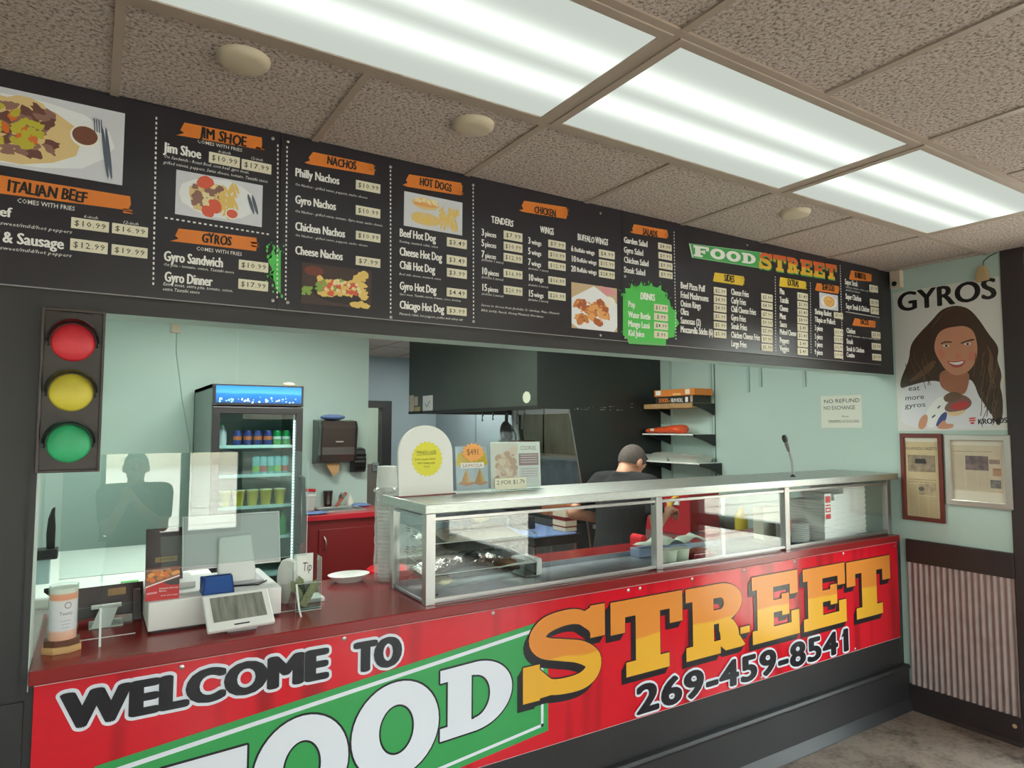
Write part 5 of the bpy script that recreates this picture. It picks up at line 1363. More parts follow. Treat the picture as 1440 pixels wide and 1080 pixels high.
# ------------------------------------------------------------------ things on the counter's left half
t = thing('card_tube', 'acrylic tube holding an orange and white card on a two-tone wooden base', 'sign holder', (-4.443, .15, ZC))
b = MB(); R8 = lambda r, z, ry=None: [(-4.443 + r * cos(pi / 8 + pi / 4 * i), .15 + (ry or r) * .8 * sin(pi / 8 + pi / 4 * i), z) for i in range(8)]
b.loft([R8(.054, ZC), R8(.054, ZC + .020)], WOODL); b.build('lower_base', t, bevel=.001, label='light maple base plate')
b = MB(); b.loft([R8(.049, ZC + .020), R8(.049, ZC + .038)], WOODD); b.build('upper_base', t, bevel=.001, label='dark walnut base plate')
def card_mat():
    m = mat('tube_card', (232, 228, 236), .5); nt = m.node_tree; b_ = nt.nodes['Principled BSDF']
    geo = nt.nodes.new('ShaderNodeNewGeometry'); sp = nt.nodes.new('ShaderNodeSeparateXYZ'); nt.links.new(geo.outputs['Position'], sp.inputs[0])
    mr = nt.nodes.new('ShaderNodeMapRange'); mr.inputs[1].default_value = ZC + .04; mr.inputs[2].default_value = ZC + .19; nt.links.new(sp.outputs['Z'], mr.inputs[0])
    r = nt.nodes.new('ShaderNodeValToRGB'); r.color_ramp.interpolation = 'EASE'; e = r.color_ramp.elements
    e[0].position, e[0].color = 0.0, rgb(240, 178, 150); e[1].position, e[1].color = 1.0, rgb(222, 224, 214)
    for p, c in ((.14, (240, 190, 170)), (.2, (232, 226, 234)), (.74, (234, 226, 230)), (.79, (240, 160, 128)), (.88, (240, 168, 138)), (.91, (224, 226, 216))):
        x = r.color_ramp.elements.new(p); x.color = rgb(*c)
    nt.links.new(mr.outputs[0], r.inputs[0]); nt.links.new(r.outputs[0], b_.inputs['Base Color']); return m
b = MB(); b.lathe((-4.443, .15, ZC + .038), [(.036, 0), (.036, .150)], card_mat(), n=28); b.build('card', t, smooth=50, label='rolled card with orange bands')
b = MB(); b.lathe((-4.443, .15, ZC + .0385), [(.0385, 0), (.0385, .157), (.036, .157), (.036, .152)], ACRYL, n=28, caps=False); b.build('tube', t, smooth=50)
b = MB()
def tube_txt(s, z, hgt, mid, span, st='r'):
    tmp = MB(); text(tmp, GREYP, s, (0, 0, 0), UX, UZ, span, hgt, st)
    out = []
    for x, y, zz in tmp.v:
        a = radians(-90) + mid + (x - span / 2) / .037
        out.append((-4.443 + .0366 * cos(a), .15 + .0366 * sin(a), z + zz))
    b.add(out, tmp.f, mat('grey_print', (120, 112, 118), .5))
tube_txt('Twenty', ZC + .112, .010, .25, .036, 'b')
for q in range(3): tube_txt('about our shop and food', ZC + .094 - .010 * q, .0035, .25, .026 - .003 * q)
for q in range(12):
    a0 = radians(-90) + .35 + .22 * cos(q * pi / 6); z0 = ZC + .14 + .0085 * sin(q * pi / 6)
    b.add([(-4.443 + .0366 * cos(a0 + d), .15 + .0366 * sin(a0 + d), z0 + e) for d, e in ((-.04, -.0015), (.04, -.0015), (.04, .0015), (-.04, .0015))], [(0, 1, 2, 3)], mat('grey_print', (120, 112, 118), .5))
b.build('print', t, label='grey round emblem and small words')

# clear acrylic sneeze guard with its two feet
t = thing('sneeze_guard', 'clear acrylic sneeze guard standing across the left part of the counter', 'sneeze guard', (-4.1, .23, ZC))
PX0, PX1, PZ0, PZ1 = -4.46, -3.695, 1.268, 1.655
b = MB(); pts = [(PX0, PZ0), (PX1, PZ0)]
for i in range(7):
    a = radians(90 * i / 6); pts.append((PX1 - .04 + .04 * cos(a), PZ1 - .04 + .04 * sin(a)))
pts.append((PX0, PZ1))
SHEET = glass('guard_sheet', (244, 249, 248), base=.07)
b.prism([(x, .226, z) for x, z in pts], (0, .005, 0), SHEET); b.build('sheet', t)
e = mat('acrylic_edge', (226, 234, 232), .2); b = MB()
b.box((PX1, .226, PZ0), (PX1 + .0015, .231, PZ1 - .04), e); b.box((PX0, .226, PZ0 - .0012), (PX1, .231, PZ0), e)
b.build('polished_edge', t)
for x in (-4.345, -3.735):
    b = MB(); pts = [(.13, ZC), (.33, ZC), (.30, ZC + .02), (.255, ZC + .10), (.245, ZC + .19), (.228, ZC + .205), (.212, ZC + .19), (.205, ZC + .10), (.16, ZC + .02)]
    b.prism([(x - .003, y, z) for y, z in pts], (.006, 0, 0), ACRYL)
    b.prism([(x - .10, .226, ZC), (x + .10, .226, ZC), (x + .10, .226, ZC + .10), (x - .10, .226, ZC + .10)], (0, .005, 0), ACRYL)
    b.box((x - .10, .226, ZC), (x + .10, .231, ZC + .0015), e); b.prism([(x - .0032, .129, ZC), (x - .0032, .134, ZC), (x - .0032, .165, ZC + .02), (x - .0032, .208, ZC + .1), (x - .0032, .203, ZC + .1), (x - .0032, .158, ZC + .02)], (.0064, 0, 0), e)
    b.prism([(x - .0032, .226, PZ0 - .02), (x - .0032, .231, PZ0 - .02), (x - .0032, .231, PZ0 + .0), (x - .0032, .226, PZ0 + .0)], (.0064, 0, 0), ACRYL)
    b.build('foot', t)

# dark tablet on a white stand
t = thing('tablet', 'dark tablet leaning on a white stand behind the acrylic foot at the left', 'tablet', (-4.33, .42, ZC))
DKBR = mat('dark_brown_plastic', (58, 36, 38), .35)
Mt = Matrix.Translation((-4.315, .44, ZC + .015)) @ Matrix.Rotation(radians(4), 4, 'Z') @ Matrix.Rotation(radians(-14), 4, 'X')
b = MB().box((-.105, -.006, 0), (.105, .006, .105), DKBR, Mt); b.build('body', t, bevel=.003)
b = MB().box((-.005, -.0068, .068), (.05, -.006, .092), WOODB, Mt); b.build('name_strip', t, label='tan label strip')
b = MB(); Ms = Matrix.Translation((-4.325, .40, ZC)); b.box((-.045, -.012, .055), (.045, .012, .066), WHITEP, Ms)
b.prism([Ms @ Vector(p) for p in ((-.045, -.05, 0), (.012, -.05, 0), (.035, -.008, .056), (-.02, -.008, .056))], (0, .006, 0), WHITEP); b.box((-.05, -.055, 0), (.05, .05, .004), WHITEP, Ms)
b.build('stand', t, bevel=.002)
b = MB().prism([(-4.245, .40, ZC), (-4.217, .40, ZC), (-4.222, .425, ZC + .10), (-4.245, .425, ZC + .10)], (0, .02, 0), DKBR); b.build('side_support', t, bevel=.002)

# cash drawer with its monitor, brown tablet and brochure box on it
t = thing('cash_drawer', 'wide white cash drawer box standing on the counter under the monitor', 'cash drawer', (-4.0, .38, ZC))
DX0, DX1, DY0, DY1, DZ = -4.213, -3.792, .185, .565, ZC + .102
b = MB().box((DX0, DY0, ZC + .008), (DX1, DY1, DZ), WHITEP); b.build('body', t, bevel=.004)
b = MB().box((DX0 + .01, DY0 + .01, ZC), (DX1 - .01, DY1 - .01, ZC + .008), BLKPL); b.build('base', t)
t = thing('pos_monitor', 'white touchscreen monitor seen from behind, standing on the cash drawer', 'monitor', (-3.93, .37, DZ))
Mm = Matrix.Translation((-3.932, .36, 1.325)) @ Matrix.Rotation(radians(-2), 4, 'Z') @ Matrix.Rotation(radians(-14), 4, 'X')
b = MB().box((-.167, -.009, -.094), (.167, .009, .094), mat('monitor_back', (196, 194, 196), .28), Mm); b.build('housing', t, bevel=.006)
b = MB().frame((0, 0, 0), UX, UZ, .336, .190, .004, (0, 1, 0), .020, WHITEP); b.v = [tuple(Mm @ (Vector(v) + Vector((-.168, -.010, -.095)))) for v in b.v]; b.build('rim', t, bevel=.001)
b = MB().box((-.16, .0092, -.087), (.16, .0098, .087), BLKGL, Mm); b.build('screen', t)
b = MB()
prof = [(-.064, .0), (-.058, .165), (.055, .170), (.072, .0)]
b.prism([(-3.925 + x, .300 - .0 + z * .20, DZ + .004 + z) for x, z in prof], (0, .016, 0), WHITEP); b.build('neck', t, bevel=.006)
b = MB().box((-4.02, .285, DZ), (-3.83, .44, DZ + .012), mat('stand_grey', (182, 182, 184), .4)); b.build('foot', t, bevel=.004)
b = MB().tube([(-3.99, .42, DZ + .015), (-4.0, .34, DZ + .012), (-3.97, .27, DZ + .005), (-3.86, .245, DZ + .004), (-3.82, .30, DZ + .004)], .003, BLKPL); b.build('cable', t, smooth=60)
t = thing('brown_tablet', 'dark brown upright display back left of the white monitor', 'tablet', (-4.15, .40, DZ))
Mb = Matrix.Translation((-4.152, .405, DZ + .002)) @ Matrix.Rotation(radians(3), 4, 'Z') @ Matrix.Rotation(radians(-8), 4, 'X')
b = MB().box((-.058, -.006, 0), (.062, .006, .205), mat('brown_plastic', (84, 58, 62), .35, var=.06, vscale=6), Mb); b.build('body', t, bevel=.003)
b = MB().box((-.028, -.0075, .085), (.044, -.006, .103), WOODB, Mb); text(b, INK, 'DAIMLER', Mb @ Vector((-.014, -.0080, .0905)), Mb.to_3x3() @ Vector((1, 0, 0)), Mb.to_3x3() @ Vector((0, 0, 1)), .046, .007, 'b'); b.build('name_strip', t, label='tan name strip')
MB().box((-4.11, .34, DZ), (-4.055, .52, DZ + .022), WHITEP).build('printer_block', bevel=.003, label='small white block on the cash drawer beside the brown display', cat='block')
t = thing('brochure_box', 'small red leaflet box with a fried food photo on the cash drawer', 'leaflet box', (-4.175, .23, DZ))
Mb = Matrix.Translation((-4.172, .205, DZ)) @ Matrix.Rotation(radians(-6), 4, 'Z') @ Matrix.Rotation(radians(-14), 4, 'X')
U3, V3 = Mb.to_3x3() @ Vector((1, 0, 0)), Mb.to_3x3() @ Vector((0, 0, 1))
b = MB().box((-.05, 0, 0), (.05, .012, .105), mat('leaflet_red', (196, 36, 40), .4), Mb); b.build('box', t)
b = MB(); q = lambda x, z, l=0: Mb @ Vector((x, -.0004 - l * 1e-4, z))
b.poly([q(-.05, .045), q(.05, .075), q(.05, .105), q(-.05, .105)], pm('leaf_photo', (150, 96, 78)))
b.poly([q(-.05, .042, -1), q(.05, .072, -1), q(.05, .076, 1), q(-.05, .046, 1)], WHITEI)
rnd = random.Random(8)
for k in range(26):
    x, z = rnd.uniform(-.042, .042), rnd.uniform(.062, .092); z = max(z, .058 + .3 * (x + .05))
    if z > .098: continue
    cx, cz, r_ = x, z, .009
    b.poly([q(cx + r_ * cos(a * .8), cz + r_ * .7 * sin(a * .8), 2 + k * .1) for a in range(8)], (FRD2, FRD, pm('leaf_orange', (226, 120, 60)))[k % 3])
b.poly([q(.02, .046, 1), q(.05, .046, 1), q(.05, .07, 1), q(.0, .056, 1)], pm('leaf_dark', (70, 60, 64)))
b.build('cover_photo', t, label='printed photo of fried food')
b = MB(); O_ = q(-.01, .034, 3); text(b, WHITEI, 'Authentic Flavored', O_, U3, V3, .056, .0055, 'b'); text(b, WHITEI, 'Batters', q(-.01, .026, 3), U3, V3, .022, .0055, 'b'); text(b, WHITEI, 'ask for a free sample', q(-.005, .012, 3), U3, V3, .05, .004, 'r')
b.poly([q(-.046, .02, 3), q(-.016, .022, 3), q(-.016, .028, 3), q(-.046, .026, 3)], PNK); b.build('print', t, label='small white words')

t = thing('blue_tray', 'small blue plastic holder on the cash drawer in front of the monitor', 'holder', (-4.0, .21, DZ))
BLU = mat('blue_plastic', (44, 84, 154), .4)
b = MB()
b.prism([(-4.052, .19, DZ), (-3.950, .19, DZ), (-3.950, .235, DZ + .05), (-4.040, .235, DZ + .05)], (0, .004, 0), BLU)
b.prism([(-4.052, .19, DZ), (-4.052, .27, DZ), (-4.040, .27, DZ + .05), (-4.040, .235, DZ + .05)], (.004, 0, 0), BLU)
b.prism([(-3.954, .19, DZ), (-3.954, .27, DZ), (-3.954, .27, DZ + .05), (-3.954, .235, DZ + .05)], (.004, 0, 0), BLU)
b.box((-4.05, .266, DZ), (-3.95, .27, DZ + .05), BLU); b.box((-4.05, .19, DZ), (-3.95, .27, DZ + .004), BLU)
b.build('holder', t)
b = MB().box((-4.035, .236, DZ + .035), (-3.957, .265, DZ + .037), mat('deep_blue', (30, 50, 104), .5)); b.build('slot', t, label='darker blue slot')

t = thing('customer_display', 'tilted white customer screen leaning at the front of the counter before the cash drawer', 'display', (-3.95, .12, ZC))
Md = Matrix.Translation((-3.952, .095, ZC + .062)) @ Matrix.Rotation(radians(3), 4, 'Z') @ Matrix.Rotation(radians(-50), 4, 'X')
hw0, hw1, hh = .100, .112, .078
b = MB().box((-.105, -.008, -.070), (.105, .008, .070), WHITEP, Md); b.build('housing', t, bevel=.004)
scr = mat('display_screen', (176, 178, 170), .25, metal=.6, var=.35, vscale=9, stretch=(7, 1, .2), bump=.1, bscale=300)
b = MB().box((-.084, -.0092, -.040), (.084, -.0082, .056), scr, Md); b.build('screen', t, label='grey shimmering screen')
b = MB().box((-.024, -.0095, -.060), (.024, -.0084, -.056), BLKPL, Md); b.build('slot', t)
b = MB(); b.prism([(-3.99, .07, ZC), (-3.895, .07, ZC), (-3.905, .10, ZC + .05), (-3.985, .10, ZC + .05)], (0, .07, 0), mat('stand_grey', (182, 182, 184), .4)); b.build('foot', t, bevel=.003)

# tip holder
t = thing('tip_holder', 'clear acrylic tip holder with a white paper and folded bills', 'tip jar', (-3.69, .24, ZC))
b = MB(); x0, x1, y0, y1 = -3.738, -3.645, .20, .25
for a, c in (((x0, y0, ZC), (x1, y0 + .003, ZC + .10)), ((x0, y1, ZC), (x1, y1 + .003, ZC + .195)), ((x0, y0, ZC), (x0 + .003, y1, ZC + .10)), ((x1 - .003, y0, ZC), (x1, y1, ZC + .19)), ((x0, y0, ZC), (x1, y1, ZC + .003))): b.box(a, c, ACRYL)
for a, c in (((x0, y0 - .0006, ZC), (x0 + .002, y0, ZC + .10)), ((x0, y0 - .0006, ZC + .0985), (x1, y0, ZC + .10)), ((x0, y0 - .0006, ZC), (x1, y0, ZC + .002)), ((x1, y0, ZC), (x1 + .0006, y0 + .002, ZC + .19))): b.box(a, c, mat('acrylic_edge', (226, 234, 232), .2))
b.build('holder', t)
b = MB().box((x0 + .004, y1 - .004, ZC + .04), (x0 + .074, y1 - .002, ZC + .200), WHITEC)
text(b, INK, 'Tip', (x0 + .035, y1 - .0046, ZC + .135), UX, UZ, .034, .032, 'r', shear=.1); b.build('paper', t, label='white paper with a handwritten word')
BILL = mat('dollar_green', (138, 140, 104), .7, var=.3, vscale=120)
for k, (dx, rot, dy, w_) in enumerate(((.022, 32, .012, .030), (.048, -30, .020, .026), (.036, -8, .028, .030))):
    Mk = Matrix.Translation((x0 + dx, y0 + dy, ZC + .006)) @ Matrix.Rotation(radians(rot), 4, 'Y')
    b = MB(); b.prism([Mk @ Vector(p) for p in ((-w_ / 2, 0, .012), (w_ / 2, 0, .012), (w_ / 2, .006, .10), (0, .010, .118), (-w_ / 2, .006, .095))], (0, .0012, 0), BILL)
    b.build('dollar_bill', label='folded bill stuck in the tip holder, ' + ('leaning right' if k == 0 else 'leaning left' if k == 1 else 'upright at the back'), cat='bill', group='folded bills in the tip holder')
# napkin roll, plate, cup sleeve
b = MB().lathe((-3.722, .36, ZC), [(.028, 0), (.03, .004), (.042, .06), (.046, .09), (.042, .13), (.030, .158), (.012, .165), (0, .166)], mat('tissue_white', (226, 226, 222), .8, bump=.3, bscale=30), n=24)
b.build('tissue_roll', smooth=60, label='white bagged tissue roll standing behind the tip holder', cat='tissue')
b = MB(); rs = []
for r, z in ((.055, 0), (.06, .006), (.085, .028), (.088, .030), (.084, .031), (.058, .010), (0.0005, .008)):
    rs.append([(-3.41 + r * 1.05 * cos(2 * pi * i / 28), .585 + r * .8 * sin(2 * pi * i / 28), ZC + z) for i in range(28)])
b.loft(rs, FOAM); b.build('foam_dish', smooth=50, label='oval white foam dish lying at the kitchen edge of the counter', cat='dish')
MB().box((-3.70, .30, ZC), (-3.60, .39, ZC + .016), WHITEC).build('napkin_stack', bevel=.003, label='small stack of white napkins behind the tip holder', cat='napkins')
CUPP = glass('plastic_sleeve', (244, 246, 246), base=.08, extra=.25)
t = thing('cup_sleeve', 'tall sleeve of nested clear cups standing against the left end of the display case', 'cups', (-3.268, .51, ZC))
b = MB(); prof = [(.030, 0)]
for q in range(22): prof += [(.033 + .0004 * q, .012 + q * .0165), (.036 + .0004 * q, .020 + q * .0165)]
b.lathe((-3.268, .51, ZC), prof + [(.046, .39), (.046, .43), (.042, .50)], mat('nested_cups', (232, 234, 232), .35, bump=.2, bscale=60), n=20); b.build('cups', t, smooth=30)
b = MB(); rnd = random.Random(3); rs = []
for q in range(14): rs.append([(-3.268 + (.049 + rnd.uniform(0, .006)) * cos(2 * pi * i / 16), .51 + (.049 + rnd.uniform(0, .006)) * sin(2 * pi * i / 16), ZC + .002 + q * .029) for i in range(16)])
b.loft(rs, CUPP, caps=False); b.sphere((-3.275, .50, ZC + .395), (.058, .052, .02), CUPP, 14, 8); b.build('plastic_bag', t, smooth=60)

# ------------------------------------------------------------------ signs on the case
ZT = 1.4546
t = thing('arch_sign', 'white arched board with a yellow starburst on the left end of the display case', 'sign', (-3.17, .30, ZT))
b = MB(); hw, hs = .130, .175; pts = [(-hw, 0), (hw, 0)]
for i in range(25):
    a = pi * i / 24; pts.append((hw * cos(a), hs + .118 * sin(a)))
Ma = Matrix.Translation((-3.178, .285, ZT + .004)) @ Matrix.Rotation(radians(4), 4, 'Z') @ Matrix.Rotation(radians(-3), 4, 'X')
b.prism([Ma @ Vector((x, 0, z)) for x, z in pts], Ma.to_3x3() @ Vector((0, .012, 0)), WHITEC); b.build('board', t)
b = MB().box((-.135, -.012, -.004), (.135, .05, 0), RED, Ma); b.build('base_strip', t, label='red base strip')
def burst(mb, m_, cx, cz, r0, r1, n, Mx, y, sq=1.0):
    mb.poly([Mx @ Vector((cx + (r1 if i % 2 else r0) * cos(pi * i / n), y, cz + sq * (r1 if i % 2 else r0) * sin(pi * i / n))) for i in range(2 * n)], m_)
b = MB(); YST = mat('starburst_yellow', (232, 224, 62), .5); burst(b, YST, .004, .150, .076, .069, 22, Ma, -.0012)
U3, V3 = Ma.to_3x3() @ Vector((1, 0, 0)), Ma.to_3x3() @ Vector((0, 0, 1)); pen = mat('pen_green', (70, 84, 40), .6)
text(b, pen, 'MANGO LASSI', Ma @ Vector((-.046, -.0018, .172)), U3, V3, .094, .013, 'h', jit=.12)
b.poly([Ma @ Vector(p) for p in ((-.046, -.0018, .166), (.048, -.0018, .169), (.048, -.0018, .1705), (-.046, -.0018, .1675))], pen)
for q, s in enumerate(('Sweet yogurt drink', 'with mango pulp', 'Yum!')): text(b, mat('pen_olive', (128, 124, 44), .6), s, Ma @ Vector((-.056 + .012 * q + (.018 if q == 2 else 0), -.0018, .146 - .016 * q)), U3, V3, (.10, .085, .03)[q], .0085, 'r', jit=.1)
b.build('starburst', t, label='yellow starburst with handwriting')

t = thing('samosa_sign', 'small samosa picture sign with orange price burst between the other two signs', 'sign', (-2.95, .30, ZT))
Ms = Matrix.Translation((-2.952, .29, ZT)) @ Matrix.Rotation(radians(2), 4, 'Z') @ Matrix.Rotation(radians(-5), 4, 'X'); U3, V3 = Ms.to_3x3() @ Vector((1, 0, 0)), Ms.to_3x3() @ Vector((0, 0, 1))
b = MB().box((-.082, 0, .012), (.082, .003, .205), mat('picture_grey', (190, 196, 208), .45), Ms); b.build('picture', t)
b = MB().box((-.085, -.01, 0), (.085, .03, .012), ACRYL, Ms); b.box((-.085, -.003, .008), (.085, -.001, .207), ACRYL, Ms); b.build('acrylic_holder', t)
b = MB(); q = lambda x, z, l: Ms @ Vector((x, -.0002 - l * 1e-4, z))
b.poly([q(-.082, .125, 1), q(-.05, .112, 1), (q(.05, .112, 1)), q(.082, .125, 1), q(.07, .175, 1), q(-.07, .175, 1)], mat('samosa_yellow', (226, 184, 44), .5))
for cx in (-.032, .038):
    b.poly([q(cx - .036, .050, 2), q(cx + .034, .047, 2), q(cx + .045, .040, 2), q(cx, .030, 2), q(cx - .04, .042, 2)], pm('plate_tan', (206, 150, 120)))
    b.poly([q(cx - .026, .046, 3), q(cx + .024, .044, 3), q(cx + .014, .075, 3), q(cx + .002, .108, 3), q(cx - .014, .075, 3)], pm('samosa', (204, 148, 86)))
    b.poly([q(cx + .002, .108, 4), q(cx + .024, .044, 4), q(cx + .006, .046, 4)], pm('samosa_light', (222, 176, 108)))
b.build('picture_print', t, label='printed photo of two samosas')
b = MB(); OB = mat('burst_orange', (246, 172, 92), .5); burst(b, OB, .005, .178, .060, .048, 15, Ms, -.0045, .72)
text(b, pm('pen_brown', (120, 84, 40)), '$.491'.replace('$.', '$'), q(-.028, .166, 50), U3, V3, .066, .026, 'r', jit=.08); b.build('price_burst', t, label='orange price burst')
b = MB().box((-.060, -.0035, .108), (.060, -.0030, .132), WHITEI, Ms); text(b, pm('samosa_word', (150, 120, 60)), 'SAMOSA', q(-.054, .112, 40), U3, V3, .108, .015, 'b'); b.build('name_strip', t, label='white strip with the word samosa')

t = thing('cookie_sign', 'clear acrylic sign with a cookie photo and handwritten price, rightmost of the three', 'sign', (-2.73, .30, ZT))
Mc = Matrix.Translation((-2.727, .285, ZT)) @ Matrix.Rotation(radians(-1), 4, 'Z') @ Matrix.Rotation(radians(-3), 4, 'X'); U3, V3 = Mc.to_3x3() @ Vector((1, 0, 0)), Mc.to_3x3() @ Vector((0, 0, 1))
b = MB().box((-.135, -.004, 0), (.135, 0, .268), ACRYL, Mc); b.box((-.135, .004, 0), (.135, .008, .225), ACRYL, Mc); b.box((-.135, -.03, 0), (.135, .05, .004), ACRYL, Mc); b.build('acrylic_holder', t)
b = MB().box((-.132, .0005, .012), (.135, .0035, .222), WHITEC, Mc); b.build('card', t)
b = MB(); q = lambda x, z, l: Mc @ Vector((x, .0003 - l * 2e-5, z))
b.poly([q(-.13, .02, 1), q(.012, .02, 1), q(.012, .218, 1), q(-.13, .218, 1)], pm('cookie_bg', (230, 220, 214)))
rnd = random.Random(12)
for k in range(60):
    cx, cz = rnd.uniform(-.10, -.005), rnd.choice((.055, .11, .165)) + rnd.uniform(-.025, .03); r_ = rnd.uniform(.010, .022)
    b.poly([q(cx + min(r_, .012 - cx if cx + r_ > .012 else r_) * cos(a * .7) * rnd.uniform(.8, 1.1), cz + r_ * .8 * sin(a * .7) * rnd.uniform(.8, 1.1), 2 + k * .1) for a in range(9)], (pm('cookie', (222, 190, 170)), pm('cookie2', (206, 166, 148)), pm('cookie3', (234, 208, 192)))[k % 3])
b.build('cookie_print', t, label='printed photo of stacked cookies')
b = MB(); MAU = pm('mauve', (170, 134, 140))
b.poly([q(.016, .112, 12), q(.125, .112, 12), q(.125, .168, 12), q(.016, .168, 12)], MAU); b.poly([q(.016, .03, 12), q(.125, .03, 12), q(.125, .108, 12), q(.016, .108, 12)], pm('pale_mauve', (226, 220, 224)))
b.poly([q(.014, .172, 12), q(.128, .172, 12), q(.128, .216, 12), q(.014, .216, 12)], WHITEI)
for z in (.158, .147, .136, .125): b.poly([q(.026, z, 13), q(.118, z, 13), q(.118, z + .003, 13), q(.026, z + .003, 13)], pm('pale_mauve', (226, 220, 224)))
for z in (.095, .084, .073, .062): b.poly([q(.026, z, 13), q(.118, z, 13), q(.118, z + .002, 13), q(.026, z + .002, 13)], MAU)
text(b, pm('pencil', (130, 120, 122)), 'COOKIES', q(.026, .184, 14), U3, V3, .088, .018, 'r', jit=.12); b.build('info_panels', t, label='mauve and white text panels')
b = MB().box((-.118, -.0060, .006), (.05, -.0045, .058), mat('note_cream', (240, 238, 214), .6), Mc); text(b, pm('pencil_dark', (96, 90, 92)), '2 FOR $1.79', Mc @ Vector((-.108, -.0063, .030)), U3, V3, .15, .018, 'r', jit=.08); b.build('price_note', t, label='cream note with handwritten price')

t = thing('microphone', 'black gooseneck microphone standing on the right part of the display case', 'microphone', (-.90, .14, ZT))
b = MB().tube([(-.895, .14, ZT), (-.893, .14, ZT + .02), (-.903, .14, ZT + .09), (-.928, .14, ZT + .155)], .006, GREYP, n=10); b.build('gooseneck', t, smooth=60)
b = MB().tube([(-.928, .14, ZT + .15), (-.946, .14, ZT + .19), (-.958, .14, ZT + .215)], [.008, .012, .010], mat('steel_mesh', (120, 116, 114), .5, metal=.6), n=14); b.build('barrel', t, smooth=60)
b = MB().tube([(-.956, .14, ZT + .208), (-.964, .14, ZT + .228), (-.970, .14, ZT + .242)], [.014, .016, .010], BLKPL, n=14); b.build('head', t, smooth=60, label='black foam head')
b = MB().lathe((-.895, .14, ZT), [(.016, 0), (.016, .004), (.009, .008), (.008, .014)], BLKPL, n=20); b.build('base', t, smooth=40)
# ------------------------------------------------------------------ kitchen: drinks fridge
FX0, FX1, FY0, FY1, FZ1 = -3.638, -2.982, 3.0, 4.06, 2.065
t = thing('drinks_fridge', 'tall grey glass door drinks fridge with a lit blue header against the mint wall', 'fridge', (-3.31, 3.5, 0))
FG = mat('fridge_grey', (132, 142, 138), .45); FB = mat('fridge_black', (36, 32, 36), .35); FIN = mat('fridge_inside', (176, 196, 192), .5)
b = MB(); w_ = .03
b.box((FX0, FY0 + .06, .05), (FX0 + w_, FY1, FZ1), FG); b.box((FX1 - w_, FY0 + .06, .05), (FX1, FY1, FZ1), FG); b.box((FX0, FY0 + .06, FZ1 - .03), (FX1, FY1, FZ1), FG)
b.box((FX0, FY1 - .03, .05), (FX1, FY1, FZ1), FG); b.box((FX0, FY0 + .06, .05), (FX1, FY1, .25), FG); b.box((FX0 + w_, FY0 + .06, 1.885), (FX1 - w_, FY1, 1.90), FG)
b.box((FX0 + w_, FY1 - .50, .25), (FX1 - w_, FY1 - .49, 1.885), FIN)
for x in (FX0 + w_, FX1 - w_ - .002): b.box((x, FY0 + .06, .25), (x + .002, FY1 - .49, 1.885), FIN)
for x in (FX0 + .05, FX1 - .09):
    for y in (FY0 + .1, FY1 - .1): b.box((x, y - .02, 0), (x + .04, y + .02, .05), FB)
b.build('cabinet', t)
hb = MB().box((FX0, FY0, 1.905), (FX1, FY0 + .06, FZ1), FB).build('header', t, bevel=.003)
def header_mat():
    m = bpy.data.materials.new('lit_blue_header'); m.use_nodes = True; nt = m.node_tree; b_ = nt.nodes['Principled BSDF']
    tc = nt.nodes.new('ShaderNodeTexCoord'); sp = nt.nodes.new('ShaderNodeSeparateXYZ'); nt.links.new(tc.outputs['Generated'], sp.inputs[0])
    r = nt.nodes.new('ShaderNodeValToRGB'); e = r.color_ramp.elements
    e[0].position, e[0].color = 0, rgb(18, 70, 140); e[1].position, e[1].color = 1, rgb(34, 112, 186)
    x = r.color_ramp.elements.new(.62); x.color = rgb(66, 140, 200); x = r.color_ramp.elements.new(.48); x.color = rgb(24, 104, 178)
    nz = nt.nodes.new('ShaderNodeTexNoise'); nz.inputs['Scale'].default_value = 3
    ad = nt.nodes.new('ShaderNodeMath'); ad.operation = 'MULTIPLY_ADD'; ad.inputs[1].default_value = .25
    sb = nt.nodes.new('ShaderNodeMath'); sb.operation = 'ADD'; sb.inputs[1].default_value = -.12
    nt.links.new(tc.outputs['Generated'], nz.inputs['Vector']); nt.links.new(nz.outputs['Fac'], ad.inputs[0]); nt.links.new(sp.outputs['Z'], ad.inputs[2]); nt.links.new(ad.outputs[0], sb.inputs[0]); nt.links.new(sb.outputs[0], r.inputs[0])
    nt.links.new(r.outputs[0], b_.inputs['Base Color']); nt.links.new(r.outputs[0], b_.inputs['Emission Color']); b_.inputs['Emission Strength'].default_value = .06; b_.inputs['Roughness'].default_value = .3
    return m
b = MB().box((FX0 + .018, FY0 - .004, 1.925), (FX1 - .018, FY0, FZ1 - .014), header_mat()); o = b.build('light_box', hb, label='lit blue sign with an ice splash')
b = MB(); rnd = random.Random(21); ICE = mat('ice_print', (214, 232, 240), .4)
for k in range(46):
    x = FX0 + .04 + rnd.random() * (FX1 - FX0 - .08); z = 1.928 + abs(rnd.gauss(0, .018)); r_ = rnd.uniform(.003, .010)
    if z > 1.99: continue
    b.poly([(x + r_ * cos(q * 1.05) * rnd.uniform(.6, 1.2), FY0 - .0046 - k * 1e-5, z + r_ * sin(q * 1.05) * rnd.uniform(.6, 1.2)) for q in range(6)], ICE if k % 2 else mat('ice_blue', (150, 200, 232), .4))
b.build('ice_print', hb)
d = MB().frame((FX0, FY0, .12), UX, UZ, FX1 - FX0, 1.895 - .12, .052, (0, 1, 0), .05, FB).build('door_frame', t, bevel=.004)
MB().box((FX0 + .05, FY0 + .02, .17), (FX1 - .05, FY0 + .024, 1.845), glass('fridge_glass', (226, 236, 236), base=.015)).build('door_glass', d)
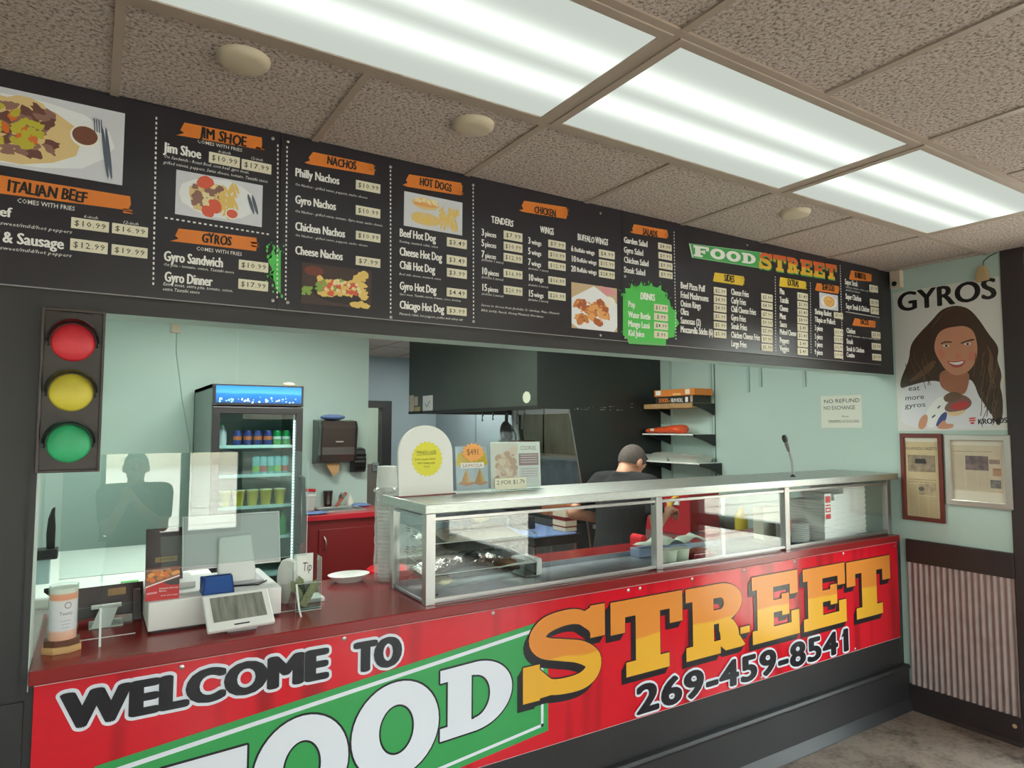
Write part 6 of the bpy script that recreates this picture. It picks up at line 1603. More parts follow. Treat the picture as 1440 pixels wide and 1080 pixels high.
b = MB().tube([(FX1 - .012, FY0, 1.36), (FX1 - .002, FY0 - .05, 1.35), (FX1 + .006, FY0 - .055, 1.10), (FX1 + .004, FY0 - .055, .86), (FX1 - .012, FY0, .84)], .015, FB, n=10); b.build('door_handle', t, smooth=60)
LEDM = mat('led_strip', (240, 250, 250), .4, emit=(236, 255, 248), estr=4.0)
b = MB()
for k in range(64): b.box((FX1 - .063, FY0 + .030, .30 + k * .0235), (FX1 - .053, FY0 + .036, .312 + k * .0235), LEDM)
lo = MB().box((FX1 - .066, FY0 + .036, .25), (FX1 - .05, FY0 + .05, 1.86), WHITEP).build('light_strip', t, label='white strip of small cold lamps'); b.build('led', lo, kind='stuff')
SHZ = (1.600, 1.378, 1.140, .900, .62)
for z in SHZ:
    b = MB(); b.box((FX0 + .034, FY0 + .09, z - .006), (FX1 - .034, FY1 - .50, z), FIN); b.box((FX0 + .034, FY0 + .082, z - .018), (FX1 - .05, FY0 + .09, z + .006), mat('shelf_edge', (206, 232, 228), .4)); b.build('shelf', t)
MB().box((FX0 + .05, 3.5, FZ1), (-3.2, 3.9, FZ1 + .012), WOODB).build('cardboard_sheet', label='flattened brown cardboard lying on top of the drinks fridge', cat='cardboard')
b = MB(); rnd = random.Random(5)
b.sphere((-3.06, 3.15, FZ1 + .018), (.05, .05, .018), mat('tan_paper', (206, 190, 164), .8), 12, 7); b.build('paper_bag', smooth=60, label='crumpled tan paper bag on the right of the fridge top', cat='bag')

def drink(name, lab, x, y, z, prof, m_, group, top=None, cat='can', body2=None):
    o = thing(name, lab, cat, (x, y, z), group)
    MB().lathe((x, y, z), prof, m_, n=16).build('body', o, smooth=40)
    if top: MB().lathe((x, y, z + prof[-1][1]), top[0], top[1], n=16).build('lid', o, smooth=40)
    if body2: MB().lathe((x, y, z + body2[0]), [(body2[1] + .0005, 0), (body2[1] + .0005, body2[2])], body2[3], n=16, caps=False).build('label', o, smooth=40)
    return o
CAN = [(.024, 0), (.031, .008), (.032, .012), (.032, .105), (.027, .115)]
LIDC = ([(.026, 0), (.026, .003), (0, .0032)], ALU)
BLUC = mat('can_blue', (64, 74, 150), .3, metal=.4); GRNC = mat('can_green', (40, 160, 84), .3, metal=.3); ORC = mat('can_orange', (216, 112, 60), .3); WHC = mat('can_white', (214, 220, 222), .3)
g1 = 'soda cans on the top fridge shelf'
order = ['first', 'second', 'third', 'fourth']
xs = [-3.44, -3.365, -3.29, -3.215]
for k, x in enumerate(xs): drink('soda_can', order[k] + ' blue can from the left on the top fridge shelf', x, 3.14, SHZ[0], CAN, BLUC, g1, LIDC, body2=(.045, .032, .028, ORC))
for k, x in enumerate((-3.145, -3.085, -3.06)):
    if k < 2: drink('soda_can', ('left' if k == 0 else 'right') + ' one of the two bright green cans on the top fridge shelf', x + .01 * k, 3.14, SHZ[0], CAN, GRNC, g1, LIDC, body2=(.05, .032, .02, WHC))
drink('water_bottle', 'pale bottle with a green cap at the left of the top fridge shelf', -3.545, 3.15, SHZ[0], [(.028, 0), (.03, .01), (.03, .10), (.014, .14), (.012, .155)], WHC, None, ([(.014, 0), (.014, .016), (0, .017)], GRNC), cat='bottle')
TALL = [(.022, 0), (.027, .008), (.027, .13), (.022, .14)]
for k, x in enumerate((-3.30, -3.245, -3.19, -3.135, -3.08)):
    drink('slim_can', order[k] + ' slim multicolored can from the left on the second fridge shelf' if k < 4 else 'rightmost slim multicolored can on the second fridge shelf', x, 3.14, SHZ[1], TALL, mat('can_teal', (120, 190, 196), .3), 'slim cans on the second fridge shelf', LIDC, body2=(.02, .027, .045, (mat('can_lime', (140, 190, 70), .3), mat('can_red', (190, 60, 60), .3), GRNC)[k % 3]))
YCUP = mat('yellow_drink', (238, 206, 72), .35)
for k, x in enumerate((-3.52, -3.42, -3.32, -3.22, -3.115)):
    drink('lassi_cup', (order[k] + ' yellow cup from the left on the third fridge shelf') if k < 4 else 'rightmost yellow cup on the third fridge shelf', x, 3.14, SHZ[2], [(.033, 0), (.045, .11), (.047, .112), (.047, .118)], YCUP, 'yellow drink cups on the third fridge shelf', ([(.047, 0), (.047, .004), (.04, .006), (0, .007)], mat('cup_lid', (232, 230, 190), .3)), cat='cup')
GB = mat('green_bottle', (30, 150, 80), .2)
for k, x in enumerate((-3.20, -3.085)):
    drink('soda_bottle', ('left' if k == 0 else 'right') + ' of two green soda bottles on the fourth fridge shelf', x, 3.14, SHZ[3], [(.028, 0), (.032, .01), (.032, .11), (.014, .165), (.012, .185)], GB, 'green bottles on the fourth fridge shelf', ([(.014, 0), (.014, .015), (0, .016)], GRNC), cat='bottle')

# wall items by the fridge
t = thing('wall_sensor_box', 'small cream box high on the mint wall left of the fridge with a thin wire', 'wall box', (-3.80, YB, 2.59))
MB().box((-3.836, YB - .03, 2.555), (-3.764, YB, 2.625), CREAM).build('box', t, bevel=.004)
MB().tube([(-3.79, YB - .004, 2.555), (-3.79, YB - .004, 2.40), (-3.73, YB - .004, 1.98), (-3.66, YB - .004, 1.60), (-3.645, YB - .004, 1.35)], .003, mat('mint_wire', (150, 176, 168), .5), n=6).build('wire', t, smooth=60)
t = thing('towel_dispenser', 'dark smoked paper towel dispenser on the mint wall right of the fridge', 'towel dispenser', (-2.41, YB, 1.6))
b = MB(); prof = [(0, 0), (-.16, .02), (-.205, .09), (-.20, .16), (-.215, .26), (-.225, .34), (-.19, .405), (0, .42)]
b.prism([(-2.57, YB + y, 1.395 + z) for y, z in prof], (.325, 0, 0), mat('smoked_cover', (74, 66, 62), .22)); b.build('cover', t, bevel=.012)
b = MB(); b.prism([(-2.60, YB + y * .96, 1.395 + z) for y, z in prof], (.03, 0, 0), mat('green_grey_side', (78, 92, 88), .35)); b.prism([(-2.245, YB + y * .96, 1.395 + z) for y, z in prof], (.02, 0, 0), BLKPL); b.build('end_panels', t, bevel=.008)
b = MB().box((-2.44, YB - .226, 1.60), (-2.37, YB - .20, 1.612), ALU); b.build('latch', t)
b = MB().prism([(-2.50, YB - .10, 1.40), (-2.36, YB - .10, 1.40), (-2.38, YB - .12, 1.31), (-2.43, YB - .12, 1.28), (-2.46, YB - .12, 1.33)], (0, .012, 0), mat('brown_paper', (190, 148, 104), .8)); b.build('paper_towel', t, label='brown paper towel end')
b = MB().sphere((-2.44, YB - .11, 1.838), (.12, .09, .026), BLUECL, 16, 8); b.build('folded_cloth', smooth=60, label='folded blue cloth lying on top of the towel dispenser', cat='cloth')
t = thing('soap_dispenser', 'small black soap dispenser on the wall beside the towel dispenser', 'soap dispenser', (-2.16, YB, 1.4))
b = MB(); b.prism([(-2.232, YB, 1.30), (-2.232, YB - .11, 1.31), (-2.232, YB - .13, 1.40), (-2.232, YB - .10, 1.53), (-2.232, YB, 1.545)], (.128, 0, 0), BLKPL); b.build('body', t, bevel=.012)
b = MB()
for z in (1.345, 1.385, 1.425, 1.465): b.box((-2.225, YB - .134, z), (-2.11, YB - .10, z + .018), BLKGL)
b.build('ribs', t, bevel=.004)

# sink cabinet
SX0, SX1, SY0, SZ = -2.86, -2.05, 3.47, .985
t = thing('sink_cabinet', 'dark red cabinet with a bright red top under the towel dispenser', 'cabinet', (-2.45, 3.8, 0))
MB().box((SX0, SY0 + .03, .08), (SX1, YB - .002, SZ - .045), REDC).build('body', t)
b = MB().box((SX0 - .01, SY0, SZ - .045), (SX1 + .015, YB - .002, SZ), mat('red_top', (184, 34, 50), .3)); b.build('top', t, bevel=.003, label='bright red top')
d = MB().box((-2.70, SY0 + .012, .16), (SX1 - .02, SY0 + .03, SZ - .125), REDC).build('door', t, bevel=.004)
MB().tube([(-2.655, SY0 + .01, .68), (-2.65, SY0 - .02, .70), (-2.645, SY0 - .024, .74), (-2.65, SY0 - .02, .78), (-2.655, SY0 + .01, .80)], .007, ALU).build('handle', d, smooth=60, label='chrome handle')
t = thing('sink_basin', 'small stainless hand sink rim set in the red cabinet top', 'sink', (-2.45, 3.78, SZ))
b = MB().frame((-2.63, 3.62, SZ), UX, (0, 1, 0), .40, .34, .03, (0, 0, 1), .014, STEEL); b.box((-2.60, 3.65, SZ + .0005), (-2.26, 3.93, SZ + .002), STEEL2); b.build('rim', t, bevel=.003)
b = MB().tube([(-2.36, 3.98, SZ), (-2.36, 3.98, SZ + .10), (-2.36, 3.93, SZ + .13), (-2.36, 3.86, SZ + .11)], .012, STEEL, n=10); b.build('tap', t, smooth=60)
for lab, c, r_ in (('blue cloth spread at the left front of the red sink top', (-2.72, 3.58, SZ + .012), (.13, .09, .012)), ('blue cloth lying at the right end of the red sink top', (-2.17, 3.95, SZ + .014), (.09, .10, .014))):
    b = MB().sphere(c, r_, BLUECL, 14, 8); rnd = random.Random(int(c[0] * 100)); b.v = [(x + rnd.uniform(-.012, .012), y + rnd.uniform(-.012, .012), z) for x, y, z in b.v]; b.build('blue_cloth', smooth=70, label=lab, cat='cloth', group='blue cloths by the sink')
b = MB().lathe((-2.46, 4.035, SZ), [(.035, 0), (.042, .10), (.046, .15), (.046, .155), (.041, .155)], mat('steel_cup_dark', (120, 110, 106), .25, metal=1.0), n=20); b.build('steel_cup', smooth=40, label='tall stainless cup standing behind the sink rim', cat='cup')
t = thing('knife_set', 'stack of white tubs with red handled tools left of the sink', 'tub', (-2.75, 3.9, SZ))
MB().box((-2.85, 3.80, SZ), (-2.65, 4.04, SZ + .13), mat('clear_tub', (196, 194, 190), .3)).build('tub', t, bevel=.01)
MB().box((-2.86, 3.79, SZ + .13), (-2.64, 4.05, SZ + .155), WHITEP).build('lid', t, bevel=.006)
b = MB().tube([(-2.80, 3.85, SZ + .17), (-2.72, 3.88, SZ + .185), (-2.62, 3.9, SZ + .175)], .014, REDB); b.build('red_handle', t, smooth=60, label='red tool handle')
b = MB().tube([(-2.42, 3.90, SZ + .02), (-2.36, 3.93, SZ + .08), (-2.31, 3.96, SZ + .13)], [.012, .014, .018], mat('copper_tool', (176, 92, 66), .35)); b.build('scrub_brush', smooth=60, label='copper coloured brush leaning on the steel cup by the sink', cat='brush')
b = MB().lathe((-2.255, 4.0, SZ), [(.03, 0), (.03, .06), (.012, .09), (.01, .11)], mat('soap_clear', (222, 218, 206), .3), n=14); b.build('soap_bottle', smooth=40, label='small pale soap bottle at the right of the sink', cat='bottle')
t = thing('red_stool', 'round bright red stool seat on steel legs in front of the sink cabinet', 'stool', (-2.30, 3.0, 0))
MB().lathe((-2.30, 2.9, .56), [(.0, 0), (.155, .0), (.17, .012), (.17, .035), (.15, .048), (0, .052)], mat('stool_red', (212, 34, 46), .35), n=32).build('seat', t, smooth=40)
for a in range(4): MB().cyl((-2.30 + .12 * cos(a * pi / 2 + .7), 2.9 + .12 * sin(a * pi / 2 + .7), .56), (-2.30 + .19 * cos(a * pi / 2 + .7), 2.9 + .19 * sin(a * pi / 2 + .7), 0), .012, ALU, n=10).build('leg', t)

# white chest freezer and things on the left kitchen wall
t = thing('chest_freezer', 'long white chest freezer behind the cash drawer along the kitchen floor', 'freezer', (-4.2, 2.6, 0))
FZT = .86
MB().box((-4.64, 1.98, .06), (-3.75, 3.45, FZT - .06), WHITEP).build('body', t, bevel=.01)
MB().box((-4.655, 1.96, FZT - .06), (-3.735, 3.47, FZT), mat('freezer_lid', (226, 234, 228), .35)).build('lid', t, bevel=.012)
MB().box((-4.4, 1.945, FZT - .045), (-4.1, 1.962, FZT - .02), GREYP).build('handle', t, bevel=.004)
b = MB().tube([(-4.23, 1.99, FZT), (-4.22, 1.99, FZT + .03), (-4.14, 1.99, FZT + .03), (-4.13, 1.99, FZT)], .006, mat('green_clip', (120, 214, 124), .4)); b.build('green_clip', smooth=60, label='bright green clip at the front edge of the freezer lid', cat='clip')
t = thing('wall_knife', 'black knife standing upright in a black holder on the left kitchen wall', 'knife', (-4.62, 2.9, 1.05))
b = MB(); yk = 2.35; xk = -4.560
b.prism([(xk - .022, yk, 1.05), (xk + .018, yk, 1.05), (xk + .018, yk, 1.17), (xk + .012, yk, 1.24), (xk + .012, yk, 1.285), (xk - .004, yk, 1.275), (xk - .020, yk, 1.22), (xk - .026, yk, 1.13)], (0, .03, 0), BLKPL); b.build('handle', t, bevel=.006)
b = MB().box((-4.68, yk - .05, .995), (-4.525, yk + .07, 1.05), BLKPL); b.build('holder', t, bevel=.008)
b = MB().box((-4.66, yk - .03, .78), (-4.56, yk + .05, .995), mat('grey_sheath', (150, 172, 172), .4)); b.build('sheath', t, bevel=.004)
b = MB().prism([(-4.672, 2.06, 1.31), (-4.650, 2.06, 1.31), (-4.612, 2.06, 1.53), (-4.640, 2.06, 1.53)], (0, .05, 0), mat('bracket_brown', (70, 62, 58), .4)); b.box((-4.68, 2.07, 1.36), (-4.655, 2.10, 1.42), mat('bracket_brown', (70, 62, 58), .4)); b.build('wall_bracket', bevel=.003, label='dark slanted bracket on the left kitchen wall under the traffic light', cat='bracket')
t = thing('wall_socket', 'white wall socket with a black plug on the left kitchen wall', 'socket', (-4.68, 1.9, 1.2))
MB().box((-4.68, 1.85, 1.17), (-4.672, 1.93, 1.29), WHITEP).build('plate', t, bevel=.002); MB().box((-4.672, 1.87, 1.215), (-4.64, 1.905, 1.25), BLKPL).build('plug', t)
t = thing('card_terminal', 'dark slanted screen device on the counter against the left jamb', 'terminal', (-4.47, .5, ZC))
b = MB().prism([(-4.505, .42, ZC + .125), (-4.505, .43, ZC + .135), (-4.42, .56, ZC + .02), (-4.42, .55, ZC + .012)], (.075, .02, .0), BLKPL); b.build('screen', t); b = MB().box((-4.49, .52, ZC), (-4.435, .60, ZC + .05), BLKPL); b.build('foot', t)

# ------------------------------------------------------------------ kitchen: cook line
HD = mat('hood_black', (40, 42, 42), .30, var=.15, vscale=2.0)
HS = mat('hood_side_steel', (94, 100, 94), .36, metal=.55, var=.1, vscale=2)
HX, HY0, HY1, HZ = -1.36, 2.12, 4.68, 1.893
t = thing('range_hood', 'big dark range hood over the cook line behind the display case signs', 'range hood', (-.7, 3.4, HZ))
b = MB(); b.box((HX, HY0, HZ), (HX + .02, HY1, H - .02), HS); b.build('side_sheet', t, label='greenish steel side sheet')
b = MB(); b.box((HX, HY0 - .012, HZ), (-.002, HY0, H - .02), HD); b.box((HX + .02, HY1 - .02, HZ), (-.002, HY1, H - .02), HD); b.box((HX + .02, HY0, HZ + .45), (-.002, HY1, HZ + .47), HD)
b.build('front_sheet', t, label='black front sheet')
b = MB(); b.box((HX - .004, HY0 - .016, HZ - .004), (HX + .03, HY1, HZ + .026), mat('hood_rim', (60, 60, 58), .35, metal=.5)); b.build('rim', t)
for y in (2.9, 3.9):
    l = MB().box((-.86, y - .14, HZ + .43), (-.60, y + .14, HZ + .449), mat('hood_fill_glow', (250, 246, 230), .4, emit=(255, 244, 220), estr=22.0)).build('hood_fill_panel', t, label='added glowing fill panel inside the hood')  # glowing boxes added up inside the hood to brighten the cook line
b = MB().prism([(-1.05, HY0 - .010, HZ), (-.91, HY0 - .010, 1.216), (-.76, HY0 - .010, .35), (-.76, HY0 - .010, 0), (-.002, HY0 - .010, 0), (-.002, HY0 - .010, HZ)], (0, .008, 0), HD); b.build('end_panel', t, label='black end panel with a slanted edge')
b = MB().prism([(-1.055, HY0 - .016, HZ), (-.915, HY0 - .016, 1.216), (-.765, HY0 - .016, .35), (-.755, HY0 - .016, .35), (-.905, HY0 - .016, 1.216), (-1.045, HY0 - .016, HZ)], (0, .01, 0), ALU); b.build('edge_trim', t, label='bright metal edge strip')
b = MB(); sc = mat('bare_scratch', (196, 196, 190), .5); rnd = random.Random(31)
for k in range(26):
    x = -1.0 + rnd.random() * .8; z = 1.888 + rnd.choice((0, 0, .03, .06)) * rnd.random() + .004; l = rnd.uniform(.004, .03)
    b.poly([(x, HY0 - .0126 - k * 1e-5, z), (x + l, HY0 - .0126 - k * 1e-5, z + .001), (x + l, HY0 - .0126 - k * 1e-5, z + .004), (x, HY0 - .0126 - k * 1e-5, z + .003)], sc)
b.build('scratches', t)
b = MB(); b.poly([(HX - .0006, 2.27 + .06 * cos(a * .7), 1.99 + .05 * sin(a * .7)) for a in range(9)], mat('bare_patch', (206, 210, 190), .6)); b.build('patch', t)
for y0, y1, z0, z1, c in ((4.55, 4.66, 1.90, 2.10, CREAM), (4.44, 4.53, 1.98, 2.08, CREAM), (4.38, 4.52, 1.895, 1.965, mat('tan_note', (196, 178, 124), .6)), (4.06, 4.30, 1.895, 2.08, WHITEC)):
    o = MB().box((HX - .004, y0, z0), (HX, y1, z1), c).build('paper_note', label=('white note with a blue scribble at the lower left end of the hood' if c is WHITEC else 'tan note at the lower left end of the hood' if c is not CREAM else ('tall cream note at the far left edge of the hood' if y0 > 4.5 else 'small cream note between the other notes on the hood')), cat='note', group='notes stuck on the hood side')
    if c is WHITEC: MB().tube([(HX - .005, 4.24, 2.0), (HX - .005, 4.2, 1.96), (HX - .005, 4.16, 1.99), (HX - .005, 4.12, 2.02)], .003, mat('ballpoint', (60, 90, 140), .5), n=5).build('scribble', o)
b = MB().box((-.012, HY0 + .002, .9), (-.001, 4.5, HZ), mat('wall_steel', (128, 132, 120), .42, metal=.6, var=.15, vscale=3, stretch=(1, 4, .5))); b.build('steel_wall_sheet', label='greasy stainless sheet on the wall under the hood', cat='wall sheet')
b = MB()
for y in (3.95, 4.62, 5.55): b.box((-.012, y, .3), (0, y + .022, 2.6), mat('shelf_standard', (140, 152, 158), .4, metal=.4))
b.build('trim_7', kind='structure')
# hanging tools
def hook(x, y, z, name, lab, kind):
    o = thing(name, lab, kind, (x, y, z))
    MB().tube([(x, y, z + .01), (x, y, z - .03), (x, y - .012, z - .04), (x, y - .018, z - .028)], .004, BLKPL, n=6).build('hook', o, smooth=60)
    return o
zz = HZ - .004
o = hook(HX + .01, 2.60, zz, 'frying_pan', 'black round pan hanging from the hood behind the cookie sign', 'pan')
MB().box((HX + .002, 2.585, zz - .11), (HX + .018, 2.615, zz - .03), BLKPL).build('handle', o)
MB().lathe((HX + .03, 2.60, zz - .185), [(0, 0), (.075, 0), (.095, .03), (.092, .03), (.07, .006), (0, .006)], BLKPL, n=24, ax=(-1, 0, 0)).build('pan', o, smooth=40)
for y, L_, lab in ((2.83, .05, 'short dark hook tool hanging left of the black pan under the hood'), (3.02, .06, 'curved dark hook tool hanging farther left of the black pan'), (2.43, .09, 'thin dark spatula hanging just right of the black pan'), (2.32, .17, 'long thin ladle hanging right of the black pan')):
    o = hook(HX + .01, y, zz, 'utensil', lab, 'utensil'); MB().tube([(HX + .01, y, zz - .03), (HX + .01, y + .006, zz - .03 - L_ * .6), (HX + .01, y, zz - .03 - L_)], [.006, .005, .009], BLKPL, n=8).build('shaft', o, smooth=60)
t = thing('cook_range', 'steel cooking range standing under the dark hood', 'range', (-.5, 3.3, 0))
MB().box((-.85, 2.3, .08), (-.02, 4.5, .92), STEEL2).build('body', t, bevel=.006); MB().box((-.88, 2.28, .92), (-.02, 4.52, .95), BLKPL).build('top', t)
MB().box((-.45, 2.5, 1.42), (-.02, 4.4, 1.45), STEEL).build('high_shelf', t); MB().box((-.10, 2.5, .95), (-.02, 4.4, 1.42), STEEL2).build('back_guard', t)
t = thing('utensil_crate', 'dark crate of upright utensils on the range shelf, seen above the samosa sign', 'crate', (-.3, 3.6, 1.45))
MB().box((-.42, 3.85, 1.452), (-.20, 4.28, 1.60), mat('crate_brown', (84, 62, 54), .6)).build('crate', t, bevel=.004)
for k, (y, h_, r_) in enumerate(((4.22, .20, .012), (4.10, .16, .018), (4.02, .19, .012), (3.92, .38, .012), (3.88, .22, .014))): MB().tube([(-.33, y, 1.56), (-.35, y + .02 * (k % 2), 1.5 + h_ * .6), (-.36, y, 1.5 + h_)], r_, BLKPL, n=8).build('utensil', t, smooth=60)
MB().tube([(-.36, 4.10, 1.66), (-.36, 4.13, 1.70), (-.36, 4.08, 1.73), (-.36, 4.04, 1.70)], .010, BLKPL, n=8).build('utensil', t, smooth=60)

# prep table seen through the case
t = thing('prep_table', 'dark prep table with steel legs under the hood, seen through the display case', 'table', (-1.15, 2.5, 0))
MB().box((-1.38, 2.13, .79), (-.90, 2.95, .86), BLKPL).build('table_top', t, bevel=.004)
for x in (-1.35, -.94):
    for y in (2.17, 2.5, 2.9): MB().cyl((x, y, 0), (x, y, .79), .018, ALU, n=10).build('leg', t)
b = MB().box((-1.39, 2.12, .862), (-.96, 2.80, .878), BLUECL); b.build('table_cloth', bevel=.006, label='pale blue cloth spread on the dark prep table', cat='cloth')
t = thing('food_carton', 'cream carton with red bands on the prep table', 'carton', (-1.0, 2.25, .88))
MB().box((-1.05, 2.16, .880), (-.93, 2.34, 1.06), CREAM).build('carton', t, bevel=.004)
MB().box((-1.052, 2.158, .97), (-.928, 2.342, 1.0), REDC).build('red_band', t); MB().box((-1.052, 2.158, .915), (-.928, 2.342, .925), REDC).build('red_band', t)
MB().box((-1.30, 2.45, .880), (-1.15, 2.65, .98), BLKPL).build('black_tin', bevel=.01, label='small black tin on the blue cloth of the prep table', cat='tin')
MB().box((-.88, 2.30, .952), (-.40, 2.75, 1.08), mat('orange_wood', (176, 104, 66), .5, var=.1, vscale=10)).build('wooden_box', bevel=.004, label='orange brown wooden box on the range behind the cream carton', cat='box')
# work counter along the right wall, with cabinets
t = thing('work_counter', 'brown and red kitchen work counter along the right wall beneath the shelves', 'counter', (-.4, 1.2, 0))
MB().box((-.78, .75, .06), (-.01, 2.08, .90), mat('brown_panel', (168, 112, 88), .5)).build('body', t); MB().box((-.82, .72, .90), (-.01, 2.09, .935), mat('worn_steel_top', (170, 168, 164), .35, metal=.8)).build('top', t, bevel=.003)
t = thing('red_cabinet', 'red wall unit with a small white handle plate seen through the third bay', 'cabinet', (-.5, .72, .93))
MB().box((-.62, 1.2, .937), (-.30, 1.75, 1.28), mat('red_box', (168, 30, 42), .35)).build('body', t, bevel=.004); MB().box((-.635, 1.30, 1.16), (-.62, 1.42, 1.19), WHITEP).build('handle', t)
for k, (x, y, c, lab) in enumerate(((-.36, .95, (196, 178, 60), 'yellow squeeze bottle on the work counter behind the third bay'), (-.28, .85, (206, 196, 140), 'pale yellow tub on the work counter behind the third bay'))):
    MB().lathe((x, y, .936), [(.04, 0), (.045, .02), (.045, .16), (.02, .20), (.01, .23)], mat('cond_%d' % k, c, .4), n=18).build('condiment_bottle', smooth=40, label=lab, cat='bottle')
MB().box((-.74, .85, .937), (-.50, 1.10, 1.0), BLKPL).build('black_pan', bevel=.01, label='black food pan on the work counter', cat='pan')
lump('sandwich_filling', 'heap of food in the black pan on the work counter', (-.62, .97, 1.0), (.10, .10, .02), mat('filling', (140, 66, 50), .7, var=.4, vscale=90), seed=9, cat='food')
# wall shelves
STD = mat('shelf_standard_mint', (170, 192, 186), .45)
b = MB()
for y in (1.508, 1.966): 
    b.box((-.014, y, .9), (0, y + .022, 2.7), STD)
for y, z0 in ((1.13, 2.02), (1.015, 2.06), (.64, 2.04)): b.box((-.014, y, z0), (0, y + .022, 2.7), STD)
b.box((-.004, 1.478, .9), (0, 1.488, 2.7), mat('dark_seam', (96, 112, 108), .5))
b.build('trim_8', kind='structure')
for k, (z, m_, lab, y0, y1) in enumerate(((1.945, WOODB, 'topmost wall shelf of raw board carrying the film roll boxes', 1.50, 2.06), (1.690, WHITEC, 'middle wall shelf carrying the orange bag', 1.50, 2.085), (1.455, WHITEC, 'lowest wall shelf carrying the foil pans', 1.44, 2.085))):
    o = thing('wall_shelf', lab, 'shelf', (-.13, 1.8, z), 'bracket shelves on the mint wall')
    MB().box((-.255, y0, z - (.040 if k == 0 else .012)), (-.006, y1, z), m_).build('board', o, bevel=.002)
    for y in (y0 - .020, 1.975): MB().prism([(-.004, y, z - .004), (-.245, y, z - .004), (-.245, y, z - .025), (-.13, y, z - .055), (-.004, y, z - .10)], (0, .022, 0), BLKPL).build('bracket', o)
def carton(name, lab, y0, y1, z0, z1, x0, x1, m_, prints, group):
    o = thing(name, lab, 'box', ((x0 + x1) / 2, (y0 + y1) / 2, z0), group)
    MB().box((x0, y0, z0), (x1, y1, z1), m_).build('carton', o, bevel=.002)
    b = MB()
    for fn in prints: fn(b, x0 - .0008)
    b.build('print', o)
OR2 = mat('box_orange', (224, 132, 54), .5); BK2 = mat('box_black', (48, 42, 42), .5)
UYm = (0, -1, 0)
def rect(y0, y1, z0, z1, m_): return lambda b, x: b.poly([(x, y0, z0), (x, y1, z0), (x, y1, z1), (x, y0, z1)], m_)
def word(s, y, z, wd, hh, m_): return lambda b, x: text(b, m_, s, (x - .0006, y, z), UYm, UZ, wd, hh, 'x', shifts=((-.0012, 0), (.0012, 0), (0, 0)))
zs = 1.9455
carton('film_box', 'black cling film box lettered in orange and white on the top shelf', 1.50, 1.93, zs, zs + .062, -.24, -.03, BK2, [word('3000', 1.895, zs + .010, .115, .036, OR2), word('FT', 1.775, zs + .012, .02, .014, OR2), word('FILM ROLL', 1.745, zs + .010, .135, .032, WHITEI), rect(1.585, 1.555, zs + .008, zs + .05, WHITEI), rect(1.53, 1.505, zs + .006, zs + .056, mat('box_grey', (190, 170, 150), .5))], 'cling film boxes on the top shelf')
carton('film_box', 'orange cling film box lying on the black box on the top shelf', 1.48, 1.94, zs + .0625, zs + .118, -.245, -.03, OR2, [rect(1.92, 1.86, zs + .074, zs + .112, WHITEI), rect(1.72, 1.63, zs + .068, zs + .084, mat('box_pale', (240, 190, 130), .5)), rect(1.58, 1.53, zs + .072, zs + .112, mat('box_pale2', (236, 220, 200), .5))], 'cling film boxes on the top shelf')
b = MB(); rs = []; rnd = random.Random(6)
for i in range(15):
    u = i / 14; hh = .018 + .020 * u + .004 * rnd.random()
    rs.append([(-.16 + (.085 if i not in (0, 14) else .06) * cos(2 * pi * q / 14) * (1 + rnd.uniform(-.05, .05)), 2.08 - .40 * u, 1.6915 + hh + hh * max(-1, 1.0 * sin(2 * pi * q / 14)) * (1 + rnd.uniform(-.1, .1) * (sin(2 * pi * q / 14) > 0))) for q in range(14)])
b.loft(rs, mat('orange_bag', (232, 88, 44), .3, bump=.4, bscale=30)); o = b.build('orange_bag', smooth=70, label='long shiny orange bag lying on the middle wall shelf', cat='bag')
MB().prism([(-.2475, 1.95, 1.712), (-.2475, 1.99, 1.712), (-.2475, 1.995, 1.735), (-.2475, 1.98, 1.726), (-.2475, 1.97, 1.738), (-.2475, 1.96, 1.726), (-.2475, 1.945, 1.735)], (.002, 0, 0), WHITEI).build('white_mark', o)
for k, (y0, y1) in enumerate(((1.80, 2.06), (1.47, 1.80))):
    b = MB(); rnd = random.Random(40 + k)
    x0, x1, z0, z1 = -.245, -.04, 1.4555, 1.525
    lo = [(x0 + .02, y0 + .02), (x1 - .02, y0 + .02), (x1 - .02, y1 - .02), (x0 + .02, y1 - .02)]; hi = [(x0, y0), (x1, y0), (x1, y1), (x0, y1)]
    b.loft([[(x, y, z0) for x, y in lo], [(x, y, z0 + .05) for x, y in hi], [(x - .004 if x < -.1 else x, y, z0 + .054) for x, y in hi]], mat('foil_pan', (196, 200, 192), .45, metal=.35, bump=.5, bscale=40))
    for i in range(3): b.sphere((-.14 + .01 * i, y0 + (y1 - y0) * (.25 + .25 * i), z0 + .056), (.095, .06, .016), mat('foil_pan', (196, 200, 192), .45), 10, 6)
    b.build('foil_pan', smooth=50, label=('left' if k == 0 else 'right') + ' one of two covered foil pans on the lowest wall shelf', cat='pan', group='foil pans on the lowest shelf')
t = thing('no_refund_sign', 'white paper sign reading no refund taped to the mint kitchen wall', 'sign', (0, .38, 1.85))
MB().box((-.0016, .232, 1.742), (0, .528, 1.965), mat('paper_grey_green', (224, 226, 214), .6)).build('paper', t)
b = MB(); X_ = -.0024
text(b, INK, 'NO REFUND', (X_, .505, 1.915), UYm, UZ, .262, .026, 'h', jit=.08); text(b, INK, 'NO EXCHANGE', (X_, .508, 1.868), UYm, UZ, .232, .026, 'h', jit=.08)
text(b, INK, 'From', (X_, .375, 1.815), UYm, UZ, .05, .012, 'i', shear=.2); text(b, INK, 'MANAGEMENT OF FOOD STREET', (X_, .475, 1.785), UYm, UZ, .225, .010, 'h', jit=.06)
b.poly([(X_, .475, 1.778), (X_, .25, 1.780), (X_, .25, 1.782), (X_, .475, 1.780)], INK); b.build('lettering', t)

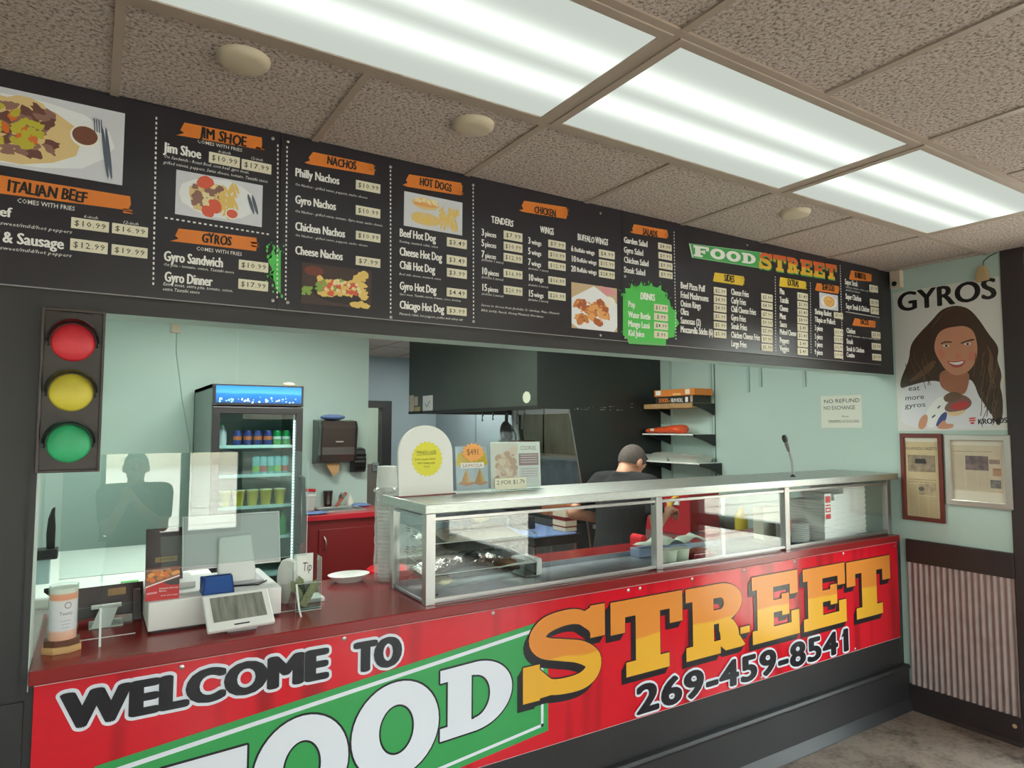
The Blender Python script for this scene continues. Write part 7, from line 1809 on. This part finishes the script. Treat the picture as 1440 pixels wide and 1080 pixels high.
# storeroom shelf glimpsed through the back door
t = thing('storage_rack', 'pale rack with dark boxes glimpsed through the kitchen back door', 'rack', (-1.3, 7.6, 0))
RK = mat('rack_cream', (206, 200, 178), .5)
for z in (.5, 1.3, 1.62, 1.95): MB().box((-1.75, 7.45, z), (-.95, 7.9, z + .03), RK).build('shelf', t)
for x in (-1.75, -.98): MB().box((x, 7.45, 0), (x + .03, 7.9, 2.2), RK).build('post', t)
for k, (x, z, h_) in enumerate(((-1.25, 1.652, .16), (-1.28, 1.332, .14), (-1.22, 1.982, .18))): MB().box((x, 7.5, z), (x + .2, 7.8, z + h_), (BLKPL, mat('kraft_box', (170, 150, 120), .7), BLKPL)[k]).build('stored_box', bevel=.004, label=('black box on the middle of the storeroom rack', 'tan box on the low level of the storeroom rack', 'black box on the top of the storeroom rack')[k], cat='box')
# ------------------------------------------------------------------ right wall: poster, framed newspapers, small fixtures
UYm = (0, -1, 0)
t = thing('gyros_poster', 'tall poster of a smiling long haired woman holding a gyro on the right wall', 'poster', (0, -.31, 1.72))
PC = dict(hair=(74, 54, 44), hair2=(112, 84, 62), shirt=(226, 226, 232), skin=(206, 146, 116), skin2=(172, 112, 86), blush=(212, 132, 108), white=(240, 240, 238), ink=(40, 34, 34), ink2=(90, 90, 110), lip=(186, 84, 84), blue=(60, 76, 140), meat=(130, 90, 84), tom=(192, 56, 58), pita=(226, 196, 150), red=(214, 70, 66))
MB().prism([(-.0015, -.004, 1.722), (-.0015, -.628, 1.731), (-.0015, -.604, 2.613), (-.0015, -.002, 2.618)], (.0012, 0, 0), mat('poster_paper', (222, 220, 216), .32)).build('sheet', t)
def bezel(pts, n=3):
    """round a traced outline off (Chaikin)"""
    for _ in range(n):
        out = []
        for p, q in zip(pts, pts[1:] + pts[:1]):
            out += [(p[0] * .75 + q[0] * .25, p[1] * .75 + q[1] * .25), (p[0] * .25 + q[0] * .75, p[1] * .25 + q[1] * .75)]
        pts = out
    return pts
grp = {}
for k, (n, c, pts) in enumerate(POSTER):
    mb = grp.setdefault('figure_print', MB())
    pp = bezel(list(pts), 1 if n in ('foil', 'mark', 'print') else 3)
    mb.poly([(-.0018 - k * 1.2e-5, y, z) for y, z in pp], mat('poster_' + c, PC[c], .35))
rnd = random.Random(17)                       # loose strands give the hair its waves
mb = grp['figure_print']
hp = [p for p in POSTER if p[0] == 'hair'][0][2]
for k in range(46):
    y = rnd.choice((rnd.uniform(-.20, -.05), rnd.uniform(-.575, -.44))); z0 = rnd.uniform(2.02, 2.22) if y > -.3 else rnd.uniform(1.88, 2.2)
    dy = -.5 * (y + .33) * rnd.uniform(.15, .35); wv = rnd.uniform(-.012, .012)
    P = [(y + dy * u + wv * sin(u * 6), z0 - .14 * u) for u in (0, .25, .5, .75, 1)]
    if -.45 < max(p[0] for p in P) < -.21: continue
    if (min(p[1] for p in P) < 1.98 and y > -.3) or (y <= -.3 and (min(p[0] for p in P) < -.60 or max(p[0] for p in P) > -.475 and min(p[1] for p in P) < 2.0)): continue
    mb.poly([(-.0021 - k * 1e-6, p[0] - .002, p[1]) for p in P] + [(-.0021 - k * 1e-6, p[0] + .002, p[1]) for p in P[::-1]], mat('poster_hair2' if k % 2 else 'poster_hair3', PC['hair2'] if k % 2 else (52, 38, 32), .35))
mb.build('figure_print', t, label='printed portrait of a smiling woman')
b = MB()
for s, y0, z0, y1, z1, cap in POSTER_TXT:
    d = Vector((0, y1 - y0, (z1 - z0) if s != 'GYROS' else 0))
    text(b, INK, s, (-.0026, y0, z0), d, UZ, d.length, cap, 'x' if s in ('GYROS', 'KRONOS') else 'r', shifts=((-.006, 0), (.006, 0), (0, .002), (0, -.002), (0, 0)) if s == 'GYROS' else (((-.0015, 0), (.0015, 0), (0, 0)) if s == 'KRONOS' else ((0, 0),)))
b.build('lettering', t, label='black poster words')

def framed(name, lab, y0, y1, z0, z1, bar, m_, depth):
    o = thing(name, lab, 'picture frame', (0, (y0 + y1) / 2, z0), 'framed newspaper pages')
    b = MB(); b.frame((0, y1, z0), (0, -1, 0), UZ, y1 - y0, z1 - z0, bar, (-1, 0, 0), depth, m_); b.build('frame', o, bevel=.004)
    MB().box((-.004, y0 + bar * .8, z0 + bar * .8), (0, y1 - bar * .8, z1 - bar * .8), mat('mat_board', (222, 214, 198), .6)).build('mount', o)
    return o
NEWS = mat('newsprint', (206, 186, 148), .7, var=.05, vscale=15)
o = framed('framed_newspaper', 'narrow newspaper page in a red brown wooden frame nearest the counter', -.268, -.018, 1.165, 1.707, .026, mat('red_wood', (112, 46, 38), .35, var=.15, vscale=25, stretch=(1, 8, 1)), .018)
b = MB().box((-.0052, -.240, 1.188), (-.0042, -.045, 1.655), NEWS); b.build('page', o)
b = MB(); X_ = -.0058; NG = mat('news_grey', (104, 96, 88), .7); ND = mat('news_dark', (60, 54, 52), .7)
text(b, ND, 'KALAMAZOO GAZETTE', (X_, -.048, 1.605), UYm, UZ, .186, .017, 'r')
b.poly([(X_, -.060, 1.468), (X_, -.222, 1.470), (X_, -.220, 1.572), (X_, -.059, 1.573)], mat('news_photo', (150, 132, 112), .7, var=.35, vscale=35))
b.poly([(X_ - .0002, -.10, 1.52), (X_ - .0002, -.17, 1.52), (X_ - .0002, -.165, 1.55), (X_ - .0002, -.105, 1.55)], ND)
for q, s in enumerate(('Food Street serves comfort', 'food at an affordable price')): text(b, ND, s, (X_, -.058, 1.417 - .015 * q), UYm, UZ, .165, .008, 'b')
b.poly([(X_, -.118, 1.326), (X_, -.222, 1.330), (X_, -.222, 1.398), (X_, -.118, 1.395)], mat('news_photo2', (176, 156, 128), .7, var=.3, vscale=40))
b.poly([(X_ - .0002, -.135 - .018 * cos(a * .7), 1.363 + .014 * sin(a * .7)) for a in range(9)], NG)
for q in range(24):
    z = 1.385 - q * .008
    for y0, y1 in ((-.060, -.112), (-.118, -.168), (-.174, -.225)):
        if z > 1.32 and y0 < -.115: continue
        b.poly([(X_, y0, z), (X_, y1, z), (X_, y1, z + .0022), (X_, y0, z + .0022)], mat('news_line', (164, 146, 118), .7))
b.build('print', o, label='newspaper print and photos')
o = framed('framed_newspaper', 'wide newspaper page in a silver frame next to the dark post', -.626, -.282, 1.283, 1.702, .034, mat('silver_frame', (206, 198, 192), .3, metal=.7), .022)
b = MB().box((-.0052, -.577, 1.372), (-.0042, -.313, 1.640), mat('newsprint_grey', (206, 192, 168), .7, var=.05, vscale=15)); b.build('page', o)
b = MB()
for y0, y1, z0, z1, m_ in ((-.388, -.508, 1.495, 1.579, mat('news_photo3', (124, 108, 108), .7, var=.4, vscale=30)), (-.513, -.566, 1.535, 1.561, mat('news_photo4', (150, 130, 122), .7, var=.3, vscale=40)), (-.529, -.570, 1.467, 1.511, mat('news_photo5', (176, 136, 110), .7, var=.25, vscale=40)), (-.514, -.568, 1.397, 1.444, mat('news_photo6', (120, 116, 112), .7, var=.4, vscale=40))):
    b.poly([(X_, y0, z0), (X_, y1, z0), (X_, y1, z1), (X_, y0, z1)], m_)
b.poly([(X_, -.325, 1.602), (X_, -.53, 1.604), (X_, -.53, 1.606), (X_, -.325, 1.604)], NG)
for q in range(24):
    z = 1.58 - q * .0085
    for y0, y1 in ((-.320, -.380), (-.390, -.445), (-.452, -.508)):
        if z > 1.487 and y0 < -.385: continue
        b.poly([(X_, y0, z), (X_, y1, z), (X_, y1, z + .0022), (X_, y0, z + .0022)], mat('news_line2', (176, 162, 140), .7))
b.build('print', o, label='newspaper print and photos')
t = thing('wall_light', 'small cream box with a round black eye in the corner above the poster', 'wall fixture', (0, -.04, 2.63))
MB().box((-.045, -.072, 2.640), (0, -.006, 2.754), CREAM).build('box', t, bevel=.004); MB().lathe((-.045, -.036, 2.668), [(.016, 0), (.016, .004), (.010, .006), (0, .006)], BLKPL, n=16, ax=(-1, 0, 0)).build('eye', t, smooth=40)
t = thing('door_chime', 'tan bell shaped chime with a thin wire at the top right of the poster', 'chime', (0, -.52, 2.6))
b = MB().prism([(-.0025, -.49, 2.595), (-.0025, -.56, 2.600), (-.0025, -.555, 2.655), (-.0025, -.54, 2.69), (-.0025, -.515, 2.69), (-.0025, -.495, 2.655)], (-.03, 0, 0), mat('tan_chime', (196, 166, 124), .5)); b.build('bell', t, bevel=.008)
b = MB().tube([(-.015, -.53, 2.69), (-.015, -.535, 2.715), (-.012, -.565, 2.738), (-.006, -.60, 2.752)], .0025, BLKPL, n=6); b.build('wire', t, smooth=60)
# ------------------------------------------------------------------ people
def fuse(mb, voxel, smooth_it=6):
    """grow one continuous skin over overlapping volumes"""
    me = bpy.data.meshes.new('tmp'); me.from_pydata(mb.v, [], mb.f); me.update()
    bm = bmesh.new(); bm.from_mesh(me); bmesh.ops.recalc_face_normals(bm, faces=bm.faces); bm.to_mesh(me); bm.free()
    o = bpy.data.objects.new('tmp', me); COL.objects.link(o)
    r = o.modifiers.new('r', 'REMESH'); r.mode = 'VOXEL'; r.voxel_size = voxel
    s = o.modifiers.new('s', 'SMOOTH'); s.factor = .5; s.iterations = smooth_it
    bpy.context.view_layer.update()
    e = o.evaluated_get(bpy.context.evaluated_depsgraph_get()); m2 = e.to_mesh()
    out = MB(); vs = [tuple(v.co) for v in m2.vertices]; fs = [tuple(p.vertices) for p in m2.polygons]
    e.to_mesh_clear(); bpy.data.objects.remove(o); bpy.data.meshes.remove(me)
    return vs, fs
def limb(mb, p0, p1, r0, r1, m, n=14):
    p0, p1 = Vector(p0), Vector(p1); d = (p1 - p0); L = d.length; u = d / L; rs = []
    for t in (-1, -.8, -.45, 0): rs.append(mb.ring(p0 + u * r0 * t, u, r0 * sqrt(max(.02, 1 - t * t)), n))
    for t in (.33, .66): rs.append(mb.ring(p0 + d * t, u, r0 + (r1 - r0) * t, n))
    for t in (0, .45, .8, 1): rs.append(mb.ring(p1 + u * r1 * t, u, r1 * sqrt(max(.02, 1 - t * t)), n))
    mb.loft(rs, m)
def trunk(mb, secs, F, R, m, n=20):
    """secs: (centre, half width along R, half depth along F)"""
    mb.loft([[Vector(c) + R * (w * cos(2 * pi * i / n)) + F * (d * sin(2 * pi * i / n)) for i in range(n)] for c, w, d in secs], m)
def hand(mb, wrist, D, P, side, m, curl=.6, s=1.0):
    """palm and five separate bent fingers: D points along the hand, P out of the palm, side = thumb side vector"""
    D, P, S = Vector(D).normalized(), Vector(P).normalized(), Vector(side).normalized()
    w = Vector(wrist)
    limb(mb, w, w + D * .03 * s, .026 * s, .030 * s, m)
    for k in range(4): limb(mb, w + D * .02 * s + S * (.024 - .016 * k) * s, w + D * .088 * s + S * (.030 - .0205 * k) * s, .013 * s, .0105 * s, m, 10)
    for k, L in enumerate((.068, .077, .072, .056)):
        q = w + D * .088 * s + S * (.030 - .0205 * k) * s; a = 0.2 + .12 * k
        for j, f in enumerate((.45, .32, .27)):
            a += curl * (.75 + .1 * j); dd = D * cos(a) + P * sin(a); e = q + dd * L * f * s
            limb(mb, q, e, (.0095 - .0009 * j) * s, (.0086 - .0009 * j) * s, m, 8); q = e
    q = w + D * .022 * s + S * .028 * s; dd = (D * .6 + S * .75 + P * .3).normalized()
    for j, L in enumerate((.042, .032, .026)):
        e = q + dd * L * s; limb(mb, q, e, (.0125 - .0012 * j) * s, (.0112 - .0012 * j) * s, m, 8); q = e; dd = (dd + D * .45 + P * .15).normalized()
def head(mb, c, F, R, U, m):
    """skull, jaw, nose, ears; c = head centre"""
    c = Vector(c); M = Matrix((R, F, U)).transposed()
    mb.sphere(c + U * .018, (.077, .096, .098), m, 22, 16, M)
    mb.sphere(c - U * .045 + F * .022, (.060, .068, .070), m, 18, 12, M)
    mb.sphere(c - U * .094 + F * .062, (.026, .024, .020), m, 12, 8, M)
    mb.loft([[c + F * .090 + U * .028 + R * x * .007 + F * y * .004 for x, y in ((-1, -1), (1, -1), (.5, 1), (-.5, 1))], [c + F * .100 - U * .004 + R * x * .012 + F * y * .012 for x, y in ((-1, -1), (1, -1), (.5, 1), (-.5, 1))], [c + F * .096 - U * .018 + R * x * .017 + F * y * .016 for x, y in ((-1, -1), (1, -1), (.6, 1), (-.6, 1))], [c + F * .086 - U * .026 + R * x * .012 + F * y * .006 for x, y in ((-1, -1), (1, -1), (.6, 1), (-.6, 1))]], m)
    for s in (-1, 1):
        mb.sphere(c + R * s * .079 - F * .008 - U * .006, (.011, .020, .032), m, 12, 9, M)
        mb.sphere(c + R * s * .033 + F * .084 + U * .036, (.022, .010, .007), m, 10, 7, M)
    mb.sphere(c + F * .082 - U * .052, (.024, .014, .008), m, 12, 7, M); mb.sphere(c + F * .080 - U * .062, (.021, .013, .007), m, 12, 7, M)

def person(name, lab, base, F, joints, skin, shirt, pants, hair, hairline, sleeve=.75, fingers=True):
    F = Vector(F).normalized(); R = Vector((F.y, -F.x, 0)); Z = Vector((0, 0, 1)); J = {k: Vector(v) for k, v in joints.items()}
    t = thing(name, lab, 'person', base)
    HF = J.get('face', F).normalized(); HR = HF.cross(Z).normalized(); HU = HR.cross(HF)
    b = MB()
    trunk(b, [(J['pelvis'] - Z * .06, .13, .10), (J['pelvis'] + Z * .05, .155, .118), (J['pelvis'].lerp(J['chest'], .45), .145, .112), (J['chest'], .165, .118), (J['neck'] - Z * .06 - F * .0, .135, .09), (J['neck'] - Z * .01, .075, .06)], F, R, skin)
    limb(b, J['neck'] - Z * .02, J['head'] - HU * .05 - HF * .02, .058, .054, skin)
    head(b, J['head'], HF, HR, HU, skin)
    for s in 'lr':
        limb(b, J['sh_' + s], J['el_' + s], .052, .040, skin); limb(b, J['el_' + s], J['wr_' + s], .041, .027, skin)
        limb(b, J['chest'] + (J['sh_' + s] - J['chest']) * .5 + Z * .02, J['sh_' + s], .065, .056, skin)
        D = J.get('hd_' + s, J['wr_' + s] - J['el_' + s]); hand(b, J['wr_' + s], D, J['pm_' + s], J['th_' + s], skin)
        limb(b, J['hip_' + s], J['kn_' + s], .085, .056, skin); limb(b, J['kn_' + s], J['an_' + s], .057, .038, skin)
        limb(b, J['an_' + s] - Z * .03 - F * .03, J['an_' + s] - Z * .045 + F * .13, .036, .034, skin)
    vs, fs = fuse(b, .0062, 5)
    MB().add(vs, fs, skin).build('body', t, smooth=80)
    b = MB()                                                          # t-shirt
    trunk(b, [(J['pelvis'] - Z * .10, .172, .136), (J['pelvis'] + Z * .02, .176, .140), (J['pelvis'].lerp(J['chest'], .45), .166, .132), (J['chest'], .182, .136), (J['neck'] - Z * .065, .150, .104), (J['neck'] - Z * .025, .092, .076), (J['neck'] + Z * .003 - F * .004, .066, .066)], F, R, shirt)
    for s in 'lr':
        limb(b, J['chest'] + (J['sh_' + s] - J['chest']) * .5 + Z * .02, J['sh_' + s], .080, .070, shirt)
        limb(b, J['neck'] - Z * .03 + (J['sh_' + s] - J['neck']) * .28, J['sh_' + s] + Z * .012, .062, .064, shirt)
        e = J['sh_' + s].lerp(J['el_' + s], sleeve); d = (J['el_' + s] - J['sh_' + s]).normalized()
        b.loft([b.ring(J['sh_' + s].lerp(e, q), d, .070 - .010 * q, 16) for q in (0, .3, .6, 1)], shirt)
    vs, fs = fuse(b, .010, 4)
    rnd = random.Random(5)
    MB().add(vs, fs, shirt).build('shirt', t, smooth=80)
    b = MB()
    trunk(b, [(J['pelvis'] - Z * .13, .150, .122), (J['pelvis'] - Z * .03, .166, .130), (J['pelvis'] + Z * .04, .164, .128)], F, R, pants)
    for s in 'lr': limb(b, J['hip_' + s], J['kn_' + s], .098, .074, pants); limb(b, J['kn_' + s], J['an_' + s] + Z * .0, .072, .060, pants)
    vs, fs = fuse(b, .012, 4); MB().add(vs, fs, pants).build('trousers', t, smooth=80)
    for s in 'lr':
        a = J['an_' + s]; b = MB(); n = 16
        b.loft([[a + F * (.06 + l * cos(2 * pi * i / n)) + R * (w * sin(2 * pi * i / n)) + Z * (h - a.z) for i in range(n)] for l, w, h in ((.145, .048, 0.001), (.150, .052, .02), (.140, .050, .045), (.09, .044, .08))], BLKPL); b.build('shoe', t, smooth=60)
    # hair: a shell over the skull down to the hairline
    b = MB(); n, k = 28, 14; M = Matrix((HR, HF, HU)).transposed(); c = J['head'] + HU * .018; rows = []
    for i in range(k + 1):
        row = []
        for j in range(n):
            p = 2 * pi * j / n; front = sin(p)                         # +1 towards the face
            lim = hairline(front)
            th = lim * i / k
            row.append(c + M @ Vector((.0815 * sin(th) * cos(p), .1005 * sin(th) * sin(p), .1025 * cos(th))))
        rows.append(row)
    vs = [v for r in rows for v in r]; fs = [(i * n + j, i * n + (j + 1) % n, (i + 1) * n + (j + 1) % n, (i + 1) * n + j) for i in range(k) for j in range(n)]
    b.add(vs, fs, hair); b.build('hair', t, smooth=80)
    for s in (-1, 1):
        ec = J['head'] + HR * s * .032 + HF * .083 + HU * .020
        e = MB().sphere(ec, (.0115, .0115, .0085), mat('eye_white', (206, 200, 192), .35), 12, 8); e.sphere(ec + HF * .0075, (.0055, .0055, .0055), mat('iris_brown', (58, 40, 30), .3), 10, 6); e.build('eye', t, smooth=60)
    return t

Fm = Vector((.974, .225, 0)); Rm = Vector((Fm.y, -Fm.x, 0))
pel = Vector((-1.57, .90, .98)); nk = Vector((-1.515, .912, 1.462))
person('person', 'person in a black t-shirt seen from behind, bending over the kitchen work counter', (-1.6, .9, 0), Fm,
       dict(pelvis=pel, chest=pel + Vector((.03, .01, .28)), neck=nk, head=nk + Vector((.072, .012, .056)), face=Fm * .86 + Rm * .10 + Vector((0, 0, -.55)),
            sh_r=nk + Rm * .19 - Vector((0, 0, .080)), el_r=nk + Rm * .25 - Fm * .02 - Vector((0, 0, .30)), wr_r=nk + Rm * .17 + Fm * .24 - Vector((0, 0, .245)), pm_r=(0, 0, -1), th_r=-Rm, hd_r=Fm - Rm * .2 - Vector((0, 0, .1)),
            sh_l=nk - Rm * .19 - Vector((0, 0, .080)), el_l=nk - Rm * .29 - Fm * .16 - Vector((0, 0, .27)), wr_l=nk - Rm * .16 + Fm * .11 - Vector((0, 0, .34)), pm_l=(0, 0, -1), th_l=Rm, hd_l=Fm + Rm * .2 - Vector((0, 0, .3)),
            hip_r=pel + Rm * .09 - Vector((0, 0, .08)), kn_r=pel + Rm * .10 + Fm * .03 - Vector((0, 0, .50)), an_r=Vector((-1.6, .9, .075)) + Rm * .11 - Fm * .02,
            hip_l=pel - Rm * .09 - Vector((0, 0, .08)), kn_l=pel - Rm * .10 + Fm * .03 - Vector((0, 0, .50)), an_l=Vector((-1.6, .9, .075)) - Rm * .11 - Fm * .02),
       SKIN, SHIRTB, NAVY, HAIRG, lambda f: 1.95 - .85 * max(0, f) if f > 0 else 1.95 + .22 * min(1, -f * 1.2))
b = MB().tube([(-1.26, .80, 1.20), (-1.20, .82, 1.26), (-1.13, .83, 1.30)], [.016, .02, .014], mat('yellow_plastic', (214, 170, 60), .45), n=12); b.build('yellow_handle', smooth=60, label='yellow handled tool held in the hand of the person in black', cat='tool')

# the photographer, mirrored in the acrylic guard
Fp = Vector((-.10, .995, 0)).normalized(); Rp = Vector((Fp.y, -Fp.x, 0)); px = Vector((-4.10, -2.82, 0)); Z3 = Vector((0, 0, 1))
person('person', 'person in dark clothes standing before the shop windows, only seen mirrored in the acrylic guard', px, Fp,
       dict(pelvis=px + Z3 * .86, chest=px + Z3 * 1.12, neck=px + Z3 * 1.33, head=px + Fp * .03 + Z3 * 1.45, face=Fp + Z3 * .1,
            sh_r=px + Rp * .18 + Z3 * 1.265, el_r=Vector((-3.93, -2.70, 1.03)), wr_r=Vector((-4.10, -2.60, 1.20)), pm_r=-Rp, th_r=Fp, hd_r=Vector((-.3, .1, .8)),
            sh_l=px - Rp * .18 + Z3 * 1.265, el_l=Vector((-4.27, -2.68, 1.03)), wr_l=Vector((-4.17, -2.58, 1.24)), pm_l=Rp, th_l=Fp, hd_l=Vector((.0, .1, .98)),
            hip_r=px + Rp * .09 + Z3 * .78, kn_r=px + Rp * .10 + Fp * .02 + Z3 * .43, an_r=px + Rp * .11 + Z3 * .075,
            hip_l=px - Rp * .09 + Z3 * .78, kn_l=px - Rp * .10 + Fp * .02 + Z3 * .43, an_l=px - Rp * .11 + Z3 * .075),
       SKIN, SHIRTB, NAVY, HAIRG, lambda f: 1.9 - .8 * max(0, f) if f > 0 else 2.1)
